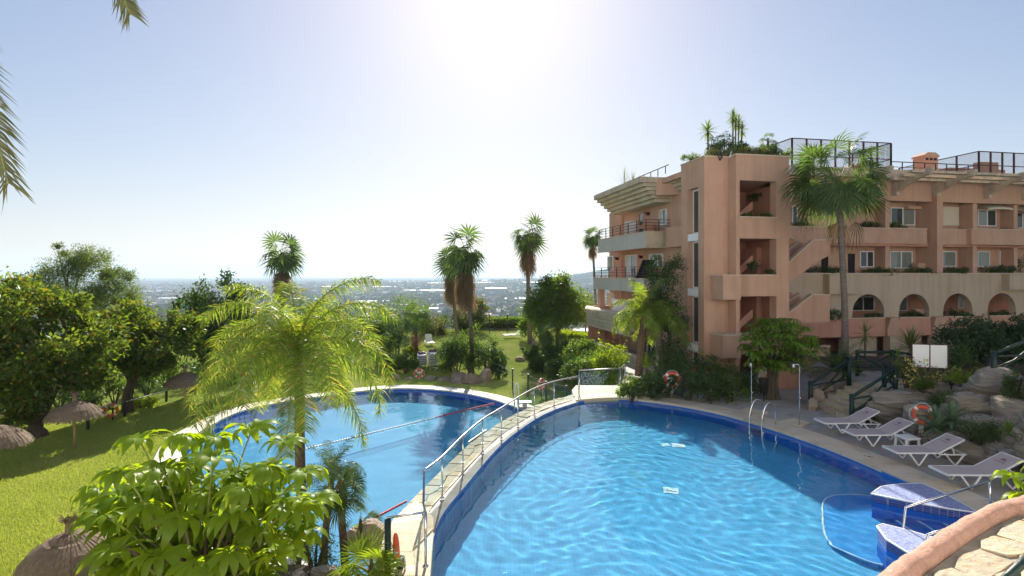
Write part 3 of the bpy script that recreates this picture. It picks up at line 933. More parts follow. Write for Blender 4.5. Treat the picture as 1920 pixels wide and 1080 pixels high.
def ladder(name, label, base, back, zt, zw, wdt=.5):
    """two bowed steel rails at the pool edge with treads under water; back points away from the water."""
    base, back = Vector(base), Vector(back).normalized()
    sd = Vector((-back.y, back.x, 0)) * (wdt / 2)
    r = thing(name, label, 'pool ladder', tuple(base), 0, 'steel pool ladders')
    for k in (-1, 1):
        o = base + sd * k
        pts = [o + back * .62 + Vector((0, 0, zt)), o + back * .60 + Vector((0, 0, zt + .5)), o + back * .5 + Vector((0, 0, zt + .74)), o + back * .32 + Vector((0, 0, zt + .82)), o + back * .1 + Vector((0, 0, zt + .72)), o - back * .04 + Vector((0, 0, zt + .4)), o - back * .1 + Vector((0, 0, zt)), o - back * .1 + Vector((0, 0, zw - 1.0))]
        MB().tube(cr(pts, 4), 0.027, 8).build('rail', m_steel, r, True)
    for i in range(3):
        z = zw - .2 - i * .28
        MB().bar(base - back * .1 - sd + Vector((0, 0, z)), base - back * .1 + sd + Vector((0, 0, z)), .09, .03).build('tread', m_black, r)
    return r
ladder('pool_ladder', 'steel ladder on the coping at the right side of the upper pool', G(1420, 797), (0.9, 0.44, 0), 0.02, -.1, .55)
ladder('pool_ladder', 'steel ladder at the far edge of the lower pool by the rocks', G(831, 735, LOWZ), (0.1, 1, 0), LOWZ + .03, LOWZ - .1)
lad = ladder('pool_ladder', 'small steel ladder on the lower pool seen behind the glass balustrade', G(1008, 782, LOWZ), (0.7, .5, 0), LOWZ + .03, LOWZ - .1)
# water lift by the lower pool's right end
lift = thing('pool_lift', 'tall narrow steel bow and white seat by the right end of the lower pool', 'pool lift', tuple(G(968, 764, LOWZ)))
b0 = G(968, 764, LOWZ)
MB().tube(cr([b0 + Vector((-.1, 0, -.3)), b0 + Vector((-.1, 0, 1.0)), b0 + Vector((-.06, 0, 1.25)), b0 + Vector((0.02, 0, 1.35)), b0 + Vector((.1, 0, 1.25)), b0 + Vector((.14, 0, 1.0)), b0 + Vector((.14, 0, -.3))], 4), .035, 8).build('bow', m_wplas, lift, True)
MB().box(b0.x + .15, b0.x + .85, b0.y - .2, b0.y + .3, LOWZ + .25, LOWZ + .33).box(b0.x + .35, b0.x + .6, b0.y - .05, b0.y + .15, LOWZ, LOWZ + .25).build('seat', m_wplas, lift)
# ================================================================== APARTMENT BUILDING
TH = math.radians(10.8)
CT, ST = math.cos(TH), math.sin(TH)
OX, OY = 9.96, 29.0
BLD = thing('apartment_building', 'four storey peach apartment building with roof gardens, balconies and ground floor arches', 'building', (OX, OY, 0), TH)
def dep(a, b): return OY + ST * a + CT * b
def AF(px, b):
    k = (px - HX) / F
    return (k * (OY + CT * b) - OX + ST * b) / (CT - ST * k)
def BF(px, a):
    k = (px - HX) / F
    return (OX + CT * a - k * (OY + ST * a)) / (CT * k + ST)
def ZF(py, a, b): return EYE - (py - HY) / F * dep(a, b)
def bw(a, b, z): return Vector((OX + CT * a - ST * b, OY + ST * a + CT * b, z))
def part(name, mb, mat, parent=None, smooth=False): return mb.build(name, mat, parent or BLD, smooth, False)

def window(parent, axis, at, u0, u1, z0, z1, panes=2, glass=None, fr=.06, shutter=0.0, frame_mat=None):
    """window in the plane axis ('a' or 'b') = at, looking to the smaller coordinate; frame with panes under it."""
    mb = MB()
    def bx(m, p0, p1, q0, q1, d0, d1):
        if axis == 'b': m.box(p0, p1, at + d0, at + d1, q0, q1)
        else: m.box(at + d0, at + d1, p0, p1, q0, q1)
    bx(mb, u0, u1, z0, z0 + fr, -.03, .05); bx(mb, u0, u1, z1 - fr, z1, -.03, .05)
    bx(mb, u0, u0 + fr, z0 + fr, z1 - fr, -.03, .05); bx(mb, u1 - fr, u1, z0 + fr, z1 - fr, -.03, .05)
    w = (u1 - u0) / panes
    for i in range(1, panes):
        bx(mb, u0 + w * i - fr * .6, u0 + w * i + fr * .6, z0 + fr, z1 - fr, -.034, .05)
    f = part('window', mb, frame_mat or m_white, parent)
    for i in range(panes):
        g = MB(); bx(g, u0 + w * i + fr * .6, u0 + w * (i + 1) - fr * .6, z0 + fr, z1 - fr, .0, .02)
        part('pane', g, (glass if not isinstance(glass, (list, tuple)) else glass[i % len(glass)]) or m_win, f)
    if shutter > 0:
        g = MB(); bx(g, u0 - .02, u1 + .02, z1 - (z1 - z0) * shutter, z1 + .12, -.06, -.036); part('shutter', g, m_shut, f)
    return f

# ---- stair tower: left block with the tall slot window
TZ = 11.58
L2 = 2.5
a1 = 1.36
lb_ = MB()
lb_.box(0, a1, 0, .62, -.6, TZ)                       # front strip
lb_.box(0.45, a1, .62, 1.78, -.6, TZ)                 # behind the slot
lb_.box(0, a1, 1.78, L2, -.6, TZ)
lb_.box(0, .45, .62, 1.78, 10.12, TZ)                 # over the slot
part('tower_wall', lb_, m_pink)
for z0, z1, pn in ((7.68, 10.1, True), (4.72, 7.28, True), (1.75, 4.32, True), (-.5, 1.33, True)):
    window(BLD, 'a', .34, .66, 1.76, z0, z1, 1, m_win, .09)
for z0, z1 in ((7.28, 7.68), (4.32, 4.72), (1.33, 1.75)):
    part('spandrel', MB().box(.02, .44, .625, 1.775, z0 + .002, z1 - .002), m_white)
part('coping_slab', MB().box(-.05, a1 + .05, -.05, L2, TZ, TZ + .07), m_cap)
# tower box with the open landings
bF = -.7
AL, AR, AE = a1, 3.67, 4.41
part('tower_pier', MB().box(a1, 1.57, bF, L2, -.6, TZ), m_pink)
part('tower_pier', MB().box(AR, AE, bF, bF + .5, -.6, 10.0).box(AR, AE + .0, bF, bF + 1.6, 10.3, TZ).box(AR, AE, bF, bF + .5, 10.0, 10.3), m_pink)
part('tower_back', MB().box(1.57, AE, L2 + .6, L2 + .8, -.6, TZ - .002).box(AE - .3, AE, 1.6, L2 + .6, -.6, 7.0), m_pinkd)
ops = [(8.40, 10.30), (5.42, 7.33), (2.44, 4.36), (-.6, 1.4)]
edges = [TZ] + [v for o in ops for v in (o[1], o[0])]
for i in range(0, len(edges) - 1, 2):
    z1, z0 = edges[i], edges[i + 1]
    part('parapet', MB().box(1.57, AR, bF, bF + .3, z0, z1), m_pink)
for z in (7.35, 4.38, 1.4):
    part('floor_slab', MB().box(1.57, AE, bF + .3, L2 + .6, z, z + .22), m_pinkd)
part('roof_slab', MB().box(1.57, AE, bF + .3, L2 + .6, 10.3, 11.0).box(0.1, AE - .1, .1, L2 + 3, 11.0, 11.3), m_pink)
part('coping_slab', MB().box(a1 - .06, AE + .06, bF - .06, bF + .4, TZ, TZ + .07).box(AE - .3, AE + .06, bF + .4, L2, TZ, TZ + .07), m_cap)
for z in (8.40, 5.42, 2.44):
    part('sill_slab', MB().box(1.54, AR + .03, bF - .05, bF + .32, z, z + .06), m_cap)
# planters that step out of the front
for z0, z1 in ((4.22, 5.42), (1.30, 2.42)):
    part('planter_box', MB().box(.35, a1 - .002, -1.15, -.002, z0, z1), m_pink)
    part('coping_slab', MB().box(.31, a1 - .002, -1.2, -.002, z1, z1 + .06), m_cap)
# doors and stair glimpsed in the landings
for z, u in ((4.6, 2.55), (1.62, 2.7)):
    window(BLD, 'b', L2 + .58, u, u + .75, z, z + 1.9, 1, m_win, .07)
for z in (7.57, 4.6, 1.62):
    sl_ = MB().extrude([(1.7, 1.2, z), (3.6, 1.2, z + 1.5), (3.6, 1.2, z + 1.95), (1.7, 1.2, z + .45)], (0, .12, 0))
    part('stair_parapet', sl_, m_pinkd)
window(BLD, 'b', L2 + .58, 2.35, 3.4, 8.0, 9.6, 2, m_curt, .06)
part('stepped_corbel', MB().box(2.2, 3.67, L2 + .2, L2 + .595, 9.7, 9.85).box(2.2, 3.67, L2 + .1, L2 + .595, 9.87, 10.0).box(2.2, 3.67, L2 + .0, L2 + .595, 10.02, 10.28), m_stoneb)

# ---- right wing
bP, bB = 5.5, 6.65
A0, A1 = 4.42, 33.0
GZ = -.7
bL = bB + 1.9
part('terrace_ceiling', MB().box(A0, A1, bB + .302, bL + .6, 4.382, 4.7), m_pinkd)  # unseen slab added to stop sun leaking into the arcade
part('rear_wall', MB().box(A0, A1, bB + 7.4, bB + 7.7, GZ, 11.88), m_pink)  # unseen, added to close the back of the wing against the sun
part('wing_wall', MB().box(A0, A1, bB, bB + .3, 4.38, 12.3), m_pink)
part('wing_wall', MB().box(A0, A1, bL, bL + .3, GZ, 4.379), m_pinkd)
part('wing_wall', MB().box(A0, A0 + .3, .9, bB, GZ, 12.3), m_pinkd)
part('roof_slab', MB().box(A0 + .3, A1, bP - .2, bB + 8, 11.9, 12.15), m_cream)
part('roof_edge', MB().box(A0 + .3, A1, bP - .5, bP - .2, 11.85, 12.42), m_cream)
part('lintel_band', MB().box(A0 + .3, A1, bP - .06, bP + .3, 10.42, 11.85), m_pink)
for z in (7.38, 4.38, 1.3):
    part('floor_slab', MB().box(A0 + .3, A1, bP + .2, bB - .002 if z > 4 else bL - .002, z, z + .2), m_pinkd)
# top floor parapets and second floor parapet
tops = [A0 + .3, AF(1738, bP), AF(1766, bP), AF(1812, bP), AF(1829, bP), A1]
part('parapet', MB().box(tops[0], tops[1], bP - .02, bP + .2, 7.53, 8.55), m_pink)
part('parapet', MB().box(tops[2], tops[3] - .004, bP - .02, bP + .2, 7.53, 8.55), m_pink)
part('parapet', MB().box(tops[3], A1, bP - .35, bP + .2, 7.53, 8.57), m_pink)
part('coping_slab', MB().box(tops[0], tops[1], bP - .07, bP + .25, 8.55, 8.60), m_cap)
part('coping_slab', MB().box(tops[2], tops[3] - .004, bP - .07, bP + .25, 8.55, 8.60), m_cap)
part('coping_slab', MB().box(tops[3], A1, bP - .4, bP + .25, 8.57, 8.62), m_cap)
# piers
for p0, p1, b0, z0, z1, mt in ((1757, 1768, bP - .45, 5.6, 11.3, m_pink), (1660, 1668, bP + .3, 4.5, 10.5, m_pink), (1824, 1832, bP + .1, 5.6, 10.5, m_pink), (1901, 1908, bP + .2, 5.6, 10.5, m_pink)):
    part('pier', MB().box(AF(p0, b0), AF(p1, b0), b0, bB, z0, z1), mt)
# cream arcade wall: arches between a run of solid wall
def arcade():
    z0, zt, sp, r = 2.62, 5.52, 2.95, 1.22
    cs = [AF(px, bP) for px in (1627, 1713, 1795, 1877)]
    cs.append(cs[-1] + cs[-1] - cs[-2])
    mb = MB()
    b0, b1 = bP - .05, bP + .40
    x = A0 + .3
    def col(a, b):
        mb.box(a, b, b0, b1, z0, zt)
    for c in cs:
        col(x, c - r)
        N = 14
        arc = [(c - r * math.cos(math.pi * i / N), sp + r * math.sin(math.pi * i / N)) for i in range(N + 1)]
        low = [(c - r, z0)] + arc + [(c + r, z0)]
        for i in range(N):
            (xa, za), (xb, zb) = arc[i], arc[i + 1]
            mb.add([(xa, b0, za), (xb, b0, zb), (xb, b0, zt), (xa, b0, zt)], [(0, 1, 2, 3)])
            mb.add([(xa, b0, za), (xa, b1, za), (xb, b1, zb), (xb, b0, zb)], [(0, 1, 2, 3)])
        x = c + r
    col(x, A1)
    part('arcade_wall', mb, m_beige)
    part('coping_slab', MB().box(A0 + .3, A1, b0 - .05, b1 + .05, zt, zt + .06), m_cap)
    # red parapet under the arches and flared pier feet
    e = A0 + .3
    for i, c in enumerate(cs):
        part('arch_parapet', MB().box(c - r - .02 if i else e, c + r + .02, bP - .12, bP + .2, 1.38, 2.56), m_pinkd)
        part('coping_slab', MB().box(c - r - .02 if i else e, c + r + .02, bP - .17, bP + .25, 2.56, 2.615), m_cap)
        n = cs[i + 1] - r if i + 1 < len(cs) else A1
        w0, w1 = c + r + .022, n - .022
        ft = MB()
        P0 = [(w0 + .25, 2.6), (w1 - .25, 2.6), (w1, 1.75), (w1, 1.38), (w0, 1.38), (w0, 1.75)]
        ft.extrude([(p[0], bP - .3, p[1]) for p in P0], (0, .55, 0))
        part('flared_foot', ft, m_pink)
        part('pillar', MB().box((w0 + w1) / 2 - .3, (w0 + w1) / 2 + .3, bP - .25, bP + .3, GZ, 1.378), m_beige)
        part('back_wall', MB().box(c - r, c + r, bB - .6, bB - .002, GZ, 1.3), m_beige)
arcade()
part('bay_front', MB().box(AF(1553, bP - .5), AF(1612, bP - .5), bP - .62, bP - .055, 4.22, 5.5), m_beige)
part('bay_front', MB().box(AF(1890, bP - .5), A1, bP - .62, bP - .055, 4.42, 5.5), m_beige)
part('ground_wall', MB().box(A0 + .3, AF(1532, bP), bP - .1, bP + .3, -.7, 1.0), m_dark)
# windows of the right wing
def rwin(p0, p1, y0, y1, panes=2, glass=None, **k):
    w_ = bB if y0 < 540 else bL
    u0, u1 = AF(p0, w_), AF(p1, w_)
    return window(BLD, 'b', w_ - .06, u0, u1, ZF(y1, u0, w_), ZF(y0, u0, w_), panes, glass, **k)
rwin(1668, 1714, 389, 422, 2, (m_win, m_curt))
rwin(1766, 1795, 391, 423, 1, m_curt, shutter=1.0)
rwin(1832, 1866, 393, 424, 2, (m_curt, m_win))
rwin(1611, 1637, 471, 501, 2, m_win)
rwin(1667, 1709, 471, 503, 2, (m_curt, m_curt))
rwin(1765, 1791, 471, 500, 1, m_curt)
rwin(1831, 1854, 471, 500, 1, m_curt)
rwin(1873, 1884, 471, 497, 1, m_curt)
rwin(1484, 1494, 386, 420, 1, m_win)
rwin(1900, 1916, 398, 428, 1, m_win)
rwin(1596, 1638, 556, 583, 2, m_win)
rwin(1684, 1700, 556, 583, 1, m_curt)
rwin(1795, 1806, 550, 578, 1, m_curt)
rwin(1590, 1625, 640, 668, 1, m_curt, shutter=1.0)
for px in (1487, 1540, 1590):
    part('recess_shade', MB().box(AF(px, bB), AF(px, bB) + .5, bB - .045, bB - .004, 4.7, 6.9), m_dark)  # thin dark slabs on the wall stand in for shaded recesses
# air conditioning boxes on the terraces
for px, z in ((1722, 4.6), (1716, 1.55)):
    u = AF(px, bB - .8)
    ac = part('air_conditioner', MB().box(u, u + .95, bB - .75, bB - .3, z, z + .95 + (.7 if z > 4 else .6)), m_pink)
    part('fan_grille', MB().lathe([(.0, .0), (.28, 0), (.28, .03), (.0, .03)], 12), m_dark, ac).matrix_local = Matrix.Translation((u + .4, bB - .78, z + 1.0)) @ Matrix.Rotation(math.pi / 2, 4, 'X')
# awnings
def awning(p0, p1, y, dpt=.8):
    u0, u1 = AF(p0, bB), AF(p1, bB)
    z = ZF(y, u0, bB)
    mb = MB()
    N = 12
    for i in range(N):
        f0, f1 = i / N, (i + 1) / N
        def q(f, out):
            x = u0 + (u1 - u0) * f
            h = math.sin(math.pi * (.12 + .76 * f)) * .45
            return (x, bB - .1 - dpt * out, z + h * (1 - .75 * out) - (.1 if out else 0))
        s = (f0 + f1) / 2
        mb.add([q(f0, 0), q(f1, 0), q(f1, 1), q(f0, 1)], [(0, 1, 2, 3)])
        lo = q(s, 1)
        mb.add([q(f0, 1), q(f1, 1), (q(f1, 1)[0], q(f1, 1)[1], q(f1, 1)[2] - .1), (lo[0], lo[1], lo[2] - .16), (q(f0, 1)[0], q(f0, 1)[1], q(f0, 1)[2] - .1)], [(0, 1, 2, 3, 4)])
    part('awning', mb, m_shut)
awning(1829, 1880, 391)
awning(1896, 1940, 398)
part('blind_box', MB().box(AF(1700, bB - .3), AF(1732, bB - .3), bB - .45, bB - .05, 10.0, 10.2), m_pink)
# pergola: three slats along the eaves, curved brackets reaching out
for b_, z in ((bP - 1.0, 11.62), (bP - 1.7, 11.72), (bP - 2.35, 11.86)):
    part('pergola_slat', MB().box(AF(1648, bP), A1, b_ - .16, b_ + .16, z, z + .17), m_cream)
def bracket(a):
    prof = [(bP - .06, 10.75), (bP - .06, 11.55), (bP - 2.5, 12.12), (bP - 3.0, 12.1), (bP - 3.0, 11.95)]
    N = 9
    for i in range(N + 1):
        t = i / N
        prof.append((bP - 2.85 + t * 2.35, 11.72 - .78 * (t ** 1.7)))
    prof.append((bP - .5, 10.75))
    part('bracket', MB().extrude([(a - .13, b, z) for b, z in prof], (.26, 0, 0)), m_cream)
for a in (AF(1672, bP), AF(1748, bP), AF(1843, bP), AF(1843, bP) + 3.3, AF(1843, bP) + 6.6, AF(1600, bP)):
    bracket(a)
# roof: chimney, railing, mesh screens
ca, cb = AF(1733, 6.5), 6.5
ch = part('chimney', MB().box(ca, ca + 1.15, cb, cb + .9, 12.15, 13.75), m_pinkd)
part('chimney_cap', MB().box(ca - .06, ca + 1.21, cb - .06, cb + .96, 13.75, 13.85).extrude([(ca - .06, cb - .06, 13.85), (ca + 1.21, cb - .06, 13.85), (ca + .9, cb - .06, 14.05), (ca + .25, cb - .06, 14.05)], (0, 1.02, 0)), m_pink, ch)
part('chimney_vents', MB().box(ca + .12, ca + .35, cb - .012, cb + .0, 13.5, 13.66).box(ca + .45, ca + .7, cb - .012, cb, 13.5, 13.66).box(ca + .8, ca + 1.03, cb - .012, cb, 13.5, 13.66), m_dark, ch)
a_ = AF(1673, bP); b_ = AF(1838, bP)
rl = MB()
for i in range(9):
    u = a_ + (b_ - a_) * i / 8
    rl.bar((u, bP + .1, 12.42), (u, bP + .1, 13.05), .05, .05)
rl.bar((a_, bP + .1, 13.07), (b_, bP + .1, 13.07), .06, .05).bar((a_, bP + .1, 12.72), (b_, bP + .1, 12.72), .03, .03)
part('roof_railing', rl, m_iron)
def screen(u0, b0, u1, b1, z0, z1, n):
    p, q = Vector((u0, b0, 0)), Vector((u1, b1, 0))
    for i in range(n):
        A, B = p.lerp(q, i / n), p.lerp(q, (i + 1) / n)
        fr = MB()
        up = Vector((0, 0, 1))
        fr.bar(A + up * z0, A + up * z1, .09, .09).bar(A + up * z1, B + up * z1, .07, .06).bar(A + up * (z0 + .05), B + up * (z0 + .05), .05, .05)
        mid = z0 + (z1 - z0) * .42
        fr.bar(A + up * mid, B + up * mid, .05, .05)
        if i == n - 1: fr.bar(B + up * z0, B + up * z1, .09, .09)
        o = part('mesh_screen', fr, m_iron)
        la = MB()
        L, H_ = (B - A).length, z1 - z0 - .1
        st = .11
        t = (B - A) / L
        k = -H_
        while k < L:
            for sgn in (1, -1):
                s0, s1 = max(0, k), min(L, k + H_)
                if s1 > s0:
                    h0, h1 = s0 - k, s1 - k
                    if sgn < 0: h0, h1 = H_ - h0, H_ - h1
                    P0 = A + t * s0 + up * (z0 + .05 + h0); P1 = A + t * s1 + up * (z0 + .05 + h1)
                    w = up * .009
                    la.add([P0 - w, P1 - w, P1 + w, P0 + w], [(0, 1, 2, 3)])
            k += st
        tag(part('lattice', la, m_iron, o), kind='stuff')
u0, u1 = AF(1487, bP), AF(1673, bP)
screen(u0, bP + .1, u1, bP + .1, 12.42, 14.3, 7)
screen(u0, bP + .1 + 3.2, u0, bP + .1, 12.42, 14.3, 2)
screen(u1, bP + .1, u1, bP + 3.4, 12.42, 14.3, 2)
v0 = AF(1838, bP)
screen(v0, bP + .1, v0 + 7, bP + .1, 12.42, 14.05, 7)
screen(v0, bP + 6.5, v0, bP + .1, 12.42, 14.05, 4)
part('roof_house', MB().box(u1 + .2, u1 + 3.4, bP + 5, bP + 7, 12.2, 13.2).extrude([(u1, bP + 4.7, 13.2), (u1 + 3.6, bP + 4.7, 13.2), (u1 + 1.8, bP + 4.7, 13.9)], (0, 2.6, 0)), m_pinkd)
part('roof_house', MB().box(v0 + .8, v0 + 6, bP + 3, bP + 6, 12.2, 13.5).box(v0 + 3.0, v0 + 4.6, bP + 2.4, bP + 3, 12.2, 13.9), m_pink)

# ---- outdoor stairs between tower and wing: slanted parapets with cream caps
def slant(pxs, b, th, cap_n, mat=m_pink):
    pl = [(AF(x, b), b, ZF(y, AF(x, b), b)) for x, y in pxs]
    o = part('stair_parapet', MB().extrude(pl, (0, th, 0)), mat)
    c = MB()
    for i in range(cap_n):
        A, B = Vector(pl[i]), Vector(pl[i + 1])
        c.bar(A + Vector((0, th / 2, .03)), B + Vector((0, th / 2, .03)), th + .1, .07)
    part('capping', c, m_cap, o)
slant([(1464, 507), (1524, 451), (1557, 450), (1557, 478), (1530, 492), (1464, 545)], 2.3, .25, 2)
slant([(1462, 480), (1500, 454), (1504, 470), (1462, 503)], 3.6, .2, 1)
slant([(1475, 590), (1523, 553), (1556, 554), (1556, 604), (1500, 606), (1470, 620)], 2.0, .25, 2)
slant([(1462, 575), (1500, 551), (1504, 568), (1462, 600)], 3.4, .2, 1)
slant([(1462, 430), (1490, 452), (1480, 462), (1462, 448)], 4.4, .2, 1, m_pinkd)
slant([(1462, 535), (1487, 551), (1476, 566), (1462, 556)], 4.2, .2, 1, m_pinkd)
slant([(1512, 656), (1556, 650), (1556, 668), (1512, 690)], 1.0, .3, 1)
slant([(1398, 735), (1425, 718), (1440, 690), (1500, 690), (1500, 760), (1398, 760)], -2.6, .3, 2, m_pinkd)

# ---- left wing
aw = 1.0
bW0, bW1 = L2, 16.4
part('wing_wall', MB().box(aw, aw + .35, bW0, bW1, -2.2, 10.4), m_pink)
part('wing_wall', MB().box(aw + .35, aw + 9, bW1 - .3, bW1, -2.2, 10.4), m_pink)
part('wing_body', MB().box(aw + .35, aw + 8, bW0 + 2.5, bW1 - .3, 10.0, 10.35), m_pinkd)
# stepped cornice of stone courses
def cornice(a_in, a_out, b0, b1, z0, z1, n=5):
    h = (z1 - z0) / (n + 1.6)
    z = z0
    for i in range(n + 1):
        f = (i + 1) / (n + 1)
        hh = h if i < n else h * 1.6
        out = a_in + (a_out - a_in) * (.35 + .65 * f)
        bb = b0 + (1 - f) * .55
        be = b1 - (1 - f) * .35
        cnt = 9 if i < n else 7
        for k in range(cnt):
            y0, y1 = bb + (be - bb) * k / cnt, bb + (be - bb) * (k + 1) / cnt
            part('cornice_stone', MB().box(out, out + .5, y0 + .006, y1 - .006, z + .01, z + hh - .01), m_stoneb)
        fr = 3
        for k in range(fr):
            x0, x1 = out + .5 + (a_in + .8 - out - .5) * k / fr, out + .5 + (a_in + .8 - out - .5) * (k + 1) / fr
            part('cornice_stone', MB().box(x0 + .004, x1 - .004, bb + .004, bb + .4, z + .01, z + hh - .01), m_stoneb)
        part('cornice_core', MB().box(out + .3, a_in + .9, bb + .2, be - .05, z, z + hh), m_stoneb)
        z += hh
cornice(aw, -1.25, 5.2, 13.7, 9.95, 11.42)
part('roof_top', MB().box(aw - 2.2, aw + 6, 5.5, 13.6, 11.38, 11.44), m_cream)
cornice(aw + 1.0, aw - .55, 2.6, 5.2, 10.05, 11.3, 4)
part('roof_infill', MB().extrude([(aw - 1.2, 5.25, 10.3), (aw + .4, 4.4, 10.3), (aw + .4, 4.4, 11.3), (aw - 1.2, 5.25, 11.3)], (.3, 1.2, 0)), m_pink)
rr = MB()
for i in range(7):
    bb = 4 + i * 1.0
    rr.bar((-.2, bb, 11.4), (-.2, bb, 11.85), .04, .04)
rr.bar((-.2, 3.6, 11.85), (-.2, 10.2, 11.85), .04, .04)
part('roof_railing', rr, m_iron)
# balconies faced with panels
def balcony(z0, z1, b0, b1, ao, npan, rail=True, last=0):
    part('balcony_slab', MB().box(ao + .06, aw, b0 + .06, b1 - .06, z0 + .05, z0 + .3), m_pinkd)
    for i in range(npan):
        y0, y1 = b0 + (b1 - b0) * i / npan, b0 + (b1 - b0) * (i + 1) / npan
        part('balcony_panel', MB().box(ao, ao + .09, y0 + .012, y1 - .012, z0, z1), m_panel)
    for i in range(3):
        x0, x1 = ao + .09 + (aw - ao - .09) * i / 3, ao + .09 + (aw - ao - .09) * (i + 1) / 3
        part('balcony_panel', MB().box(x0 + .006, x1 - .006, b0, b0 + .09, z0, z1), m_panel if last else m_stoneb)
    part('capping', MB().box(ao - .04, ao + .16, b0 - .04, b1 + .04, z1, z1 + .05).box(ao + .16, aw, b0 - .04, b0 + .16, z1, z1 + .05), m_cap)
    if rail:
        r = MB()
        cb_, ca_ = b0 + .08, ao + .08
        n = 6
        for i in range(n + 1):
            y = cb_ + (b1 - b0 - .16) * i / n
            r.bar((ca_, y, z1 + .05), (ca_, y, z1 + .78), .05, .05)
        for h in (.2, .4, .58, .78):
            r.bar((ca_, cb_, z1 + h), (ca_, b1 - .08, z1 + h), .03 if h < .7 else .05, .03)
            r.bar((ca_, cb_, z1 + h), (aw, cb_, z1 + h), .03 if h < .7 else .05, .03)
        r.bar((ca_ + .85, cb_, z1 + .05), (ca_ + .85, cb_, z1 + .78), .05, .05)
        part('balcony_railing', r, m_iron)
balcony(7.12, 8.1, 5.7, 14.3, -.7, 6)
balcony(4.35, 5.2, 5.9, 15.4, -.7, 7, True, 1)
# fluted stone parapets of the two lowest terraces
def fluted(z0, z1, b0, b1, ao, nseg):
    n = 5
    for k in range(n):
        f = k / (n - 1)
        zz0, zz1 = z0 + (z1 - z0) * k / n, z0 + (z1 - z0) * (k + 1) / n
        for i in range(nseg):
            y0, y1 = b0 + (b1 - b0) * i / nseg, b0 + (b1 - b0) * (i + 1) / nseg
            off_ = -.14 * (1 if k == n - 1 else f * .6)
            part('fluted_stone', MB().box(ao + off_, ao + .5, y0 + .008, y1 - .008, zz0 + .014, zz1 - .014), m_stoneb)
    part('parapet_core', MB().box(ao + .1, ao + .48, b0, b1, z0, z1 - .02), m_stoneb)
    part('parapet_roll', MB().tube([(ao + .05, b0, z1 + .05), (ao + .05, b1, z1 + .05)], .2, 12), m_stoneb, None, True)
    part('terrace_slab', MB().box(ao + .1, aw, b0, b1, z0 + .1, z0 + .3), m_pinkd)
fluted(1.45, 2.75, 7.5, 15.8, -1.1, 7)
fluted(-1.7, .25, 3.2, 14.5, -1.15, 9)
part('terrace_wall', MB().box(-1.0, aw, 15.5, 15.8, .3, 3.0).box(-1.0, aw, 14.2, 14.5, -2, .5), m_pinkd)
part('corner_pier', MB().box(-.3, 0.1, 15.0, 15.5, -2.2, 4.4).box(aw - .15, aw, 13.4, 13.9, -2, 10), m_pink)
def lwin(p0, p1, y0, y1, panes=1, glass=None, **k):
    u1, u0 = BF(p0, aw - .06), BF(p1, aw - .06)
    return window(BLD, 'a', aw - .05, u0, u1, ZF(y1, aw, u0), ZF(y0, aw, u0), panes, glass, **k)
lwin(1236, 1249, 391, 421, 2, (m_win, m_curt))
lwin(1198, 1207, 398, 430, 1, m_win, frame_mat=m_pinkd)
lwin(1139, 1149, 480, 508, 1, m_curt)
lwin(1173, 1193, 477, 522, 2, (m_win, m_curt))
lwin(1217, 1242, 475, 502, 3, m_curt)
lwin(1139, 1152, 552, 588, 1, m_curt, shutter=1.0)
lwin(1206, 1229, 640, 668, 3, m_win)
for px, py in ((1217, 401), (1159, 485), (1204, 482)):
    b = BF(px, aw)
    z = ZF(py, aw, b)
    part('wall_lamp', MB().box(aw - .2, aw - .001, b - .12, b + .12, z - .1, z + .1).box(aw - .26, aw - .2, b - .16, b + .16, z + .02, z + .12), m_iron)
b_ = BF(1258, 0.0)
part('loggia_parapet', MB().box(.3, aw - .01, 2.6, 5.0, 7.1, 8.3), m_pink)

# ---- things standing on the balconies
def bthing(name, label, cat, a, b, z):
    w = bw(a, b, z)
    return thing(name, label, cat, tuple(w), TH)
fr = bthing('balcony_cabinet', 'white and grey cabinet on the top left balcony', 'cabinet', .45, BF(1182, .4), 7.45)
MB().box(-.35, .35, -.35, .35, 0, 1.75).build('body', m_wplas, fr, False, False)
MB().box(-.36, -.35, -.3, .3, .05, 1.7).build('door', m_panel, fr, False, False)
ac = bthing('condenser_unit', 'brown condenser box by the wall on the top left balcony', 'air conditioner', .5, BF(1213, .5), 7.45)
MB().box(-.4, .3, -.5, .5, 0, 1.3).build('housing', m_pinkd, ac, False, False)
MB().box(-.42, -.401, -.3, .3, .45, 1.05).build('grille', m_dark, ac, False, False)
cl = bthing('hanging_sheet', 'white sheet hung out to dry on the first floor terrace', 'laundry', .2, BF(1166, .2), 1.75)
me = MB()
N = 14
for i in range(N + 1):
    y = -1.9 + 3.8 * i / N
    me.v.append((.1 * math.sin(i * 1.3), y, 2.0 - .22 * math.sin(math.pi * i / N))); me.v.append((.12 * math.sin(i * 1.1 + 1), y, .35 + .06 * math.sin(i * 2)))
for i in range(N):
    me.f.append((2 * i, 2 * i + 1, 2 * i + 3, 2 * i + 2)); me.m.append(0)
me.build('sheet', m_cloth, cl, True, False)
MB().tube([(0, -2.3, 2.02), (0, 0, 1.84), (0, 2.3, 2.02)], .015, 5).tube([(0, -2.3, 0), (0, -2.3, 2.05)], .025, 6).tube([(0, 2.3, 0), (0, 2.3, 2.05)], .025, 6).build('line', m_rope, cl, False, False)
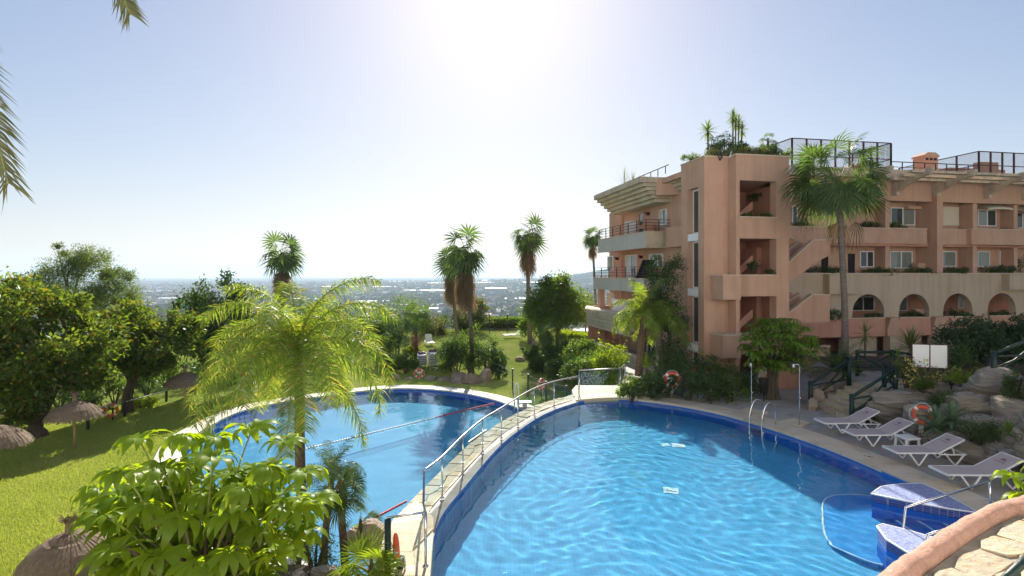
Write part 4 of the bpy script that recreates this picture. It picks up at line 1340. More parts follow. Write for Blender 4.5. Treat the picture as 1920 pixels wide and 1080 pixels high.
for k, px in enumerate((1203, 1212)):
    lo_ = bthing('folded_lounger', ('dark folded lounger propped upright on the middle left balcony, left of two', 'dark folded lounger propped upright on the middle left balcony, right of two')[k], 'lounger', .1, BF(px, .1), 4.66)
    MB().bar((-.25, .35, .05), (.1, -.5, 1.75), .62, .06).build('sling', m_black, lo_, False, False)
    MB().bar((-.3, .5, .55), (.35, -.2, .5), .06, .05).bar((.3, -.2, .0), (.3, -.2, .55), .05, .05).bar((-.3, .5, 0), (-.3, .5, .55), .05, .05).bar((.25, .25, 0), (.05, -.4, 1.5), .05, .05).build('frame', m_black, lo_, False, False)
ta = bthing('balcony_table', 'small wooden table at the far end of the middle left balcony', 'table', .0, BF(1131, .0), 4.66)
MB().box(-.4, .4, -.4, .4, .66, .7).build('table_top', m_pole, ta, False, False)
for sx in (-.34, .34):
    for sy in (-.34, .34):
        MB().box(sx - .03, sx + .03, sy - .03, sy + .03, 0, .66).build('leg', m_pole, ta, False, False)
# ================================================================== FURNITURE, ROCKS, RAILINGS
def lounger_proto():
    r = thing('sun_lounger', 'x', 'sun lounger', (0, 0, 0), 0, 'mauve sun loungers beside the upper pool')
    Hh, W2 = .36, .33
    xb = 1.18
    ang = math.radians(27)
    bl = .82
    be = (xb + bl * math.cos(ang), Hh + bl * math.sin(ang))
    seat = MB().box(.03, xb, -W2 + .03, W2 - .03, Hh + .0, Hh + .018)
    seat.build('seat_sling', m_sling, r, False, False)
    bk = MB().bar((xb, 0, Hh + .01), (be[0], 0, be[1] + .01), 2 * W2 - .06, .018).build('back_sling', m_sling, r, False, False)
    e = MB()
    nx, nz = -math.sin(ang), math.cos(ang)
    def bp(u, v, k=.022): return (xb + u * math.cos(ang) + nx * k, v, Hh + u * math.sin(ang) + nz * k)
    for y0 in (-.05, 0, .05):
        h0 = .07 if y0 else .11
        e.add([bp(.56 + h0, y0, .03), bp(.56, y0 - .03, .03), bp(.56, y0 + .03, .03)], [(0, 1, 2)])
    for k in range(9):
        y = -.15 + k * .034
        e.add([bp(.485, y, .03), bp(.465, y, .03), bp(.465, y + .024, .03), bp(.485, y + .024, .03)], [(0, 1, 2, 3)])
    e.build('emblem', m_mark, bk, False, False)
    fr = MB()
    for s in (-1, 1):
        y = s * W2
        fr.bar((0, y, Hh), (xb, y, Hh), .035, .036)
        fr.bar((xb, y, Hh), (be[0], y, be[1]), .032, .032)
        fr.bar((xb, y, Hh - .03), (1.98, y * .95, Hh - .05), .035, .035)
    fr.bar((.0, -W2, Hh), (.0, W2, Hh), .045, .05).bar((be[0], -W2, be[1]), (be[0], W2, be[1]), .045, .045).bar((1.98, -W2 * .95, Hh - .05), (1.98, W2 * .95, Hh - .05), .035, .035)
    fr.bar((1.72, -.2, Hh - .05), (1.62, -.2, .55), .03, .03).bar((1.72, .2, Hh - .05), (1.62, .2, .55), .03, .03)
    fr.build('frame', m_wplas, r, False, False)
    for s in (-1, 1):
        for x0, xg, x1 in ((.34, .60, .84), (1.34, 1.64, 1.92)):
            y = s * W2
            MB().tube(cr([(x0, y, Hh), (x0 + (xg - x0) * .8, y, .07), (xg, y, .022), (xg + (x1 - xg) * .25, y, .08), (x1, y, Hh - .02)], 3), .026, 7).build('leg', m_wplas, r, True, False)
    return r
lp0 = lounger_proto()
LS = [((10.72, 19.5), .05, 'mauve sun lounger farthest along the upper pool, nearest the wooden stairs'),
      ((10.86, 18.1), .03, 'mauve sun lounger with the small white table at its head, second from the stairs'),
      ((11.02, 16.33), 0, 'mauve sun lounger just in front of the small white table, beside the agave'),
      ((11.10, 14.6), -.02, 'mauve sun lounger nearest the bright leaves at the right edge')]
for i, ((x, y), a, lab) in enumerate(LS):
    o = lp0 if i == 0 else copy_tree(lp0)
    o.location = (x, y, 0.022); o.rotation_euler = (0, 0, a); o['label'] = lab
tb = thing('side_table', 'small white plastic side table between the second and third mauve loungers', 'side table', (12.35, 17.5, 0), .1)
MB().box(-.25, .25, -.25, .25, .40, .43).box(-.2, .2, -.2, .2, .36, .399).build('table_top', m_wplas, tb, False, False)
for sx in (-.2, .2):
    for sy in (-.2, .2):
        MB().bar((sx * 1.12, sy * 1.12, 0), (sx, sy, .4), .055, .055).build('leg', m_wplas, tb, False, False)

def slat_lounger(name_, label, loc, rz, back=35, group=None):
    r = thing('slatted_lounger', label, 'sun lounger', loc, rz, group)
    a = math.radians(back)
    for k in range(8):
        x = .08 + k * .15
        MB().box(x, x + .115, -.31, .31, .34, .365).build('slat', m_wplas, r, False, False)
    bk = MB()
    for s in (-1, 1): bk.bar((1.3, s * .3, .36), (1.3 + .75 * math.cos(a), s * .3, .36 + .75 * math.sin(a)), .04, .04)
    b = bk.build('back_frame', m_wplas, r, False, False)
    for k in range(6):
        u = .05 + k * .125
        MB().bar((1.3 + u * math.cos(a), 0, .36 + u * math.sin(a)), (1.3 + (u + .1) * math.cos(a), 0, .36 + (u + .1) * math.sin(a)), .58, .02).build('slat', m_wplas, b, False, False)
    f = MB()
    for s in (-1, 1): f.bar((0, s * .32, .33), (1.98, s * .32, .33), .05, .06)
    f.build('frame', m_wplas, r, False, False)
    for x in (.15, 1.7):
        for s in (-1, 1): MB().bar((x, s * .31, 0), (x, s * .31, .33), .06, .06).build('leg', m_wplas, r, False, False)
    return r
def on_lawn(px, py):
    d = 40.0
    for _ in range(30):
        z = lawn_z((px - HX) / F * d, d)
        d = (EYE - z) * F / (py - HY)
    return Vector(((px - HX) / F * d, d, z))
g_ = 'white slatted loungers on the far lawn'
for px, py, rz, bk, lab in [(944, 634, .25, 48, 'white slatted lounger on the far lawn with its back raised, nearer of the pair'), (938, 626, .2, 6, 'white slatted lounger lying flat on the far lawn, behind the raised one'), (809, 650, 1.9, 60, 'single white lounger on the far lawn by the thin palm')]:
    p = on_lawn(px, py)
    slat_lounger('', lab, tuple(p), rz, bk, g_)
# two stacks of loungers behind the shrubs
for j, (px, n) in enumerate(((791, 5), (811, 6))):
    p = G(px, 701, LOWZ)
    p.y += 3; p.x = (px - HX) / F * p.y
    for k in range(n):
        r = thing('stacked_lounger', (['lowest', 'second', 'third', 'fourth', 'fifth', 'sixth'][k] + ' white lounger counted from the ground in ' + ['the left stack behind the red ring', 'the right stack beside the cycad'][j]), 'sun lounger', (p.x, p.y, lawn_z(p.x, p.y) + k * .17), -1.4 + j * .05, ['white loungers stacked on the left by the ring', 'white loungers stacked on the right by the cycad'][j])
        MB().box(0, 1.9, -.31, .31, .30, .34).build('bed', m_wplas, r, False, False)
        f = MB()
        for s in (-1, 1): f.bar((0, s * .34, .29), (1.95, s * .34, .29), .05, .07).bar((.15, s * .33, .18 if k else 0), (.15, s * .33, .29), .05, .05).bar((1.75, s * .33, .18 if k else 0), (1.75, s * .33, .29), .05, .05)
        f.build('frame', m_wplas, r, False, False)
    if True:
        t_ = thing('dark_cushion', ['dark cushion on top of the left lounger stack', 'dark cushion on top of the right lounger stack'][j], 'cushion', (p.x, p.y, lawn_z(p.x, p.y) + n * .17 + .18), -1.4)
        MB().box(.1, .85, -.3, .3, 0, .1).build('pad', m_mark, t_, False, False)

# straw parasols
def straw_parasol(label, loc, R=1.08, h=1.95, seed=1):
    r = thing('straw_parasol', label, 'parasol', loc, seed * .7, 'straw parasols on the lower lawn')
    MB().tube([(0, 0, 0), (0, 0, h + .1)], .05, 10).build('pole', m_pole, r, True, False)
    rn = random.Random(seed)
    def skirt(R_, z0, z1, n, lay):
        mb = MB()
        for i in range(n):
            a = 2 * math.pi * i / n + rn.uniform(-.02, .02)
            w = 2 * math.pi * R_ / n * 1.0
            pts = []
            for t in (0, .3, .6, .85, 1.0):
                rr = (.08 + (R_ - .08) * (t ** .72)) * (1 + rn.uniform(-.012, .012))
                z = z1 - (z1 - z0) * (t ** 1.9) + rn.uniform(-.006, .006) - (rn.uniform(0, .09) if t == 1 else 0)
                pts.append((rr, z))
            L, Rr = [], []
            for k, (rr, z) in enumerate(pts):
                da = (w * (.25 + .75 * min(1, rr / R_))) / 2 / max(rr, .06)
                da = min(da, 1.3 * math.pi / n * (1.15 if k < 4 else .6))
                lift = .012 * (i % 2)
                L.append((rr * math.cos(a - da), rr * math.sin(a - da), z + lift)); Rr.append((rr * math.cos(a + da), rr * math.sin(a + da), z + lift))
            mb.strip(L, Rr)
        return mb
    MB().lathe([(R * .95, h - .52), (R * .85, h - .36), (R * .6, h - .17), (R * .3, h - .06), (.06, h - .01)], 36).build('straw_lining', m_straw, r, True, False)
    tag(skirt(R, h - .55, h + .02, 90, 0).build('thatch', m_straw, r, False, False), kind='stuff')
    tag(skirt(R * .42, h - .08, h + .10, 46, 1).build('thatch_cap', m_straw, r, False, False), kind='stuff')
    kn = MB().lathe([(.16, h + .0), (.085, h + .12), (.075, h + .3), (.1, h + .38), (.085, h + .44)], 12)
    for i in range(40):
        a = rn.uniform(0, 6.28)
        b = (rn.uniform(.04, .1) * math.cos(a), rn.uniform(.04, .1) * math.sin(a))
        o_ = rn.uniform(.06, .16)
        mb_p = Vector((b[0], b[1], h + .36)); q = mb_p + Vector((math.cos(a) * o_, math.sin(a) * o_, rn.uniform(.05, .17)))
        kn.bar(mb_p, q, .012, .012)
    kn.build('topknot', m_straw, r, False, False)
    return r
for px, py, d, lab, sd in [(140, 841, None, 'straw parasol standing in the tree shade near the orange life ring', 1), (130, None, 12.3, 'large straw parasol at the bottom left beside the umbrella tree', 2), (-8, 903, None, 'straw parasol cut by the left edge of the lawn', 3), (347, 768, None, 'dim straw parasol under the dark trees by the hedge', 4)]:
    if d is None:
        p = G(px, py, LOWZ)
    else:
        p = Vector(((px - HX) / F * d, d, LOWZ))
    p.z = lawn_z(p.x, p.y)
    if sd == 2: p.z -= .2
    straw_parasol(lab, tuple(p), .97 if sd == 2 else 1.08, 1.92, sd)

# life rings
def ring(label, c, face, R=.29, r=.075, post=None, rope=True, tilt=0):
    c = Vector(c); f = Vector(face).normalized()
    t = thing('life_ring', label, 'life ring', tuple(c), 0, 'orange life rings')
    s = f.cross(Vector((0, 0, 1))).normalized(); u = s.cross(f).normalized()
    n = 40
    mb = MB()
    pts = [s * (R * math.cos(2 * math.pi * i / n)) + u * (R * math.sin(2 * math.pi * i / n)) for i in range(n)]
    for i in range(n + 1):
        p = pts[i % n]; rad = p.normalized()
        for k in range(10):
            a = 2 * math.pi * k / 10
            mb.v.append(tuple(p + rad * (r * math.cos(a)) + f * (r * .8 * math.sin(a))))
    for i in range(n):
        white = (i % 10) in (4, 5)
        for k in range(10):
            mb.f.append((i * 10 + k, i * 10 + (k + 1) % 10, (i + 1) * 10 + (k + 1) % 10, (i + 1) * 10 + k)); mb.m.append(1 if white else 0)
    mb.build('ring', [m_orange, m_wplas], t, True, False)
    if rope:
        rp = MB()
        for i in range(4):
            a0, a1 = math.radians(45 + 90 * i), math.radians(135 + 90 * i)
            rp.tube([(s * math.cos(a0 + (a1 - a0) * k / 5) + u * math.sin(a0 + (a1 - a0) * k / 5)) * (R + r + .01 - .05 * math.sin(math.pi * k / 5) * -1) + f * .02 for k in range(6)], .012, 5)
        rp.tube([u * -.28 + f * .1 + s * .02, u * -.5 + f * .1 - s * .04, u * -.55 + f * .1 + s * .05, u * -.3 + f * .11 + s * .06], .018, 5).tube([u * -.3 + f * .12 - s * .04, u * -.62 + f * .1 + s * .0, u * -.3 + f * .12 + s * .03], .018, 5)
        rp.build('rope', m_rope, t, False, False)
    if post:
        zb, pm = post
        MB().box(-.03, .03, .1, .16, zb - c.z, .1).box(-.2, .2, .08, .1, .0, .08).build('post', pm, t, False, False)
    return t
ring('orange life ring on a post before the dark bushes by the upper pool', P(1260, 712, 24.6), (-.05, -1, 0), .29, .07, (0.0, m_steel))
ring('red life ring with ropes by the stacked loungers beyond the lower pool', P(786, 700, 40.2), (.1, -1, 0), .27, .07, (LOWZ, m_steel))
ring('red life ring on the wire fence seen through the glass balustrade', P(1015, 721, 34.0), (.9, -.7, 0), .3, .075, (LOWZ, m_black))
ring('orange life ring hanging from the cable in the shade of the left trees', P(208, 769, 28.6), (.25, -1, 0), .29, .07, (LOWZ - .05, m_black), False)
ring('orange life ring leaning on the rock wall behind the agave', P(1731, 778, 17.9), (-.75, -.65, .1), .25, .065, (.3, m_pole))

# lifeguard chair
lg = thing('lifeguard_chair', 'white lifeguard high chair with ladder steps on the grass left of the lower pool', 'lifeguard chair', tuple(G(464, 748, LOWZ)))
q0 = G(464, 748, LOWZ)
f = MB()
pts = {'fl': (-.55, -.45), 'fr': (.5, -.35), 'bl': (-.45, .5), 'br': (.55, .45)}
top = {'fl': (-.25, -.2), 'fr': (.25, -.2), 'bl': (-.25, .25), 'br': (.25, .25)}
for k in pts:
    MB().bar(q0 + Vector((pts[k][0], pts[k][1], 0)), q0 + Vector((top[k][0], top[k][1], 1.35)), .05, .05).build('leg', m_wplas, lg)
f.bar(q0 + Vector((-.42, -.36, .6)), q0 + Vector((.4, -.3, .6)), .3, .03).box(q0.x - .28, q0.x + .28, q0.y - .25, q0.y + .28, q0.z + 1.33, q0.z + 1.38)
f.build('seat', m_wplas, lg)
MB().bar(q0 + Vector((.1, .26, 1.38)), q0 + Vector((.14, .32, 1.98)), .5, .04).build('backrest', m_wplas, lg)
for k in range(5):
    z = .22 + k * .24
    w = 1 - z / 1.35
    MB().bar(q0 + Vector((.25 + .27 * w, -.2 - .15 * w, z)), q0 + Vector((.25 + .32 * w, .25 + .2 * w, z)), .1, .03).build('step', m_wplas, lg)
MB().box(q0.x - .5, q0.x - .1, q0.y - .1, q0.y + .15, q0.z + 1.4, q0.z + 1.55).build('folded_towel', m_rfl, lg)

# fences
wf = thing('wire_fence', 'black post and wire fence at the right end of the lower pool', 'fence', tuple(G(990, 745, LOWZ)))
fp = [P(910, 694, 40.5), P(961, 712, 36.5), P(990, 727, 34.5), P(1024, 745, 32.2), P(1062, 750, 31)]
for i, p in enumerate(fp):
    z0 = lawn_z(p.x, p.y) - .1
    MB().box(p.x - .045, p.x + .045, p.y - .045, p.y + .045, z0, LOWZ + 1.35).build('post', m_black, wf)
for k in range(4):
    MB().tube([Vector((p.x, p.y, LOWZ + .3 + k * .32)) for p in fp], .01, 4).build('wire', m_steel, wf)
cf = thing('cable_fence', 'single cable strung along the hedge under the left trees', 'fence', tuple(G(240, 770, LOWZ)))
ca_, cb_ = P(165, 768, 27), P(312, 733, 33)
MB().tube([ca_, ca_.lerp(cb_, .5) + Vector((0, 0, -.05)), cb_], .03, 6).build('cable', m_steel, cf, True)
for p in (ca_, ca_.lerp(cb_, .42), cb_):
    MB().box(p.x - .05, p.x + .05, p.y - .05, p.y + .05, LOWZ - .4, p.z + .03).build('post', m_black, cf)
ff = thing('lawn_fence', 'thin dark post fence along the far edge of the lawn', 'fence', tuple(on_lawn(900, 640)))
fps = [(742, 670), (821, 640), (918, 624), (951, 616), (1003, 618)]
fv = []
for px, py in fps:
    d = 64 if px > 800 else 58
    p = Vector(((px - HX) / F * d, d, lawn_z((px - HX) / F * d, d)))
    fv.append(p)
    MB().box(p.x - .06, p.x + .06, p.y - .06, p.y + .06, p.z - .2, p.z + 1.9).build('post', m_black, ff)
for k in range(3):
    MB().tube([p + Vector((0, 0, .5 + k * .6)) for p in fv], .012, 4).build('wire', m_black, ff)

# rescue tube on a dark post by the landing
rp0 = P(742, 1040, 11.6)
rt = thing('rescue_buoy', 'red rescue tube hanging on a dark post by the sandstone landing', 'rescue buoy', tuple(P(743, 1050, 10.3)))
rt.scale = (.66, .66, .66)
MB().tube(cr([(0, 0, .02), (0.01, 0, .14), (.0, 0, .36), (-.015, 0, .62), (-.02, 0, .76)], 4), [.04, .065, .08, .088, .092, .094, .094, .093, .092, .09, .086, .08, .073, .064, .052, .036, .015], 12).build('float', m_orange, rt, True, False)
MB().tube([(0, 0, .2), (0, 0, .26)], .099, 12).build('white_band', m_wplas, rt, True, False)
MB().tube(cr([(.02, -.05, .5), (-.05, -.12, .2), (-.08, -.05, -.05), (0.02, -.08, -.2)], 4), .012, 5).build('strap', m_rope, rt, True, False)
dp = thing('dark_post', 'dark round post behind the red rescue tube', 'post', (G(727, 974, 1.0).x, G(727, 974, 1.0).y, 0))
MB().tube([(0, 0, -1.6), (0, 0, 1.0)], .06, 10).build('shaft', m_green, dp, True, False)
hp = thing('hose_stand', 'steel bowed hose stand in front of the red rescue tube', 'stand', tuple(P(748, 1080, 10.4)))
MB().tube(cr([(-.2, -.1, -.6), (-.08, 0, -.05), (0, 0, .3), (.06, 0, .38), (.1, 0, .3), (.14, 0, -.1)], 4), .022, 8).build('bow', m_steel, hp, True, False)
MB().tube([(.02, .05, -1.2), (.02, .05, .3)], .06, 10).build('post', m_green, hp, True, False)

# showers, bin, drain slab
for px, yt, yb, lab, hx in ((1409, 681, 780, 'slim steel shower pole in front of the dark bushes', -.03), (1499, 683, 797, 'slim steel shower pole beside the wooden stairs', -.22)):
    b = G(px, yb); h = (yb - yt) / F * b.y
    sh = thing('shower', lab, 'outdoor shower', tuple(b), 0, 'steel poolside showers')
    MB().tube(cr([(0, 0, 0), (0, 0, h * .85), (0, 0, h - .08), (hx * .4, 0, h), (hx, 0, h - .02)], 3), .017, 8).build('pole', m_steel, sh, True, False)
    MB().tube([(hx, 0, h), (hx, 0, h - .12)], .032, 8).build('shower_head', m_wplas, sh, True, False)
    MB().tube([(0, -.03, h * .45), (0, -.09, h * .45)], .03, 8).build('tap', m_steel, sh, True, False)
ds = thing('shower_tray', 'pale stone shower tray set in the grey paving', 'paving', tuple(G(1488, 790)))
q = [G(1462, 790), G(1487, 784), G(1520, 793), G(1503, 800)]
MB().prism([(p.x, p.y) for p in q], -.03, .012).build('tray', m_landing, ds)
ds2 = thing('shower_tray', 'pale stone slab in the paving by the pool ladder', 'paving', tuple(G(1405, 772)))
q = [G(1383, 771), G(1402, 764), G(1440, 772), G(1424, 780)]
MB().prism([(p.x, p.y) for p in q], -.03, .012).build('tray', m_landing, ds2)
bi = thing('litter_bin', 'dark litter bin on a post behind the shower', 'bin', tuple(G(1432, 752)))
MB().lathe([(.0, .35), (.16, .35), (.2, .95), (.21, 1.0), (.0, 1.0)], 12).build('bucket', m_black, bi, True, False)
MB().tube([(0, 0, 0), (0, 0, .4)], .03, 6).build('post', m_black, bi, False, False)

# stone steps and green wooden railings
ss = thing('stone_steps', 'worn stone steps climbing right between dark green wooden railings', 'steps', (12.6, 22.2, 0))
for k in range(6):
    x0 = 12.55 + k * .34
    for j in range(3):
        y0 = 20.9 + j * .85
        rn = random.Random(k * 7 + j)
        MB().box(x0 + rn.uniform(-.03, .03), x0 + .42, y0 + .01, y0 + .84, -.05 + k * .17, .15 + k * .17 + rn.uniform(-.015, .015)).build('step', m_crazy, ss)
MB().box(12.8, 14.6, 20.9, 23.4, -1, -.06).box(14.55, 17.5, 20.9, 26, -1, 1.0).build('step_core', m_deck, ss)
for k in range(6):
    rn = random.Random(50 + k)
    MB().box(14.57 + (k % 3) * .9, 15.45 + (k % 3) * .9, 20.95 + (k // 3) * 1.2, 22.1 + (k // 3) * 1.2, 1.0, 1.03 + rn.uniform(0, .02)).build('paving_slab', m_crazy, ss)
def wood_rail(label, pts, h=1.0):
    r = thing('wooden_railing', label, 'railing', tuple(pts[0]), 0, 'dark green wooden railings')
    for p in pts:
        p = Vector(p)
        MB().tube([p + Vector((0, 0, -.15)), p + Vector((0, 0, h + .04))], .085, 10).build('post', m_green, r, True)
    for a, b in zip(pts[:-1], pts[1:]):
        a, b = Vector(a), Vector(b)
        MB().tube([a + Vector((0, 0, h - .06)), b + Vector((0, 0, h - .06))], .06, 8).build('top_rail', m_green, r, True)
        MB().tube([a + Vector((0, 0, .36)), b + Vector((0, 0, .36))], .035, 6).build('mid_rail', m_green, r, True)
        MB().tube([a + Vector((0, 0, .1)), b + Vector((0, 0, h - .12))], .035, 6).tube([a + Vector((0, 0, h - .15)), b + Vector((0, 0, .12))], .035, 6).build('cross_brace', m_green, r, True)
wood_rail('dark green wooden railing on the near side of the stone steps', [(12.62, 20.8, 0), (14.45, 21.1, .98), (14.62, 22.0, 1.0)])
wood_rail('dark green wooden railing on the far side of the stone steps', [(12.45, 23.35, 0), (14.2, 23.6, .95), (14.6, 24.6, 1.0)])
wood_rail('dark green wooden railing at the head of the stone steps', [(15.3, 24.8, 1.0), (16.9, 24.9, 1.0), (17.5, 23.6, 1.0)], 1.1)
wood_rail('dark green wooden railing sloping above the rock wall at the right edge', [(16.0, 18.6, 2.0), (17.6, 18.4, 2.75)], .9)

# raised bank behind the rock wall
def bank_z(x, y):
    t = min(1, max(0, (x - 14.7) / 1.9))
    s = min(1, max(0, (22.6 - y) / 4.5))
    z = -.5 + t * (1.45 + 1.2 * s)
    return z + .1 * noise.noise(Vector((x * .9, y * .9, 2)))
bk = grid_sheet(14.0, 34, 9, 31, .5, bank_z, lambda x, y: (x < 17.6 and 20.8 < y < 26.2) or (y > 26 and x < 16.5))
struct('planted_bank', bk, m_soil, True)
# boulders
def boulder_mesh(seed, box=.55):
    bm = bmesh.new()
    bmesh.ops.create_icosphere(bm, subdivisions=4, radius=1.0)
    o = Vector((seed * 7.3, seed * 3.1, seed))
    rb = random.Random(seed + 3)
    planes = [(Vector((rb.gauss(0, 1), rb.gauss(0, 1), rb.gauss(0, .8))).normalized(), rb.uniform(.62, .86)) for _ in range(15)]
    for v in bm.verts:
        p = v.co.copy()
        k = max(abs(p.x), abs(p.y), abs(p.z))
        q = p.lerp(p / k * .84, box)
        q = q * (1 + .15 * noise.noise(p * 1.2 + o) + .07 * noise.noise(p * 3.0 + o) + .03 * noise.noise(p * 8 + o))
        for n_, dd in planes:
            ex = q.dot(n_) - dd
            if ex > 0: q = q - n_ * ex * .93
        q.x += .10 * noise.noise(Vector((q.y, q.z, seed))) + .2 * q.z * noise.noise(Vector((seed, 3.3, 1)))
        # bedding: faint ledges across the face
        q.x *= 1 + .035 * math.sin(q.z * 13 + 2.5 * noise.noise(p * 1.4 + o))
        q.y *= 1 + .045 * math.sin(q.z * 11 + 2.5 * noise.noise(p * 1.4 + o))
        v.co = q
    me = bpy.data.meshes.new('boulder')
    bm.to_mesh(me); bm.free()
    return me
BM_ = [boulder_mesh(s, .86) for s in range(6)]
for m_ in BM_: m_.materials.append(m_rock)
BR_ = [boulder_mesh(10 + s, .5) for s in range(4)]
for m_ in BR_: m_.materials.append(m_rockr)
rw = thing('rock_wall', 'stacked grey boulder wall behind the mauve loungers', 'rock wall', (14.3, 17.5, 0))
BL = [ # px, py, w px, h px, distance
    (1664, 773, 72, 38, 20.6), (1620, 776, 40, 30, 21.4), (1719, 792, 42, 60, 18.8), (1700, 806, 40, 30, 19.4), (1737, 832, 48, 26, 17.6), (1845, 812, 104, 66, 17.2), (1785, 790, 46, 60, 17.9), (1903, 828, 42, 46, 15.9), (1905, 866, 50, 36, 15.2), (1820, 850, 90, 40, 16.5), (1870, 858, 60, 44, 15.9), (1775, 828, 60, 44, 17.2),
    (1695, 750, 112, 34, 20.6), (1822, 763, 104, 54, 18.2), (1905, 779, 68, 72, 17.0), (1763, 768, 46, 40, 19.2), (1950, 790, 60, 70, 15.6),
    (1752, 731, 56, 30, 20.3), (1654, 743, 28, 28, 21.2), (1704, 737, 20, 12, 20.4), (1853, 738, 76, 22, 18.5), (1805, 736, 28, 16, 19.2), (1864, 716, 82, 40, 18.3), (1917, 734, 34, 56, 17.2), (1950, 735, 50, 60, 16.6), (1945, 850, 60, 60, 14.4), (1960, 905, 60, 50, 13.8)]
for i, (px, py, w, h, d) in enumerate(BL):
    c = P(px, py, d)
    s = d / F
    place('boulder', BM_[i % 6], rw, tuple(c - rw.location + Vector((.1, .12, 0))), (random.Random(i).uniform(-.12, .12), random.Random(i + 9).uniform(-.14, .14), random.Random(i + 5).uniform(-.4, .1) + (math.pi if i % 2 else 0)), (w * s * .6, .3 + w * s * .3, h * s * .64))
tag(MB().prism([(14.3, 21.0), (15.0, 21.0), (16.4, 14), (16.4, 10), (14.2, 10), (14.2, 15)], -.2, 1.0).build('rubble_core', m_rock, rw), kind='stuff')
def rocks(name, label, lst, z0, cat='rocks', meshes=BR_):
    c0 = P(lst[0][0], lst[0][1], lst[0][4])
    t = thing(name, label, cat, tuple(c0))
    for i, (px, py, w, h, d) in enumerate(lst):
        s = d / F
        place('boulder', meshes[i % len(meshes)], t, tuple(P(px, py, d) - c0), (0, 0, i * 1.3), (w * s * .55, w * s * .5, h * s * .58))
    return t
rocks('rock_edging', 'row of pinkish rocks edging the bed behind the lower pool', [(742, 715, 30, 26, 40.5), (768, 718, 26, 22, 40), (805, 718, 30, 26, 40), (832, 720, 34, 26, 39.6), (861, 716, 44, 34, 39), (885, 716, 44, 32, 38.6), (910, 709, 26, 36, 39), (716, 716, 30, 22, 41), (690, 714, 30, 22, 42)], LOWZ)
rocks('rock_edging', 'small pale rocks edging the lawn below the right bed', [(975, 675, 24, 12, 47), (985, 672, 14, 12, 47.5), (1045, 688, 22, 14, 38), (1062, 692, 16, 18, 37), (1058, 665, 16, 12, 44)], LOWZ)
rocks('garden_rock', 'big reddish rock among the fan palms beside the landing', [(702, 1012, 62, 70, 12.8), (663, 1012, 40, 40, 13.4)], -1)
rocks('garden_rock', 'pale boulder at the bottom edge below the fan palms', [(612, 1082, 60, 40, 10.6), (560, 1090, 40, 30, 10.4)], -1, 'rocks', BM_[:2])
rocks('stair_rock', 'rough rocks left of the stone steps', [(1530, 745, 30, 34, 23.5), (1548, 730, 34, 26, 24.2), (1522, 762, 22, 30, 22.8), (1558, 745, 26, 20, 23.6)], 0)
rocks('pot_stone', 'clay coloured block on the lawn by the tall palm', [(1003, 646, 14, 12, 53)], -1, 'block')

# notice board
nb = thing('notice_board', 'two panel white notice board with red frame above the rock wall', 'notice board', tuple(P(1743, 668, 21.0)), -.25)
f = MB()
hw, hh = .58, .43
for x in (-hw, 0, hw): f.box(x - .018, x + .018, -.03, .03, -hh - (1.9 if x else 0), hh)
f.box(-hw - .03, hw + .03, -.034, .034, hh, hh + .025).box(-hw - .03, hw + .03, -.034, .034, -hh - .015, -hh + .015)
f.build('frame', m_iron, nb, False, False)
for x in (-hw, 0):
    MB().box(x + .019, x + hw - .019, -.02, .02, -hh + .016, hh).build('panel', m_white, nb, False, False)
# wall lantern on the bank, round garden pool beyond the hedge
la_ = thing('garden_light', 'black garden spotlight on a stake among the yellow flowers', 'garden light', tuple(P(1784, 720, 20)))
MB().tube([(0, 0, -.5), (0, 0, .0)], .02, 6).build('stake', m_black, la_, False, False)
MB().tube([(-.05, 0, .15), (.05, 0, -.12)], [.09, .06], 10).build('lamp_head', m_black, la_, True, False)
gp = P(1110, 622, 62)
gp.z = lawn_z(gp.x, gp.y) if gp.x < 16 else -.9
pp = thing('garden_pool', 'round bright blue pool beyond the clipped hedge', 'pool', (gp.x, gp.y, -1.25))
MB().lathe([(2.1, 0), (2.1, .62), (2.0, .64), (1.95, .6)], 32).build('pool_wall', m_shut, pp, True, False)
MB().lathe([(1.95, .55), (.001, .55)], 32).build('pool_water', m_bluep, pp, False, False)
MB().bar((1.2, -2.3, 0), (1.2, -2.3, 1.6), .12, .12).build('post', m_black, pp, False, False)

# ---- the terrace edge in the foreground: stucco roll, flagstones, railing
EDGE = cr([Vector((1.0, 2.2, 3.12)), G(1500, 1300, 3.12), G(1612, 1150, 3.12), G(1684, 1082, 3.12), G(1746, 1037, 3.12), G(1808, 995, 3.12), G(1872, 962, 3.12), G(1925, 947, 3.12), G(1990, 936, 3.12), G(2150, 922, 3.12)], 8)
te = thing('terrace_parapet', 'rounded pink stucco parapet with flagstones in the bottom right corner', 'parapet', tuple(EDGE[20]))
rn = random.Random(4)
sr = MB().tube(even(EDGE, .025), .088, 30)
for i, v in enumerate(sr.v):
    v = Vector(v)
    w = .010 * noise.noise(v * 3.5) + .006 * noise.noise(v * 11) + .0035 * noise.noise(v * 34)
    sr.v[i] = tuple(v + Vector((w, w, w)))
sr.build('stucco_roll', m_stucco, te, True)
wl_ = MB()
inn = offs(EDGE, -.02)
wl_.strip([(p.x, p.y, 3.1) for p in EDGE], [(p.x, p.y, -.2) for p in EDGE])
wl_.build('outer_wall', m_stucco, te)
sd = -.09 if (offs(EDGE, -.09)[20].y < EDGE[20].y) else .09
sg = 1 if sd > 0 else -1
bed = MB().strip([(p.x, p.y, 3.09) for p in offs(EDGE, sd)], [(p.x, p.y, 3.09) for p in offs(EDGE, sg * 2.2)])
bed.build('mortar_bed', m_mortar, te)
E2 = even(EDGE, .03)
def ep(s, w):
    i = min(int(s / .03), len(E2) - 2)
    a, b = E2[i], E2[i + 1]
    t = (b - a).normalized()
    return Vector((a.x - t.y * w * sg, a.y + t.x * w * sg, 0))
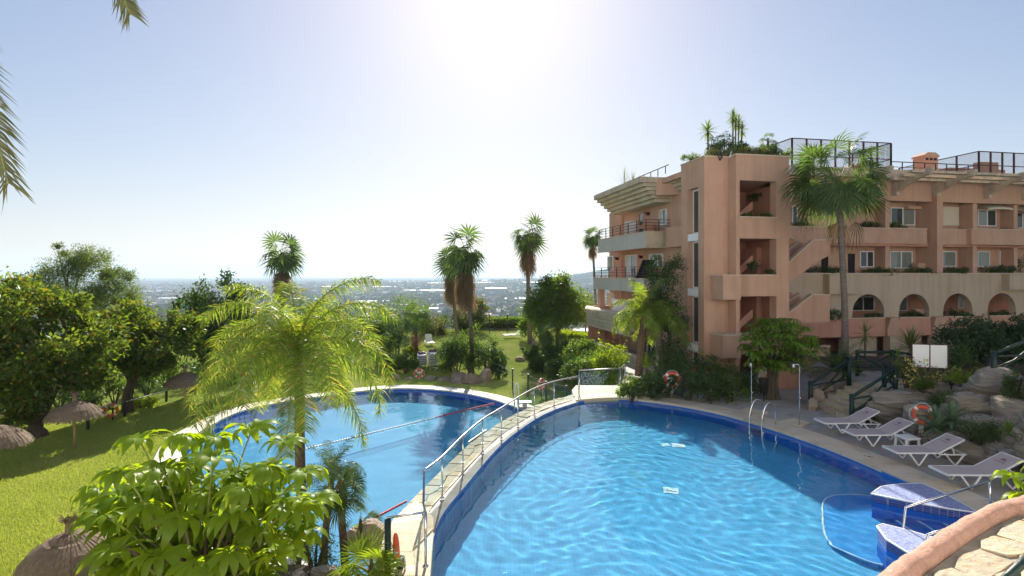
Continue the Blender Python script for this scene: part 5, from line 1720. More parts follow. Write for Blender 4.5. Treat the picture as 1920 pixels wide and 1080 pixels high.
tot = .03 * (len(E2) - 1)
s = .6
rows_w = [.10, .42, .80, 1.25, 1.8]
for rI in range(4):
    s = .5 + rn.uniform(0, .2)
    while s < tot - .5:
        ln_ = rn.uniform(.3, .62)
        w0, w1 = rows_w[rI], rows_w[rI + 1]
        j = lambda: rn.uniform(-.05, .05)
        q = [ep(s, w0 + (.05 + abs(j()) if rI == 0 else j())), ep(s + ln_ * .5, w0 + (.03 if rI == 0 else j())), ep(s + ln_, w0 + (.05 + abs(j()) if rI == 0 else j())), ep(s + ln_ + j(), w1 + j()), ep(s + ln_ * .45, w1 + j()), ep(s + j(), w1 + j())]
        c = sum(q, Vector()) / 6
        q = [c + (p - c) * .93 for p in q]
        MB().prism(q, 3.07, 3.115 + rn.uniform(-.008, .012)).build('flagstone', m_flag, te)
        s += ln_
gr = thing('green_railing', 'dark green round rail crossing the bottom right corner', 'railing', tuple(P(1900, 1060, 3.0)))
MB().tube([P(1860, 1110, 2.9), P(1960, 1015, 3.1)], .022, 10).build('top_rail', m_green, gr, True)
MB().tube([P(1907, 1066, 3.0) + Vector((0, 0, -.02)), P(1915, 1200, 3.0)], .016, 8).build('baluster', m_green, gr, True)

# unseen terrace front and floor behind the camera, added to bounce sun forward
tbld = MB().box(-45, 45, -9.0, -6.0, -4.4, 16)
for z in (1.2, 4.4, 7.6, 10.8, 14.0):
    tbld.box(-45, 45, -6.0, -5.6, z - .1, z + 1.0)
struct('bounce_building', tbld, m_white)
tag(MB().box(-45, 45, -6.0, 2.4, 2.9, 3.08).build('terrace_floor', m_landing), kind='structure')

# depth mark on the inner face of the coping
q = G(1624, 858.5, 0.0)
a_, b_ = G(1600, 857, 0), G(1650, 880, 0)
dm = thing('depth_mark', 'small dark depth figures on the coping edge by the second lounger', 'marking', (q.x, q.y, 0.026))
tc_ = bpy.data.curves.new('figures', 'FONT')
tc_.body = '1.80'
tc_.size = .16
tc_.extrude = .001
tc_.align_x = 'CENTER'
tc_.materials.append(m_black)
tmp = place('figures', tc_)
bpy.context.view_layer.update()
fm = bpy.data.meshes.new_from_object(tmp.evaluated_get(bpy.context.evaluated_depsgraph_get()))
bpy.data.objects.remove(tmp)
place('figures', fm, dm, (.06, .02, 0), (0, 0, math.radians(-48)))
# ================================================================== VEGETATION
def unit(n, rg):
    v = rg.normal(size=(n, 3))
    return v / np.linalg.norm(v, axis=1, keepdims=True)

def leaves(blobs, n, size, seed, aspect=.45, k=50, spread=.2, up=.25, shell=.5, droop=.15):
    """n leaf quads in tufts spread through the ellipsoids of blobs (cx,cy,cz,rx,ry,rz)."""
    rg = np.random.default_rng(seed)
    B = np.array(blobs, float)
    w = (B[:, 3] * B[:, 4] * B[:, 5]) ** .75
    w /= w.sum()
    kk = rg.choice(len(B), size=k, p=w)
    u = unit(k, rg)
    u[:, 2] = np.where(u[:, 2] < -.5, -u[:, 2] * .3, u[:, 2])
    rr = shell + (1.03 - shell) * rg.random(k) ** .6
    R = B[kk, 3:6]
    C = B[kk, :3] + u * rr[:, None] * R
    ci = rg.integers(0, k, n)
    off = rg.normal(size=(n, 3)) * spread * R[ci].mean(1, keepdims=True)
    p = C[ci] + off
    out = p - B[kk[ci], :3]
    out /= np.linalg.norm(out, axis=1, keepdims=True) + 1e-6
    d = out * .55 + unit(n, rg) * .8 + np.array([0, 0, up])
    d /= np.linalg.norm(d, axis=1, keepdims=True)
    s = np.cross(d, unit(n, rg)); s /= np.linalg.norm(s, axis=1, keepdims=True) + 1e-6
    L = size * (.65 + .7 * rg.random(n))[:, None]
    mid = p + d * L * .5
    tip = p + d * L + np.array([0, 0, -1]) * L * droop
    return np.stack([p, mid + s * L * aspect * .5, tip, mid - s * L * aspect * .5], 1)

def tree(name, label, cat, base, blobs, n, size, mat, trunk_r=.15, seed=1, bark=None, k=60, limbs=6, group=None, fork=.35, **kw):
    base = Vector(base)
    t = thing(name, label, cat, tuple(base), 0, group)
    V = leaves(blobs, n, size, seed, k=k, **kw)
    V = V - np.array(base)
    place('crown', quads('crown', V, mat), t)
    rn = random.Random(seed)
    tops = sorted(blobs, key=lambda b: -b[3] * b[4] * b[5])[:max(limbs, 1)]
    cen = Vector((sum(b[0] for b in blobs) / len(blobs), sum(b[1] for b in blobs) / len(blobs), sum(b[2] for b in blobs) / len(blobs)))
    low = min(b[2] - b[5] for b in blobs)
    fk = base.lerp(Vector((cen.x, cen.y, max(low, base.z + .4))), 1.0)
    fk.x = base.x + (cen.x - base.x) * fork; fk.y = base.y + (cen.y - base.y) * fork
    mb = MB()
    mid = base.lerp(fk, .5) + Vector((rn.uniform(-.1, .1), rn.uniform(-.1, .1), 0)) * trunk_r * 4
    mb.tube(cr([base - Vector((0, 0, .3)), base.lerp(mid, .3), mid, fk], 3), [trunk_r * f for f in np.linspace(1.25, .8, 10)], 9)
    for b in tops:
        e = Vector(b[:3]) + Vector((rn.uniform(-.2, .2) * b[3], rn.uniform(-.2, .2) * b[4], b[5] * .3))
        m_ = fk.lerp(e, .5) + Vector((rn.uniform(-.12, .12), rn.uniform(-.12, .12), .1)) * (e - fk).length
        pts = cr([fk - Vector((0, 0, .1)), m_, e], 4)
        mb.tube(pts, [trunk_r * f for f in np.linspace(.62, .12, len(pts))], 6)
    mb.build('trunk', bark or m_bark, t, True)
    return t

def bush(name, label, cat, c, r, n, size, mat, seed=1, group=None, stems=True, **kw):
    """shrub: leaves from the ground up, short stems inside."""
    c = Vector(c)
    t = thing(name, label, cat, tuple(c), 0, group)
    rg = random.Random(seed)
    bl = [(c.x, c.y, c.z + r[2] * .85, r[0] * .8, r[1] * .8, r[2] * .95)]
    for i in range(5):
        a = rg.uniform(0, 6.28)
        bl.append((c.x + math.cos(a) * r[0] * .55, c.y + math.sin(a) * r[1] * .55, c.z + r[2] * rg.uniform(.4, 1.25), r[0] * .5, r[1] * .5, r[2] * .55))
    kw.setdefault('k', 46)
    V = leaves(bl, n, size, seed, **kw) - np.array(c)
    V[:, :, 2] = np.maximum(V[:, :, 2], -.15)
    place('foliage', quads('foliage', V, mat), t)
    if stems:
        mb = MB()
        for i in range(6):
            a = i * 1.05 + rg.random()
            mb.tube([(0, 0, -.2), (math.cos(a) * r[0] * .3, math.sin(a) * r[1] * .3, r[2] * .7), (math.cos(a) * r[0] * .55, math.sin(a) * r[1] * .55, r[2] * 1.4)], [.04, .03, .012], 5)
        mb.build('stems', m_bark, t, False, False)
    return t

# ---- palm leaves
def frond_mesh(name, mat, L, elev, droop, nl, ll, lw, seed, plum=.35, stalk=.1, fall=.5, r0=.022):
    rn = random.Random(seed)
    mb = MB()
    pts = []
    p = Vector((0, 0, 0)); N = 26
    for i in range(N + 1):
        s = i / N
        a = elev - droop * s ** 1.35
        pts.append((p.copy(), Vector((math.cos(a), 0, math.sin(a)))))
        p = p + Vector((math.cos(a), 0, math.sin(a))) * (L / N)
    mb.tube([q[0] for q in pts], [r0 * (1 - .85 * i / N) for i in range(N + 1)], 5, 1)
    side = Vector((0, 1, 0))
    for i in range(nl):
        s = stalk + (1 - stalk) * (i + .5) / nl
        f = s * N; k = min(int(f), N - 1)
        o = pts[k][0].lerp(pts[k + 1][0], f - k); t = pts[k][1]
        n = side.cross(t) * -1
        prof = math.sin(math.pi * min(1, .12 + .80 * s)) ** .6
        for sg in (-1, 1):
            ln = ll * prof * rn.uniform(.85, 1.12)
            d = (side * sg + t * rn.uniform(.45, .75) + n * rn.uniform(-plum, plum)).normalized()
            tip = o + d * ln + Vector((0, 0, -1)) * ln * fall * rn.uniform(.7, 1.2)
            mid = o + d * ln * .5 + Vector((0, 0, -1)) * ln * fall * .16
            w = (t * .8 + n * rn.uniform(-.5, .5)).normalized() * lw
            mb.add([o - w * .35, o + w * .35, mid + w * .5, mid - w * .5, tip], [(0, 1, 2, 3), (3, 2, 4)])
    return mb.mesh(name, [mat, l_stalk])

def fan_mesh(name, mat, pet, R, elev, seed, span=2.0, nseg=26, sag=.3, stalkmat=None, split=.5):
    rn = random.Random(seed)
    mb = MB()
    pts = []
    p = Vector((0, 0, 0)); N = 6
    a = elev
    for i in range(N + 1):
        a = elev - .5 * (i / N) ** 1.5 * math.cos(elev)
        pts.append(p.copy())
        p = p + Vector((math.cos(a), 0, math.sin(a))) * (pet / N)
    mb.tube(pts, [.02 * (1 - .5 * i / N) for i in range(N + 1)], 4, 1)
    h = pts[-1]
    dr = .2 + .45 * math.cos(elev) ** 1.5
    ax = Vector((math.cos(a - dr), 0, math.sin(a - dr)))
    side = Vector((0, 1, 0)); n = side.cross(ax) * -1
    for i in range(nseg):
        ph = (i / (nseg - 1) - .5) * 2 * span
        d = ax * math.cos(ph) + side * math.sin(ph)
        ph2 = span / nseg * 1.15
        r = R * (1 - .22 * (abs(ph) / span) ** 2) * rn.uniform(.92, 1.06)
        perp = (side * math.cos(ph) - ax * math.sin(ph))
        m_ = h + d * r * split + n * (.05 * R * math.cos(ph) + (.03 if i % 2 else -.03) * R) - Vector((0, 0, 1)) * r * .05
        tp = h + d * r * rn.uniform(.9, 1.0) - Vector((0, 0, 1)) * r * sag * rn.uniform(.7, 1.3)
        w = perp * (r * split * ph2)
        mb.add([h - w * .05, h + w * .05, m_ + w * .85, m_ - w * .85], [(0, 1, 2, 3)])
        q = m_.lerp(tp, .55) - Vector((0, 0, 1)) * r * -.03
        mb.add([m_ - w * .8, m_ + w * .8, q + w * .4, q - w * .4, tp], [(0, 1, 2, 3), (3, 2, 4)])
    return mb.mesh(name, [mat, stalkmat or l_stalk])

FAN = {}
def fan_set(key, R, pet, mat, sag=.3, seed=0, nseg=26):
    if key not in FAN:
        FAN[key] = [fan_mesh('fan_leaf', mat, pet * (1 - .1 * i), R, e, seed + i, sag=sag + .05 * i, nseg=nseg, split=.5 if nseg > 20 else .4) for i, e in enumerate((1.2, .85, .5, .15, -.2, -.6))]
        FAN[key].append([fan_mesh('dead_leaf', l_dead, pet * .8, R * .85, e, seed + 20 + i, span=1.3, nseg=16, sag=.5, stalkmat=l_dead, split=.5) for i, e in enumerate((-1.0, -1.25, -1.45))])
    return FAN[key]

def fan_palm(name, label, base, top, R, trunk_r, nleaf, ndead, seed, group=None, key=None, pet=None, skirt=.8, bark=None, mat=None, sag=.3, emax=6, nseg=26, fr=.58):
    base, top = Vector(base), Vector(top)
    t = thing(name, label, 'palm tree', tuple(base), 0, group)
    h = top - base
    rn = random.Random(seed)
    bend = Vector((rn.uniform(-.02, .02) * h.z, 0, 0))
    ctrl = [Vector((0, 0, -.3)), h * .3 + bend, h * .65 + bend * .6, h]
    pts = cr(ctrl, 5)
    rs = [trunk_r * (1.35 - .5 * min(1, i / 4)) if i < 5 else trunk_r * (.88 - .18 * i / len(pts)) for i in range(len(pts))]
    MB().tube(pts, rs, 12).build('trunk', bark or m_ptrunk, t, True, False)
    fs = fan_set(key or ('f%.2f' % R), R * fr, pet or R * .66, mat or l_fan, sag, seed, nseg)
    cr_ = MB().lathe([(trunk_r * .7, -.35), (trunk_r * 1.5, -.1), (trunk_r * 1.1, .2), (.02, .4)], 9, tuple(h)).build('crown_base', m_ptrunkd, t, True, False)
    ga = 2.39996
    for i in range(nleaf):
        f = i / max(1, nleaf - 1)
        e = min(5, max(0, int(f ** .8 * emax + rn.uniform(-.7, .7))))
        o = place('fan_leaf', fs[e], t, tuple(h + Vector((0, 0, .22 - .42 * f))), (rn.uniform(-.95, .95), rn.uniform(-.3, .3), i * ga + rn.uniform(-.3, .3)), rn.uniform(.82, 1.12))
    for i in range(ndead):
        f = i / max(1, ndead - 1)
        place('dead_leaf', fs[6][i % 3], t, tuple(h + Vector((0, 0, -.25 - skirt * f))), (0, rn.uniform(-.1, .1), i * ga + rn.uniform(-.3, .3)), rn.uniform(.8, 1.1))
    return t

def feather_palm(name, label, base, top, L, trunk_r, spec, mat, ll, lw, nl, seed, cat='palm tree', bark=None, plum=.35, fall=.5, group=None):
    """spec: list of (elevation deg, droop deg, count)."""
    base, top = Vector(base), Vector(top)
    t = thing(name, label, cat, tuple(base), 0, group)
    h = top - base
    rn = random.Random(seed)
    if h.z > .15:
        pts = cr([Vector((0, 0, -.4)), h * .4 + Vector((rn.uniform(-.05, .05), 0, 0)), h * .8, h], 5)
        MB().tube(pts, [trunk_r * f for f in np.linspace(1.12, .86, len(pts))], 12).build('trunk', bark or m_ptrunk, t, True, False)
    i = 0
    az = seed * .7
    for e, dr, cnt in spec:
        for v in range(cnt):
            if v % 3 == 0 or cnt < 4:
                me = frond_mesh('frond', mat, L * rn.uniform(.92, 1.06), math.radians(e + rn.uniform(-5, 5)), math.radians(dr + rn.uniform(-10, 10)), nl, ll, lw, seed * 31 + i, plum, .12, fall, .022 * L / 2.5)
            place('frond', me, t, tuple(h + Vector((0, 0, .05))), (0, 0, az), rn.uniform(.9, 1.05))
            az += 2 * math.pi / cnt + rn.uniform(-.2, .2)
            i += 1
        az += 1.1
    return t

# queen palm in the middle foreground, its trunk behind the umbrella tree
qd = 15.4
qb = Vector((P(569, 900, qd).x, qd, -1.9))
qt = Vector((P(556, 662, qd).x, qd + .1, P(556, 662, qd).z))
feather_palm('queen_palm', 'big bright green queen palm with arching fronds in front of the lower pool', qb, qt, 3.4, .135, [(76, 95, 3), (62, 120, 4), (46, 135, 5), (28, 130, 6), (4, 95, 6), (-30, 45, 5)], l_queen, .62, .024, 135, 3, bark=m_ptrunkd, plum=.85, fall=.42)
# queen palm by the left wing of the building
qd = 29.0
feather_palm('queen_palm', 'bright queen palm with a dark leaning trunk before the left balconies', P(1197, 690, qd), P(1208, 592, qd), 2.2, .19, [(82, 60, 3), (58, 115, 5), (34, 125, 7), (8, 105, 6)], l_queen, .5, .04, 56, 6, plum=.6, fall=.5, bark=m_ptrunkd)
feather_palm('queen_palm', 'second shorter queen palm against the building wall, behind the dark leaning trunk', P(1233, 690, 29.8), P(1238, 612, 29.8), 2.0, .16, [(75, 80, 4), (45, 125, 6), (15, 110, 5)], l_queen, .5, .04, 50, 8, plum=.6, fall=.55)
# palm hanging into the top left corner, trunk outside the frame
pc = P(-190, -170, 6.2)
hp_ = thing('overhanging_palm', 'palm whose two frond tips hang into the top left corner', 'palm tree', (pc.x, pc.y, -1.5))
MB().tube([(0, 0, -.5), (0, 0, pc.z + 1.5)], .16, 10).build('trunk', m_ptrunk, hp_, True, False)
def hang(pts, ll, seed):
    rn = random.Random(seed)
    mb = MB()
    c = cr(pts, 10)
    mb.tube(c, [.018 * (1 - .8 * i / len(c)) for i in range(len(c))], 5, 1)
    E = even(c, .02)
    for i, o in enumerate(E[:-1]):
        s = i / len(E)
        t = (E[i + 1] - o).normalized()
        sd_ = t.cross(Vector((0, 1, 0))).normalized()
        for sg in (-1, 1):
            ln = ll * (1 - .45 * s) * rn.uniform(.85, 1.1)
            d = (sd_ * sg * .62 + t * .9 + Vector((0, rn.uniform(-.5, .5), 0))).normalized()
            tip = o + d * ln + Vector((0, 0, -.14 * ln))
            mid = o + d * ln * .5
            w = d.cross(Vector((rn.uniform(-.4, .4), 1, 0))).normalized() * .017
            mb.add([o - w * .4, o + w * .4, mid + w * .5, mid - w * .5, tip], [(0, 1, 2, 3), (3, 2, 4)])
    return mb
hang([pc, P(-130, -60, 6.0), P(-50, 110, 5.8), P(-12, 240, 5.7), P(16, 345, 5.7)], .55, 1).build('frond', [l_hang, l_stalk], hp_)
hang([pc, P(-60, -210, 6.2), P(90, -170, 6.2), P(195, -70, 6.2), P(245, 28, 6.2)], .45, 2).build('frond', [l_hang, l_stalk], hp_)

# tall fan palms
def fp_(label, pb_, pt_, d, R, tr, nl, nd, seed, z0=None, **kw):
    top = P(pt_[0], pt_[1], d)
    b = P(pb_[0], pb_[1], d)
    if z0 is not None: b.z = z0
    return fan_palm('fan_palm', label, b, top, R, tr, nl, nd, seed, 'tall fan palms', **dict(dict(pet=R * .6, nseg=15, fr=.7, sag=.2, emax=5.6), **kw))
fp_('tall fan palm rising behind the queen palm at the left of the valley view', (533, 690), (529, 482), 43, 1.85, .2, 24, 32, 1, -2.4, skirt=1.3)
fp_('tall fan palm with brown skirt and the nearer trunk of the two side by side', (884, 690), (872, 476), 42, 2.0, .19, 28, 46, 2, -2.2, skirt=1.9)
fp_('tall fan palm with brown skirt standing on the lawn, half hidden by the nearer one', (859, 640), (847, 490), 56, 2.0, .2, 24, 42, 3, lawn_z(-5.4, 56) - .1, skirt=2.3)
fp_('tallest fan palm on the far lawn beside the round tree', (995, 640), (989, 446), 54, 2.15, .22, 28, 20, 4, lawn_z(1.8, 54) - .1, skirt=1.4)
fp_('slim fan palm seen just left of the building', (1120, 580), (1111, 448), 74, 1.6, .2, 26, 14, 5, -6.0, skirt=.9)
fp_('big fan palm in front of the arches of the building', (1583, 668), (1573, 352), 26.3, 2.15, .17, 46, 4, 6, .9, skirt=.3, key='big', pet=1.75, sag=.22, emax=4.9, nseg=26, fr=.58)
fan_palm('small_fan_palm', 'short dark trunked palm by the dark rounded cypress', P(781, 660, 46), P(780, 598, 46), 1.6, .15, 24, 8, 9, None, mat=l_fan, bark=m_ptrunkd, key='tr')
fan_palm('small_fan_palm', 'little fan palm in the bed in front of the round tree', P(1030, 668, 43), P(1027, 628, 43), 1.1, .12, 24, 4, 10, None, key='lt', bark=m_ptrunkd)
fan_palm('small_fan_palm', 'low dark feathery palm on its own short trunk beside the hedge', P(1060, 668, 42), P(1062, 648, 42), .9, .1, 22, 2, 19, None, key='lt2', bark=m_ptrunkd)
# small palms in the near left bed
fan_palm('small_fan_palm', 'stocky fan palm with a shaggy trunk at the near end of the lower pool', Vector((P(650, 1000, 12.6).x, 12.6, -1.5)), P(638, 930, 12.6), .9, .11, 24, 0, 11, None, bark=m_ptrunkd, key='st', pet=.4, sag=.1, emax=3.4)
feather_palm('pygmy_palm', 'feathery small palm with drooping fronds behind the stocky fan palm', Vector((P(605, 1010, 14.2).x, 14.2, -1.7)), P(622, 895, 14.2), 1.05, .09, [(75, 60, 5), (48, 100, 7), (18, 90, 6)], l_fan, .28, .014, 44, 12, bark=m_ptrunkd, fall=.35)
fan_palm('small_fan_palm', 'bright trunkless fan palm at the bottom edge near the red rescue tube', P(697, 1110, 10.2), P(697, 1090, 10.2), 1.0, .06, 26, 0, 13, None, key='bt', mat=l_lime, pet=.35, sag=.12)
fan_palm('small_fan_palm', 'small fan palm sprouting beside the reddish rock', P(672, 1010, 13.6), P(676, 1000, 13.6), .6, .05, 18, 0, 14, None, key='sm', mat=l_mid, sag=.15)

# cycads
def cycad(label, p, L, seed, mat=l_dark, n=(8, 10, 10)):
    return feather_palm('cycad', label, p, p, L, .1, [(68, 45, n[0]), (40, 55, n[1]), (14, 40, n[2])], mat, .17 * L, .022, 40, seed, 'cycad', plum=.1, fall=.1)
cycad('dark cycad beside the wooden stairs under the big fan palm', P(1568, 700, 24.6), 1.7, 21)
cycad('cycad between the stacked loungers and the rocks', P(830, 692, 41), 1.35, 22, l_mid)
cycad('cycad with bright young leaves beside the glass screen', G(1196, 738), 1.1, 23, l_mid)
cycad('broad dark cycad left of the orange ring at the building foot', G(1238, 738), 1.3, 24)

# ---- umbrella trees: whorls of long leaflets
def leaflet_mesh(name, mat, L, wid, e, sag, seed, fold=.16):
    """leaflet running outward from its stalk tip: six stations, folded along the midrib."""
    mb = MB()
    rn = random.Random(seed)
    N = 6
    p = Vector((0, 0, 0)); st = []
    for i in range(N + 1):
        s = i / N
        a = e - sag * s
        st.append((p.copy(), a, s))
        p = p + Vector((math.cos(a), 0, math.sin(a))) * L / N
    L_, M_, R_ = [], [], []
    for q, a, s in st:
        w = wid * (math.sin(math.pi * min(1, max(0, (s - .14) / .86)) ** .8) if s > .14 else .06) + .003
        up = Vector((-math.sin(a), 0, math.cos(a)))
        wv = .012 * math.sin(s * 9 + seed)
        L_.append(q + Vector((0, w, 0)) + up * (fold * w + wv)); R_.append(q + Vector((0, -w, 0)) + up * (fold * w - wv)); M_.append(q)
    mb.v = [tuple(v) for tr in zip(L_, M_, R_) for v in tr]
    for i in range(N):
        b = i * 3
        mb.f += [(b, b + 1, b + 4, b + 3), (b + 1, b + 2, b + 5, b + 4)]
        mb.m += [0, 0]
    return mb.mesh(name, mat, True)

LFT = [[leaflet_mesh('leaflet', l_schef, 1.0, .128, e, s_, 7 * i + k) for k, s_ in enumerate((1.6, 2.0, 2.4))] for i, e in enumerate((.7, .5, .25))]
LFTD = [leaflet_mesh('leaflet', l_schefd, 1.0, .14, .15, 1.5, 3), leaflet_mesh('leaflet', l_schefd, 1.0, .14, -.2, 1.3, 4)]
def whorl(parent, tip, base, nl, ln, seed, tilt=(0, 0), parts=True, mats=None):
    """one compound leaf: a stalk from base to tip with nl drooping leaflets round the tip."""
    rn = random.Random(seed)
    tip, base = Vector(tip), Vector(base)
    m_ = base.lerp(tip, .5) + Vector((0, 0, .06))
    lf = MB().tube(cr([base, m_, tip], 3), [.016, .014, .012, .011, .010, .009, .009][:7], 5).build('leaf', l_stalk, parent)
    stock = mats or LFT[min(2, int(rn.random() * 3))]
    for i in range(nl):
        a = 2 * math.pi * i / nl + rn.uniform(-.12, .12)
        o = place('leaflet', stock[rn.randrange(len(stock))], lf, tuple(tip - wloc(lf)), (tilt[0] + rn.uniform(-.12, .12), tilt[1] + rn.uniform(-.12, .12), a), ln * rn.uniform(.82, 1.08))
def joined_whorls(name, parent, lst, mat, k=6):
    """whorls joined into one part (past the number that can be picked apart)."""
    mb = MB()
    protos = LFT[0][:2] + LFT[1][:2] + LFT[2][:1]
    pv = [(np.array([v.co[:] for v in m.vertices]), [tuple(p.vertices) for p in m.polygons]) for m in protos]
    for tip, base, nl, ln, sd_ in lst:
        rn = random.Random(sd_)
        for i in range(nl):
            V, Fs = pv[rn.randrange(len(pv))]
            a = 2 * math.pi * i / nl + rn.uniform(-.15, .15)
            c, s = math.cos(a), math.sin(a)
            l_ = ln * rn.uniform(.8, 1.1)
            X = np.stack([V[:, 0] * c - V[:, 1] * s, V[:, 0] * s + V[:, 1] * c, V[:, 2]], 1) * l_ + np.array(tip)
            mb.add(X.tolist(), Fs)
    o = mb.build(name, mat, parent, True)
    return tag(o, kind='stuff')

ud = 7.0
uc = P(375, 985, ud)
ub_ = thing('umbrella_tree', 'large umbrella tree with glossy drooping leaflets filling the bottom left foreground', 'tree', (uc.x, uc.y, -1.6))
rn = random.Random(8)
front = [(345, 830, 6.9), (262, 842, 6.9), (405, 838, 7.2), (470, 828, 7.3), (535, 850, 7.2), (570, 905, 6.9), (500, 890, 6.6), (400, 885, 6.6), (310, 905, 6.5), (225, 900, 6.7), (195, 985, 6.6), (270, 965, 6.4), (340, 990, 6.2), (432, 985, 6.3), (545, 975, 6.6), (430, 1050, 6.0), (300, 1060, 5.9), (215, 1060, 6.2), (520, 1060, 6.3), (480, 1000, 6.9), (375, 940, 6.9), (590, 960, 7.1), (365, 1070, 5.8), (180, 930, 7.2), (455, 930, 6.3)]
for i, (px, py, d) in enumerate(front):
    tip = P(px, py - 16, d)
    b = Vector((uc.x, uc.y, uc.z - .5)).lerp(tip, .55) + Vector((0, 0, -.15))
    whorl(ub_, tip, b, 13, .43, i, (rn.uniform(-.3, .3), rn.uniform(-.3, .3)))
back = []
for i in range(190):
    px, py = rn.gauss(375, 115), rn.gauss(985, 80)
    if not (165 < px < 590 and 860 < py < 1120): continue
    if (px < 230 and py < 900) or (px > 540 and py < 900): continue
    d = rn.uniform(6.9, 8.0)
    tip = P(px, py, d)
    back.append((tuple(tip), None, 12, .41, 900 + i))
joined_whorls('inner_leaves', ub_, back, l_schef)
mb = MB()
for i in range(9):
    a = i * .7
    e = uc + Vector((math.cos(a) * .85, math.sin(a) * .6, .25 * math.sin(i * 2)))
    mb.tube(cr([Vector((uc.x + math.cos(a) * .15, uc.y + .2, -1.6)), uc.lerp(e, .4) + Vector((0, 0, -.9)), e], 4), [.06 - .0045 * k for k in range(9)], 6)
for i, (px, py, d) in enumerate(front):
    tip = P(px, py - 16, d)
    b = Vector((uc.x, uc.y, uc.z - .5)).lerp(tip, .55) + Vector((0, 0, -.15))
    mb.tube([uc + Vector((0, .1, -.8)), b], [.03, .014], 5)
mb.build('stems', m_bark, ub_, True)

# umbrella tree before the building
sc_ = P(1455, 655, 24.6)
st_ = thing('umbrella_tree', 'umbrella tree with pale trunk in front of the landings of the building', 'tree', tuple(G(1449, 748)))
g0 = G(1449, 748)
mb = MB()
for k, dx in enumerate((-.22, .05, .3, .12)):
    mb.tube(cr([g0 + Vector((dx * .9, 0, -.2)), g0 + Vector((dx * .7, .1 * k, .9)), Vector((sc_.x + dx * 1.6, sc_.y, sc_.z - .3))], 4), [.13 - .008 * j for j in range(9)], 8)
for i in range(14):
    a = i * 2.4
    e = sc_ + Vector((math.cos(a) * 1.15, math.sin(a) * .9, rn.uniform(-.4, 1.0)))
    mb.tube([Vector((sc_.x, sc_.y, sc_.z - .5)), e], [.05, .015], 5)
mb.build('trunk', m_bark, st_, True)
lst = []
for i in range(24):
    a = rn.uniform(math.pi, 2 * math.pi); u = rn.random() ** .5
    h = rn.uniform(-.75, 1.35)
    rr = 1.5 * math.sqrt(max(.1, 1 - ((h - .2) / 1.35) ** 2))
    tip = sc_ + Vector((math.cos(a) * rr, math.sin(a) * rr, h))
    whorl(st_, tip, sc_.lerp(tip, .7), 10, .42, 300 + i, (0, 0), True, LFTD)
for i in range(230):
    a = rn.uniform(0, 2 * math.pi); u = rn.uniform(.25, 1)
    h = rn.uniform(-.8, 1.3)
    rr = 1.45 * u * math.sqrt(max(.1, 1 - ((h - .2) / 1.35) ** 2))
    lst.append((tuple(sc_ + Vector((math.cos(a) * rr, math.sin(a) * rr, h))), None, 9, .40, 500 + i))
joined_whorls('inner_leaves', st_, lst, l_schefd)
# sprig at the right edge
sp0 = P(1905, 900, 6.6)
sg_ = thing('umbrella_shrub', 'bright umbrella tree sprig showing past the stucco parapet at the right edge', 'shrub', (P(1960, 960, 6.6).x, 6.6, 0))
for i, (px, py) in enumerate(((1898, 893), (1915, 925), (1945, 905), (1960, 880))):
    tip = P(px, py, 6.6 - .1 * i)
    whorl(sg_, tip, Vector((sg_.location.x, 6.6, tip.z - .35)), 12, .30, 700 + i, (0, .2))
MB().tube([(0, 0, 0), (0, 0, 3.0)], [.04, .03], 6).build('stem', m_bark, sg_, True, False)

# ---- trees on the left
def bl(lst):
    out = []
    for px, py, d, rx, rz in lst:
        p = P(px, py, d)
        out.append((p.x, p.y, p.z, rx, rx * .9, rz))
    return out
def ground(px, d):
    x = (px - HX) / F * d
    return Vector((x, d, lawn_z(x, d)))
tree('ficus_tree', 'big glossy ficus tree at the left edge behind the straw parasol', 'tree', ground(76, 26.0),
     bl([(30, 590, 26, 1.9, 1.5), (-40, 640, 25, 2.2, 1.8), (95, 660, 25.5, 1.9, 1.4), (170, 640, 26.5, 1.5, 1.2), (60, 720, 25, 1.7, 1.1), (150, 720, 26, 1.3, .9), (-30, 740, 24.5, 1.8, 1.2), (0, 560, 27, 1.4, 1.0), (120, 600, 27, 1.3, 1.0), (20, 780, 25, 1.0, .6)]),
     24000, .24, l_ficus, .33, 31, k=170, limbs=8, spread=.17)
tree('ficus_tree', 'forked ficus tree behind the orange life ring', 'tree', ground(240, 30.5),
     bl([(240, 625, 30.5, 1.8, 1.3), (310, 640, 31, 1.7, 1.3), (205, 680, 30, 1.4, 1.0), (350, 610, 31.5, 1.2, .9), (275, 690, 30.5, 1.3, .7), (190, 620, 31, 1.2, .9)]),
     16000, .24, l_ficus, .27, 32, k=110, limbs=6, spread=.17)
tree('ficus_tree', 'dark dense tree with a pointed top left of the queen palm', 'tree', ground(372, 36),
     bl([(400, 575, 36, 1.5, 1.5), (425, 545, 36.5, .9, 1.0), (365, 620, 36, 1.4, 1.3), (440, 620, 36, 1.7, 1.4), (395, 660, 35.5, 1.6, 1.1), (345, 590, 36.5, .9, .8), (470, 570, 37, 1.0, 1.0)]),
     13000, .22, l_dark, .22, 33, k=100, limbs=6)
tree('pine_tree', 'feathery pale green pine rising behind the ficus trees', 'tree', ground(150, 47),
     bl([(120, 520, 46, 2.0, 1.5), (165, 500, 47, 1.7, 1.4), (205, 555, 46, 1.9, 1.3), (70, 550, 46, 1.8, 1.2), (145, 575, 45, 2.4, 1.4), (110, 480, 47.5, .7, .8), (215, 520, 47, 1.2, .9), (235, 570, 46.5, .9, .8)]),
     26000, .3, l_pine, .2, 34, k=230, limbs=8, spread=.2, aspect=.16, up=.55, shell=.45)
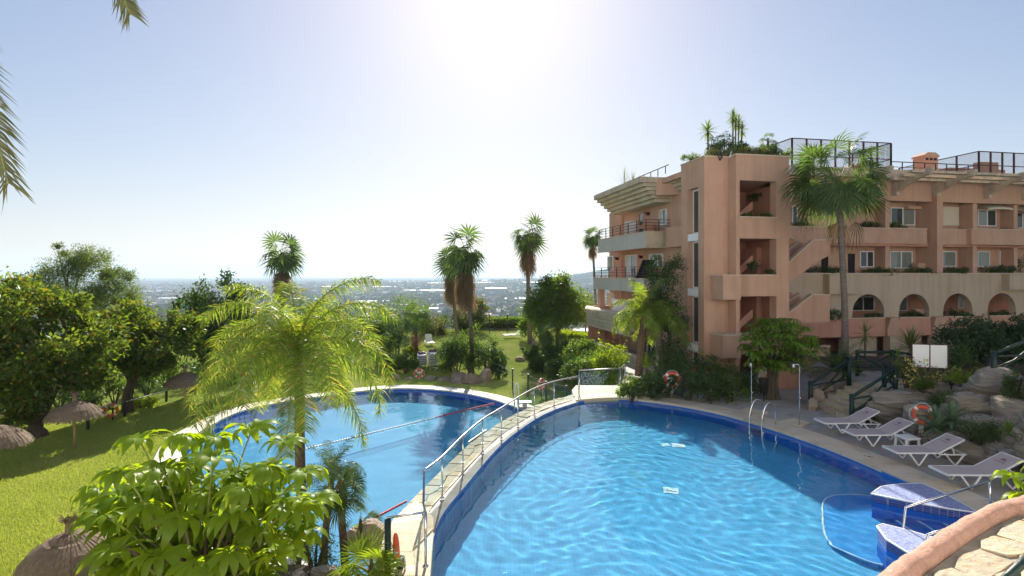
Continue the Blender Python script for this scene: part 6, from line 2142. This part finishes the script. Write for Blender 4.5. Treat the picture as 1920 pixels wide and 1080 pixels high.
SH = [(215, 752, 32.5, 1.0, .9, l_mid, 'rounded pale green bush left of the forked ficus trunk'),
      (275, 742, 35, 1.2, .9, l_dark, 'dark bush just right of the forked ficus trunk'),
      (308, 730, 38, 1.5, 1.0, l_mid, 'leafy bush behind the dim straw parasol'),
      (262, 765, 31.5, .8, .35, l_lime, 'low lime shrub by the foot of the forked ficus'),
      (165, 770, 31, 1.0, .7, l_dark, 'dark shrub behind the thatch of the shaded parasol'),
      (110, 770, 32, 1.6, .9, l_dark, 'dark undergrowth bush left of the shaded parasol'),
      (30, 800, 28.5, 1.8, .9, l_dark, 'dark bush at the left edge under the big ficus'),
      (390, 725, 37.5, 1.8, .9, l_dark, 'dark bush left of the lifeguard chair'),
      (440, 712, 40, 2.0, .9, l_mid, 'green hedge bush behind the lifeguard chair'),
      (330, 680, 44, 2.2, 1.6, l_mid, 'bush beyond the cable behind the dim parasol'),
      (200, 700, 42, 2.4, 1.7, l_mid, 'background bush between the two ficus trees'),
      (520, 700, 44, 2.6, 1.2, l_dark, 'dark bush behind the queen palm crown'),
      (600, 690, 46, 2.6, .9, l_mid, 'low bush on the far bank right of the queen palm trunk')]
for i, (px, py, d, r, h, m_, lab) in enumerate(SH):
    bush('garden_bush', lab, 'bush', ground(px, d), (r, r * .8, h), int(1500 * max(.6, r)), .16, m_, 60 + i)
# ---- trees and beds round the far lawn
tree('round_tree', 'round crowned dark green tree on the far lawn before the building', 'tree', on_lawn(1046, 662),
     bl([(1045, 560, 48, 2.0, 1.5), (1075, 575, 48, 1.5, 1.3), (1015, 580, 48, 1.5, 1.3), (1050, 600, 47, 1.9, 1.0), (1040, 535, 48.5, 1.2, .9), (1085, 600, 48, .9, .8), (1010, 600, 47.5, .9, .7)]),
     17000, .24, l_mid, .2, 41, k=150, limbs=6)
tree('slim_tree', 'small tree with an olive crown touching the round tree at the right', 'tree', ground(1098, 58), bl([(1097, 575, 56, .9, 1.2), (1098, 600, 56, .7, .9)]), 1800, .22, l_olive, .1, 42, k=40)
bush('garden_bush', 'leafy bush under the tallest fan palm', 'bush', ground(1000, 56), (1.6, 1.2, 1.2), 3000, .2, l_mid, 81)
bush('rounded_cypress', 'dense dark rounded cypress by the far end of the lower pool', 'cypress', ground(745, 47), (1.05, 1.0, 2.0), 6500, .12, l_cyp, 82, k=260, spread=.09, shell=.88, aspect=.3)
def hedge(label, p0, p1, w, h, n, mat, seed, size=.13):
    p0, p1 = Vector(p0), Vector(p1)
    t = thing('clipped_hedge', label, 'hedge', tuple(p0))
    rg = np.random.default_rng(seed)
    L = p1 - p0
    u = rg.random(n)
    v = (rg.random(n) - .5) * w
    z = rg.random(n) ** .6 * h * (1 + .08 * np.sin(u * 17))
    face = rg.random(n)
    v = np.where(face < .4, -w / 2 * (.9 + .2 * rg.random(n)), v)
    z = np.where(face > .6, h * (.92 + .14 * rg.random(n)), z)
    nx, ny = -L.y / L.length, L.x / L.length
    p = np.stack([L.x * u + nx * v, L.y * u + ny * v, z + L.z * u], 1)
    d = unit(n, rg) + np.array([0, -.3, .5]); d /= np.linalg.norm(d, axis=1, keepdims=True)
    s = np.cross(d, unit(n, rg)); s /= np.linalg.norm(s, axis=1, keepdims=True)
    l_ = size * (.6 + .8 * rg.random(n))[:, None]
    V = np.stack([p, p + d * l_ * .5 + s * l_ * .25, p + d * l_, p + d * l_ * .5 - s * l_ * .25], 1)
    place('foliage', quads('foliage', V, mat), t)
    MB().box(0, .01, 0, .01, -.1, h * .5).bar((0, 0, h * .3), tuple(L + Vector((0, 0, h * .3))), w * .7, h * .5).build('branches', m_soil, t, False, False)
    return t
hedge('bright clipped hedge in front of the round blue pool', ground(1050, 52), ground(1130, 50), 2.2, 1.5, 7000, l_lime, 1, .16)
hedge('dark low hedge along the far lawn fence', ground(860, 66), ground(985, 66), 1.6, 1.2, 4500, l_mid, 2, .2)
hedge('dark low hedge along the fence behind the rounded cypress', ground(640, 56), ground(740, 58), 1.8, 1.6, 4000, l_dark, 3, .2)
bush('garden_bush', 'dark bush at the fence behind the paired palm trunks', 'bush', ground(868, 62), (2.6, 1.8, 1.3), 3600, .2, l_dark, 83)
tree('garden_tree', 'olive crowned small tree between the paired palm trunks', 'tree', ground(885, 64), bl([(885, 590, 63, 1.8, 1.5), (900, 575, 63, 1.1, 1.1), (870, 605, 63, 1.2, 1.1)]), 3600, .24, l_olive, .12, 84, k=60)
bush('garden_bush', 'dark rounded bush at the fence right of the paired palms', 'bush', ground(945, 67), (2.4, 1.6, .9), 2600, .2, l_dark, 85)
TH_ = [(700, 610, 56, 2.0, 1.9, l_mid, 'umbrella shaped tree left of the rounded cypress'), (755, 590, 60, 2.2, 1.6, l_mid, 'pale green tree behind the rounded cypress'), (812, 620, 60, 1.2, 1.8, l_olive, 'slender tree right of the short dark palm'), (665, 625, 58, 1.8, 1.5, l_olive, 'olive tree just right of the queen palm fronds'), (610, 600, 60, 2.4, 1.8, l_dark, 'dark tree behind the queen palm crown')]
for i, (px, py, d, r, rz, m_, lab) in enumerate(TH_):
    p = P(px, py, d)
    tree('garden_tree', lab, 'tree', ground(px, d), [(p.x, p.y, p.z, r, r, rz), (p.x - r * .6, p.y, p.z - rz * .5, r * .6, r * .6, rz * .6), (p.x + r * .6, p.y, p.z - rz * .4, r * .6, r * .6, rz * .6)], 3600, .22, m_, .12, 90 + i, k=70)
BED = [(760, 700, 42, .9, .8, l_mid, 'upright green shrub left of the red life ring'), (735, 702, 43, .8, .7, l_dark, 'dark shrub at the left end of the rock edging'), (857, 700, 41, 1.2, 1.6, l_dark, 'dark shrub at the foot of the nearer paired palm'), (880, 690, 42, 1.4, 2.0, l_mid, 'tall bright topped shrub behind the nearer paired palm trunk'), (915, 690, 41, 1.2, 1.5, l_dark, 'dense dark shrub at the right end of the rock edging'), (935, 700, 40, .6, .9, l_dark, 'narrow dark shrub beside the lawn right of the rocks'), (845, 690, 43, 1.0, 1.5, l_dark, 'shadowed shrub between the cycad and the palm trunk'), (720, 690, 45, 1.5, 1.3, l_mid, 'broad green shrub under the rounded cypress'), (775, 680, 46, .9, .8, l_lime, 'yellowish shrub at the foot of the short dark palm'), 
       (998, 668, 45, .9, .9, l_dark, 'dark upright shrub at the left of the right bed'), (1020, 680, 42, 1.2, .8, l_dark, 'dark shrub under the little fan palm'), (1050, 690, 40, 1.4, .9, l_dark, 'dark shrub in the middle of the right bed'), (1085, 690, 38.5, 1.4, 1.1, l_mid, 'green shrub in the right bed before the fluted wall'), (1120, 705, 36, 1.4, 1.0, l_dark, 'dark shrub below the fluted stone wall'), (1110, 725, 33, 1.2, 1.0, l_mid, 'light shrub seen through the glass screen'), (1145, 722, 32, 1.2, 1.3, l_lime, 'bright young shrub behind the glass screen'), (1060, 712, 37, 1.2, .8, l_dark, 'low dark shrub on the slope above the lower lawn'), (1080, 730, 33, .9, .9, l_dark, 'dark shrub behind the steel handrail bend')]
for i, (px, py, d, r, h, m_, lab) in enumerate(BED):
    p = ground(px, d)
    if px > 1040: p.z = max(p.z, P(px, py, d).z)
    bush('bed_shrub', lab, 'shrub', p, (r, r * .8, h), int(2700 * r), .16, m_, 120 + i)
# ---- planting at the foot of the building and the right side
FT = [(1185, 752, 24.6, .6, .55, l_mid, 'mid green shrub at the corner of the glass screen'), (1225, 750, 24.8, .9, .65, l_dark, 'dark shrub left of the orange life ring'), (1290, 757, 24.6, 1.0, .8, l_dark, 'dark shrub right of the orange life ring'), (1330, 762, 24.4, 1.0, .7, l_dark, 'dark shrub with red flowers above it'), (1370, 765, 24.3, .9, .6, l_mid, 'mid green shrub left of the slim shower pole'), (1300, 740, 27, 1.2, 1.0, l_dark, 'tall dark hibiscus against the building'), (1400, 760, 25.5, .8, .5, l_dark, 'low dark shrub behind the slim shower pole'), (1262, 735, 27.5, 1.0, 1.3, l_dark, 'dark shrub at the foot of the ivy clad corner'), (1360, 745, 27.0, 1.2, .7, l_mid, 'feathery shrub against the tower wall')]
for i, (px, py, d, r, h, m_, lab) in enumerate(FT):
    bush('bed_shrub', lab, 'shrub', Vector(((px - HX) / F * d, d, -.05)), (r, r * .8, h), int(2600 * r), .12, m_, 150 + i)
rn = random.Random(77)
for i, (px, py) in enumerate(((1278, 701), (1300, 692), (1323, 697), (1335, 712))):
    p = P(px, py, 25.2)
    f = thing('red_flower', ['red hibiscus flower leftmost above the dark shrubs', 'red hibiscus flower against the slot window', 'red hibiscus flower against the tower wall', 'lowest red hibiscus flower among the dark leaves'][i], 'flower', tuple(p), 0, 'red hibiscus flowers')
    mb = MB()
    for k in range(5):
        a = k * 1.257
        mb.add([(0, 0, 0), (.08 * math.cos(a - .5), -.03, .08 * math.sin(a - .5)), (.11 * math.cos(a), -.05, .11 * math.sin(a)), (.08 * math.cos(a + .5), -.03, .08 * math.sin(a + .5))], [(0, 1, 2, 3)])
    mb.build('petals', m_redfl, f, False, False)
    MB().tube([(0, .02, -.5), (0, .01, 0)], .01, 4).build('stalk', l_stalk, f, False, False)
# ivy clad cypress on the tower's corner
tree('ivy_tree', 'dark tall bushy tree hugging the tower corner behind the queen palm', 'tree', Vector(((1262 - HX) / F * 30.2, 30.2, -.5)),
     bl([(1250, 530, 30.4, .9, 1.3), (1245, 570, 30.3, 1.0, 1.2), (1262, 610, 30.2, .85, 1.2), (1262, 650, 30.1, .7, 1.0), (1232, 510, 30.8, .6, .8), (1225, 560, 30.2, .8, .9), (1265, 500, 30.6, .5, .7), (1240, 680, 30, .9, .7)]), 9000, .13, l_dark, .12, 43, k=150)
# big dark rounded bushes above the rock wall
bush('laurel_bush', 'big dark rounded bush behind the white notice board', 'bush', P(1826, 692, 27), (1.85, 1.6, 1.35), 15000, .14, l_cyp, 171, k=200, spread=.12, shell=.8)
bush('laurel_bush', 'big dark bush at the right edge above the rock wall', 'bush', P(1935, 692, 26), (1.2, 1.3, 1.45), 9000, .14, l_cyp, 172, k=150, spread=.12, shell=.8)
bush('low_shrub', 'low dark shrub in front of the big rounded bush', 'shrub', P(1775, 700, 24.5), (1.4, 1.0, .7), 2600, .12, l_dark, 173)
bush('low_shrub', 'yellow green creeping shrub above the boulders', 'shrub', P(1820, 722, 19.5), (.9, .7, .3), 2200, .08, l_lime, 174)
bush('low_shrub', 'mossy creeper hanging over the right boulders', 'creeper', P(1903, 752, 17.2), (.35, .3, .5), 1500, .07, l_dark, 175)
bush('low_shrub', 'creeper growing over the boulder above the agave', 'creeper', P(1768, 765, 18.4), (.55, .35, .3), 1500, .07, l_dark, 176)
bush('low_shrub', 'mossy creeper covering the lower right boulders', 'creeper', P(1835, 835, 16.4), (.75, .35, .45), 2600, .06, l_dark, 177)
bush('low_shrub', 'fresh green clump beside the notice board foot', 'shrub', P(1728, 731, 20.2), (.35, .3, .2), 700, .1, l_mid, 178)
bush('low_shrub', 'grey green shrub left of the white notice board', 'shrub', P(1700, 730, 21.2), (.5, .5, .75), 2400, .09, l_olive, 179)
bush('low_shrub', 'small creeper at the foot of the rock wall by the stairs', 'creeper', P(1625, 790, 20.6), (.4, .3, .25), 600, .07, l_dark, 180)
# flowering stems
yf = thing('yellow_flower_shrub', 'loose shrub of thin stems with yellow flowers in front of the notice board', 'shrub', tuple(P(1738, 735, 20.4)))
mb, fl, pf = MB(), [], []
for i in range(20):
    a = rn.uniform(-1.4, 1.4)
    L = rn.uniform(.5, 1.5)
    e = Vector((math.sin(a) * L * 1.0, rn.uniform(-.3, .3), math.cos(a) * L * .95))
    mb.tube([(0, 0, 0), tuple(e * .5 + Vector((0, 0, .12))), tuple(e)], [.012, .008, .004], 4)
    for k in range(14):
        t = rn.uniform(.45, 1.05)
        fl.append((e.x * t, e.y * t, e.z * t + .05, .07, .07, .07))
mb.build('stems', m_pole, yf, False, False)
place('flowers', quads('flowers', leaves(fl, 260, .07, 5, k=300, aspect=.8), l_yelfl), yf)
place('foliage', quads('foliage', leaves([(0, 0, .35, .6, .4, .5)], 700, .1, 6, k=80, aspect=.25), l_olive), yf)
def rosette(name, label, cat, p, n, L, w, mat, seed, trunk=0.0, e0=1.35, e1=-.15, group=None, sag=.5):
    """stiff strap leaves in a rosette (agave, yucca)."""
    p = Vector(p)
    t = thing(name, label, cat, tuple(p), 0, group)
    rn = random.Random(seed)
    ms = []
    for k, e in enumerate(np.linspace(e0, e1, 5)):
        mb = MB(); N = 5; q = Vector((0, 0, 0)); Ls, Ms, Rs = [], [], []
        for i in range(N + 1):
            s = i / N
            a = e - sag * s * math.cos(e)
            ww = w * (.55 + 1.1 * s if s < .4 else max(0, 1 - (s - .4) / .6) ** .8) * .5 + .001
            up = Vector((-math.sin(a), 0, math.cos(a)))
            Ls.append(q + Vector((0, ww, 0)) + up * ww * .4); Ms.append(q.copy()); Rs.append(q + Vector((0, -ww, 0)) + up * ww * .4)
            q = q + Vector((math.cos(a), 0, math.sin(a))) * L / N
        mb.v = [tuple(v) for tr in zip(Ls, Ms, Rs) for v in tr]
        for i in range(N):
            b = i * 3; mb.f += [(b, b + 1, b + 4, b + 3), (b + 1, b + 2, b + 5, b + 4)]; mb.m += [0, 0]
        ms.append(mb.mesh('leaf', mat, True))
    for i in range(n):
        f = i / (n - 1)
        place('leaf', ms[min(4, int(f * 5))], t, (0, 0, trunk + .12 * (1 - f)), (rn.uniform(-.1, .1), rn.uniform(-.1, .1), i * 2.39996), rn.uniform(.85, 1.1))
    if trunk > 0:
        MB().tube([(0, 0, -.1), (rn.uniform(-.04, .04), 0, trunk * .5), (0, 0, trunk + .06)], [w * .9, w * .75, w * .8], 7).build('trunk', m_ptrunkd if trunk < 2 else m_ptrunk, t, True, False)
    return t
rosette('agave', 'large blue green agave in front of the orange ring on the rock wall', 'agave', P(1757, 806, 17.3), 30, .72, .18, l_grey, 1, sag=.3)
rosette('agave', 'second blue green agave tucked behind the large one', 'agave', P(1785, 790, 17.2), 24, .62, .16, l_grey, 2, sag=.3)
rosette('agave', 'small light green agave on the mossy boulders at the right', 'agave', P(1891, 815, 15.2), 16, .34, .09, l_mid, 3, sag=.3)
rosette('yucca', 'slender yucca with a tall stem before the arches', 'yucca', P(1622, 668, 25.5), 30, .75, .05, l_mid, 4, .95, 1.3, -.9)
rosette('yucca', 'low yucca in front of the cream pillar', 'yucca', P(1683, 690, 23.5), 30, .55, .05, l_mid, 5, .35, 1.3, -.5)
rosette('yucca', 'broad grey leaved yucca clump beside the pillar', 'yucca', P(1708, 668, 25), 60, 1.0, .06, l_olive, 6, .3, 1.35, 0)
rosette('yucca', 'small pale yucca at the left of the glass screen', 'yucca', P(1165, 690, 31), 24, .5, .05, l_lime, 7, .3, 1.3, -.4)
rosette('yucca', 'bright young strap leaved plant among the dark cycads', 'yucca', P(1213, 700, 27), 18, .75, .1, l_lime, 8, .2, 1.4, .6)
# ---- roof garden on the tower
def rp(px, py, b):
    a = AF(px, b)
    w = bw(a, b, 0)
    return Vector((w.x, w.y, ZF(py, a, b)))
def roof(px, b): 
    w = bw(AF(px, b), b, 11.62); return w
rosette('yucca', 'stout single yucca at the left of the tower roof', 'yucca', roof(1327, .5), 60, .62, .06, l_mid, 11, 1.35, 1.4, -.5)
for i, (px, top) in enumerate(((1376, 222), (1381, 233), (1387, 233), (1396, 247))):
    b = 1.2 + .2 * i
    base = roof(px - (2 if i != 3 else 5), b)
    h = rp(px, top, b).z - base.z
    rosette('yucca', ['tallest slim yucca on the tower roof', 'second slim yucca on the roof, close behind the tallest', 'slim yucca on the roof just right of the tallest pair', 'shortest slim yucca on the roof, set apart at the right'][i], 'yucca', base, 46, .5, .055, l_mid, 12 + i, h, 1.4, -.9)
for i, (px, r, h, lab) in enumerate(((1337, .42, .72, 'small dark clipped bush on the roof beside the stout yucca'), (1363, .6, .85, 'largest dark clipped bush in the middle of the tower roof'), (1391, .42, .62, 'dark clipped bush on the roof right of the slim yuccas'))):
    bush('roof_bush', lab, 'bush', roof(px, 1.0), (r, r, h), 2600, .08, l_cyp, 200 + i, k=160, spread=.1, shell=.85)
for i, (px, r, h, m_, lab) in enumerate(((1300, .7, .22, l_mid, 'trailing green plants over the left edge of the tower roof'), (1405, .8, .35, l_olive, 'dry grassy clump on the tower roof'), (1445, .6, .4, l_dark, 'leafy shrub on the roof under the small palm'), (1470, .7, .3, l_mid, 'trailing shrub at the right corner of the tower roof'), (1350, 1.0, .2, l_olive, 'low roof planting in front of the dark clipped bushes'), (1425, .7, .3, m_ and l_olive if False else l_olive, 'straw coloured grass beside the roof chimney'))):
    bush('roof_plant', lab, 'plant', roof(px, .0 if i != 0 else 1.4), (r, .5, h), 1300, .09, m_, 210 + i, aspect=.3)
fan_palm('small_fan_palm', 'tiny fan palm on the tower roof by the mesh screen', roof(1440, .6), rp(1440, 272, .6), .6, .05, 18, 0, 15, None, key='rf')
ch2 = thing('roof_chimney', 'small terracotta capped chimney among the roof plants', 'chimney', tuple(roof(1423, 1.6)), TH)
MB().box(-.32, .32, -.32, .32, -.3, .42).build('stack', m_pinkd, ch2, False, False)
MB().box(-.4, .4, -.4, .4, .42, .5).box(-.3, .3, -.3, .3, .5, .6).build('cap', m_pink, ch2, False, False)
ant = thing('roof_mast', 'thin bare mast on the tower roof', 'mast', tuple(roof(1359, 1.4)))
MB().tube([(0, 0, -.2), (0, 0, 1.5)], [.03, .018], 5).build('pole', m_black, ant, True, False)
for i, (px, h) in enumerate(((1170, 1.5), (1186, 1.0))):
    b = BF(px, -.2)
    g = rosette('tall_grass', ['wispy tall grass on the left cornice, higher tuft', 'wispy grass on the left cornice, lower tuft'][i], 'grass tuft', bw(-.2, b, 11.44), 18, h, .03, l_olive, 30 + i, 0, 1.5, 1.0, None, .5)
# plants in the terrace planters
def terr(px, b, z): return bw(AF(px, b), b, z)
PL = [(1505, 6.3, 8.3, .7, .5, l_dark, 'dark plant on the top terrace behind the big fan palm, left side'), (1640, 6.2, 8.4, .9, .45, l_dark, 'dark plant trailing on the top terrace right of the big palm'), (1680, 6.2, 8.45, .8, .35, l_mid, 'green shrub on the top terrace before the wide window'), (1895, 6.2, 8.45, .3, .2, l_mid, 'tiny potted plant on the top terrace near the right edge'), (1880, 6.2, 8.4, .3, .2, l_dark, 'tiny dark potted plant under the right awning'),
      (1545, 5.7, 5.45, 1.5, .28, l_dark, 'row of dark plants on the middle terrace beside the outdoor stairs'), (1650, 5.7, 5.45, 1.5, .22, l_dark, 'dark plants on the middle terrace left of the condenser'), (1720, 5.7, 5.45, 1.4, .25, l_dark, 'dark plants on the middle terrace by the fat pier'), (1795, 5.7, 5.45, 1.3, .25, l_dark, 'dark plants on the middle terrace right of the fat pier'), (1880, 5.7, 5.45, 1.8, .3, l_dark, 'dark plants on the middle terrace near the right edge'), (1915, 5.9, 5.6, .6, .7, l_dark, 'tall dark plant on the middle terrace at the right edge'),
      (1640, 5.8, 2.5, .6, .2, l_dark, 'plants in the first arch opening'), (1712, 5.8, 2.5, .9, .25, l_dark, 'plants in the second arch opening'), (1792, 5.8, 2.5, 1.0, .25, l_dark, 'plants in the third arch opening'), (1877, 5.8, 2.5, .9, .2, l_dark, 'plants in the fourth arch opening'), (1560, 5.2, 2.4, .9, .5, l_dark, 'plant spilling over the red parapet behind the palm trunk'), (1402, -.5, 8.42, .25, .12, l_mid, 'small plant on the top landing sill of the tower'), (1435, -.4, 8.42, .25, .12, l_mid, 'second small plant on the top landing sill of the tower'), (1412, .4, 5.6, .35, .4, l_dark, 'dark potted plant on the middle landing of the tower'), (1450, -.4, 5.45, .4, .15, l_dark, 'plants on the middle landing sill of the tower'), (1425, 1.8, 9.55, .7, .28, l_dark, 'hanging vine under the top landing ceiling of the tower')]
for i, (px, b, z, r, h, m_, lab) in enumerate(PL):
    bush('terrace_plant', lab, 'plant', terr(px, b, z), (r, .3, h), int(900 * max(.5, r)), .11, m_, 240 + i, stems=False, k=40)
# ground bits by the building: near left bed
def mound(x, y):
    f = max(0, 1 - ((x + 5.0) / 3.1) ** 2 - ((y - 11.2) / 2.7) ** 2)
    return -2.2 + 1.35 * f ** .6 + .08 * noise.noise(Vector((x * 1.3, y * 1.3, 4)))
struct('flower_bed', grid_sheet(-8.2, -1.95, 8.4, 14.0, .25, mound, lambda x, y: inside(x, y, LPx) or mound(x, y) < -2.1), m_soil, True)
for i, (px, py, d, r, h, m_, lab) in enumerate(((590, 1030, 12.2, .5, .5, l_olive, 'rosemary like bush at the bottom left of the stocky fan palm'), (620, 1050, 11.4, .45, .35, l_dark, 'dark low bush by the pale boulder'), (560, 960, 13.2, .35, .7, l_mid, 'thin leafy shrub between the palm trunks'), (575, 1085, 10.6, .3, .2, l_lime, 'yellow green sprout at the bottom of the queen palm trunk'), (660, 1060, 11.2, .35, .3, l_olive, 'low grey green bush before the shaggy trunk'))):
    p = P(px, py, d); p.z = max(mound(p.x, p.y), -2)
    bush('bed_shrub', lab, 'shrub', p, (r, r, h), 1500, .07, m_, 270 + i, aspect=.28)

# grass blades on the near lawn
def grass(n, seed):
    rg = np.random.default_rng(seed)
    d = 12.5 + 20 * rg.random(n) ** 1.25
    px = -40 + 480 * rg.random(n)
    x = (px - HX) / F * d
    z = np.array([lawn_z(a, b) for a, b in zip(x, d)])
    keep = np.ones(n, bool)
    nr = [(p.x, p.y) for p in near_arc] 
    big = offs(LP, 1.1, True)
    if abs(area(big)) < abs(area(LP)): big = offs(LP, -1.1, True)
    bb = [(p.x, p.y) for p in big]
    keep = np.array([not inside(a, b, bb) for a, b in zip(x, d)])
    x, d, z = x[keep], d[keep], z[keep]
    n = len(x)
    h = (.03 + .035 * rg.random(n))
    a = rg.random(n) * 6.28; l_ = rg.normal(size=(n, 2)) * .02
    w = .006 + .004 * rg.random(n)
    b0 = np.stack([x - np.cos(a) * w, d - np.sin(a) * w, z], 1); b1 = np.stack([x + np.cos(a) * w, d + np.sin(a) * w, z], 1)
    t0 = np.stack([x + l_[:, 0] - np.cos(a) * w * .3, d + l_[:, 1] - np.sin(a) * w * .3, z + h], 1); t1 = np.stack([x + l_[:, 0] + np.cos(a) * w * .3, d + l_[:, 1] + np.sin(a) * w * .3, z + h], 1)
    return np.stack([b0, b1, t1, t0], 1)
tag(place('grass', quads('grass', grass(170000, 1), l_grass)), kind='stuff')
# fallen leaves on the lawn
rn = random.Random(6)
fv = []
for i in range(60):
    px, py = rn.uniform(5, 330), rn.uniform(800, 1000)
    p = G(px, py, LOWZ); z = lawn_z(p.x, p.y) + .06
    a = rn.uniform(0, 6.28); s = rn.uniform(.05, .1)
    fv.append([[p.x, p.y, z], [p.x + s * math.cos(a) * .5 - s * .2, p.y + s * .3, z + .02], [p.x + s * math.cos(a), p.y + s * math.sin(a), z + .01], [p.x + s * math.cos(a) * .5 + s * .2, p.y - s * .3, z + .015]])
tag(place('fallen_leaves', quads('fallen_leaves', np.array(fv), l_dead)), kind='stuff')

# ================================================================== THE VALLEY
def valley_woods():
    rg = np.random.default_rng(3)
    parts_ = []
    for cnt, r0, r1, quadn, sz, hgt in ((1500, 85, 420, 44, 1.5, (3, 7)), (7500, 420, 1500, 14, 4.6, (5, 11)), (15000, 1500, 5200, 6, 11.0, (6, 13)), (5000, 5200, 10500, 4, 24.0, (7, 14))):
        r = r0 * (r1 / r0) ** rg.random(cnt)
        az = rg.uniform(-.82, .82, cnt)
        x, y = r * np.sin(az), r * np.cos(az)
        ok = np.array([(noise.noise(Vector((a * .0035, b * .0022, 7))) + .5 * noise.noise(Vector((a * .011, b * .006, 2))) > (-.4 if b < 700 else .06)) for a, b in zip(x, y)])
        x, y = x[ok], y[ok]
        n = len(x)
        z = np.array([land_z(a, b) for a, b in zip(x, y)])
        H = rg.uniform(hgt[0], hgt[1], n)
        W_ = H * rg.uniform(.3, .62, n)
        idx = np.repeat(np.arange(n), quadn)
        m = len(idx)
        u = unit(m, rg)
        rr = rg.random(m) ** .4
        p = np.stack([x[idx] + u[:, 0] * rr * W_[idx], y[idx] + u[:, 1] * rr * W_[idx], z[idx] + H[idx] * (.55 + .45 * u[:, 2] * rr)], 1)
        d = unit(m, rg); s = np.cross(d, unit(m, rg)); s /= np.linalg.norm(s, axis=1, keepdims=True)
        L = sz * rg.uniform(.6, 1.2, m)[:, None] * .62
        parts_.append(np.stack([p - d * L, p + s * L * .7, p + d * L, p - s * L * .7], 1))
    tag(place('valley_woods', quads('valley_woods', np.concatenate(parts_), l_far)), kind='stuff')
l_far = leafmat('far_foliage', (0.03, 0.048, 0.022), (0.07, 0.09, 0.04), (1.6, 1.7, .9), .25, .7)
valley_woods()
m_hw = M('far_white_wall', (0.72, 0.69, 0.64), None, .8, rnd=.12)
m_hr = M('far_tile_roof', (0.42, 0.26, 0.18), None, .9, rnd=.2)
m_gh = M('greenhouse_sheet', (0.78, 0.79, 0.80), None, .6, rnd=.06)
def house_mesh():
    mb = MB().box(-.5, .5, -.5, .5, -.5, .62, 0)
    mb.add([(-.56, -.56, .6), (.56, -.56, .6), (.56, .56, .6), (-.56, .56, .6), (-.5, 0, 1.0), (.5, 0, 1.0)], [(0, 1, 5, 4), (2, 3, 4, 5), (1, 2, 5), (3, 0, 4)], 1)
    return mb.mesh('valley_house', [m_hw, m_hr])
def shed_mesh():
    mb = MB()
    pr = [(-.5, 0), (-.5, .6)] + [(-.5 + i / 8, .6 + .35 * math.sin(math.pi * i / 8)) for i in range(1, 8)] + [(.5, .6), (.5, 0)]
    mb.extrude([(-.5, y, z - .2) for y, z in pr], (1, 0, 0))
    return mb.mesh('greenhouse', [m_gh])
hm, gm = house_mesh(), shed_mesh()
rn = random.Random(12)
n = 0
clus = [(rn.uniform(-.7, .6), rn.uniform(1300, 6500)) for _ in range(26)]
while n < 270:
    az, r = clus[rn.randrange(len(clus))]
    az += rn.gauss(0, .05); r *= math.exp(rn.gauss(0, .12))
    if abs(az) > .78 or r < 900: continue
    x, y = r * math.sin(az), r * math.cos(az)
    o = place('valley_house', hm, None, (x, y, land_z(x, y)), (0, 0, rn.uniform(-.6, .6)), (rn.uniform(14, 42), rn.uniform(9, 16), rn.uniform(8, 16)))
    tag(o, 'tiny pale house in the hazy valley town', 'house', 'pale houses scattered over the valley')
    n += 1
for i, (px, py, w) in enumerate(((838, 548, 80), (903, 536, 50), (570, 560, 60), (780, 547, 60), (905, 528, 46), (700, 565, 60), (860, 563, 36), (760, 531, 60), (640, 540, 70), (930, 545, 40), (330, 560, 60), (300, 545, 70), (275, 578, 40), (725, 540, 50), (820, 536, 44), (820, 580, 30), (880, 575, 26), (905, 569, 24), (690, 577, 30), (1010, 540, 60), (1095, 520, 46), (450, 548, 40), (965, 560, 40))):
    d = 106.0 * F / max(6, (py - HY))
    x = (px - HX) / F * d
    o = place('greenhouse', gm, None, (x, d, land_z(x, d)), (0, 0, rn.uniform(-.06, .06)), (w * d / F, 30 * d / 3000 + 14, rn.uniform(7, 10)))
    tag(o, 'long white greenhouse roof in the hazy valley', 'greenhouse', 'white greenhouses in the valley')

far_ = MB()
for i in range(1100):
    az, r = clus[rn.randrange(len(clus))]
    az += rn.gauss(0, .11); r *= math.exp(rn.gauss(0, .22))
    if abs(az) > .8 or r < 1000: continue
    x, y = r * math.sin(az), r * math.cos(az)
    w_, d_, h_ = rn.uniform(6, 16), rn.uniform(5, 9), rn.uniform(4, 9)
    z = land_z(x, y)
    far_.box(x - w_, x + w_, y - d_, y + d_, z - 2, z + h_, rn.choice((0, 0, 0, 1, 2)))
tag(far_.build('valley_buildings', [m_hw, m_hr, m_shut]), kind='stuff')

# ================================================================== HAZE
hm_, t, o = newmat('haze_air')
pv = N_(t, 'ShaderNodeVolumePrincipled', inp={'Color': (0.66, 0.83, 1.0, 1), 'Density': HAZE, 'Anisotropy': 0.15})
t.links.new(pv.outputs[0], o.inputs['Volume'])
hz = MB().box(-20500, 20500, -20500, 20500, -150, 235)
tag(hz.build('haze', hm_), kind='stuff')
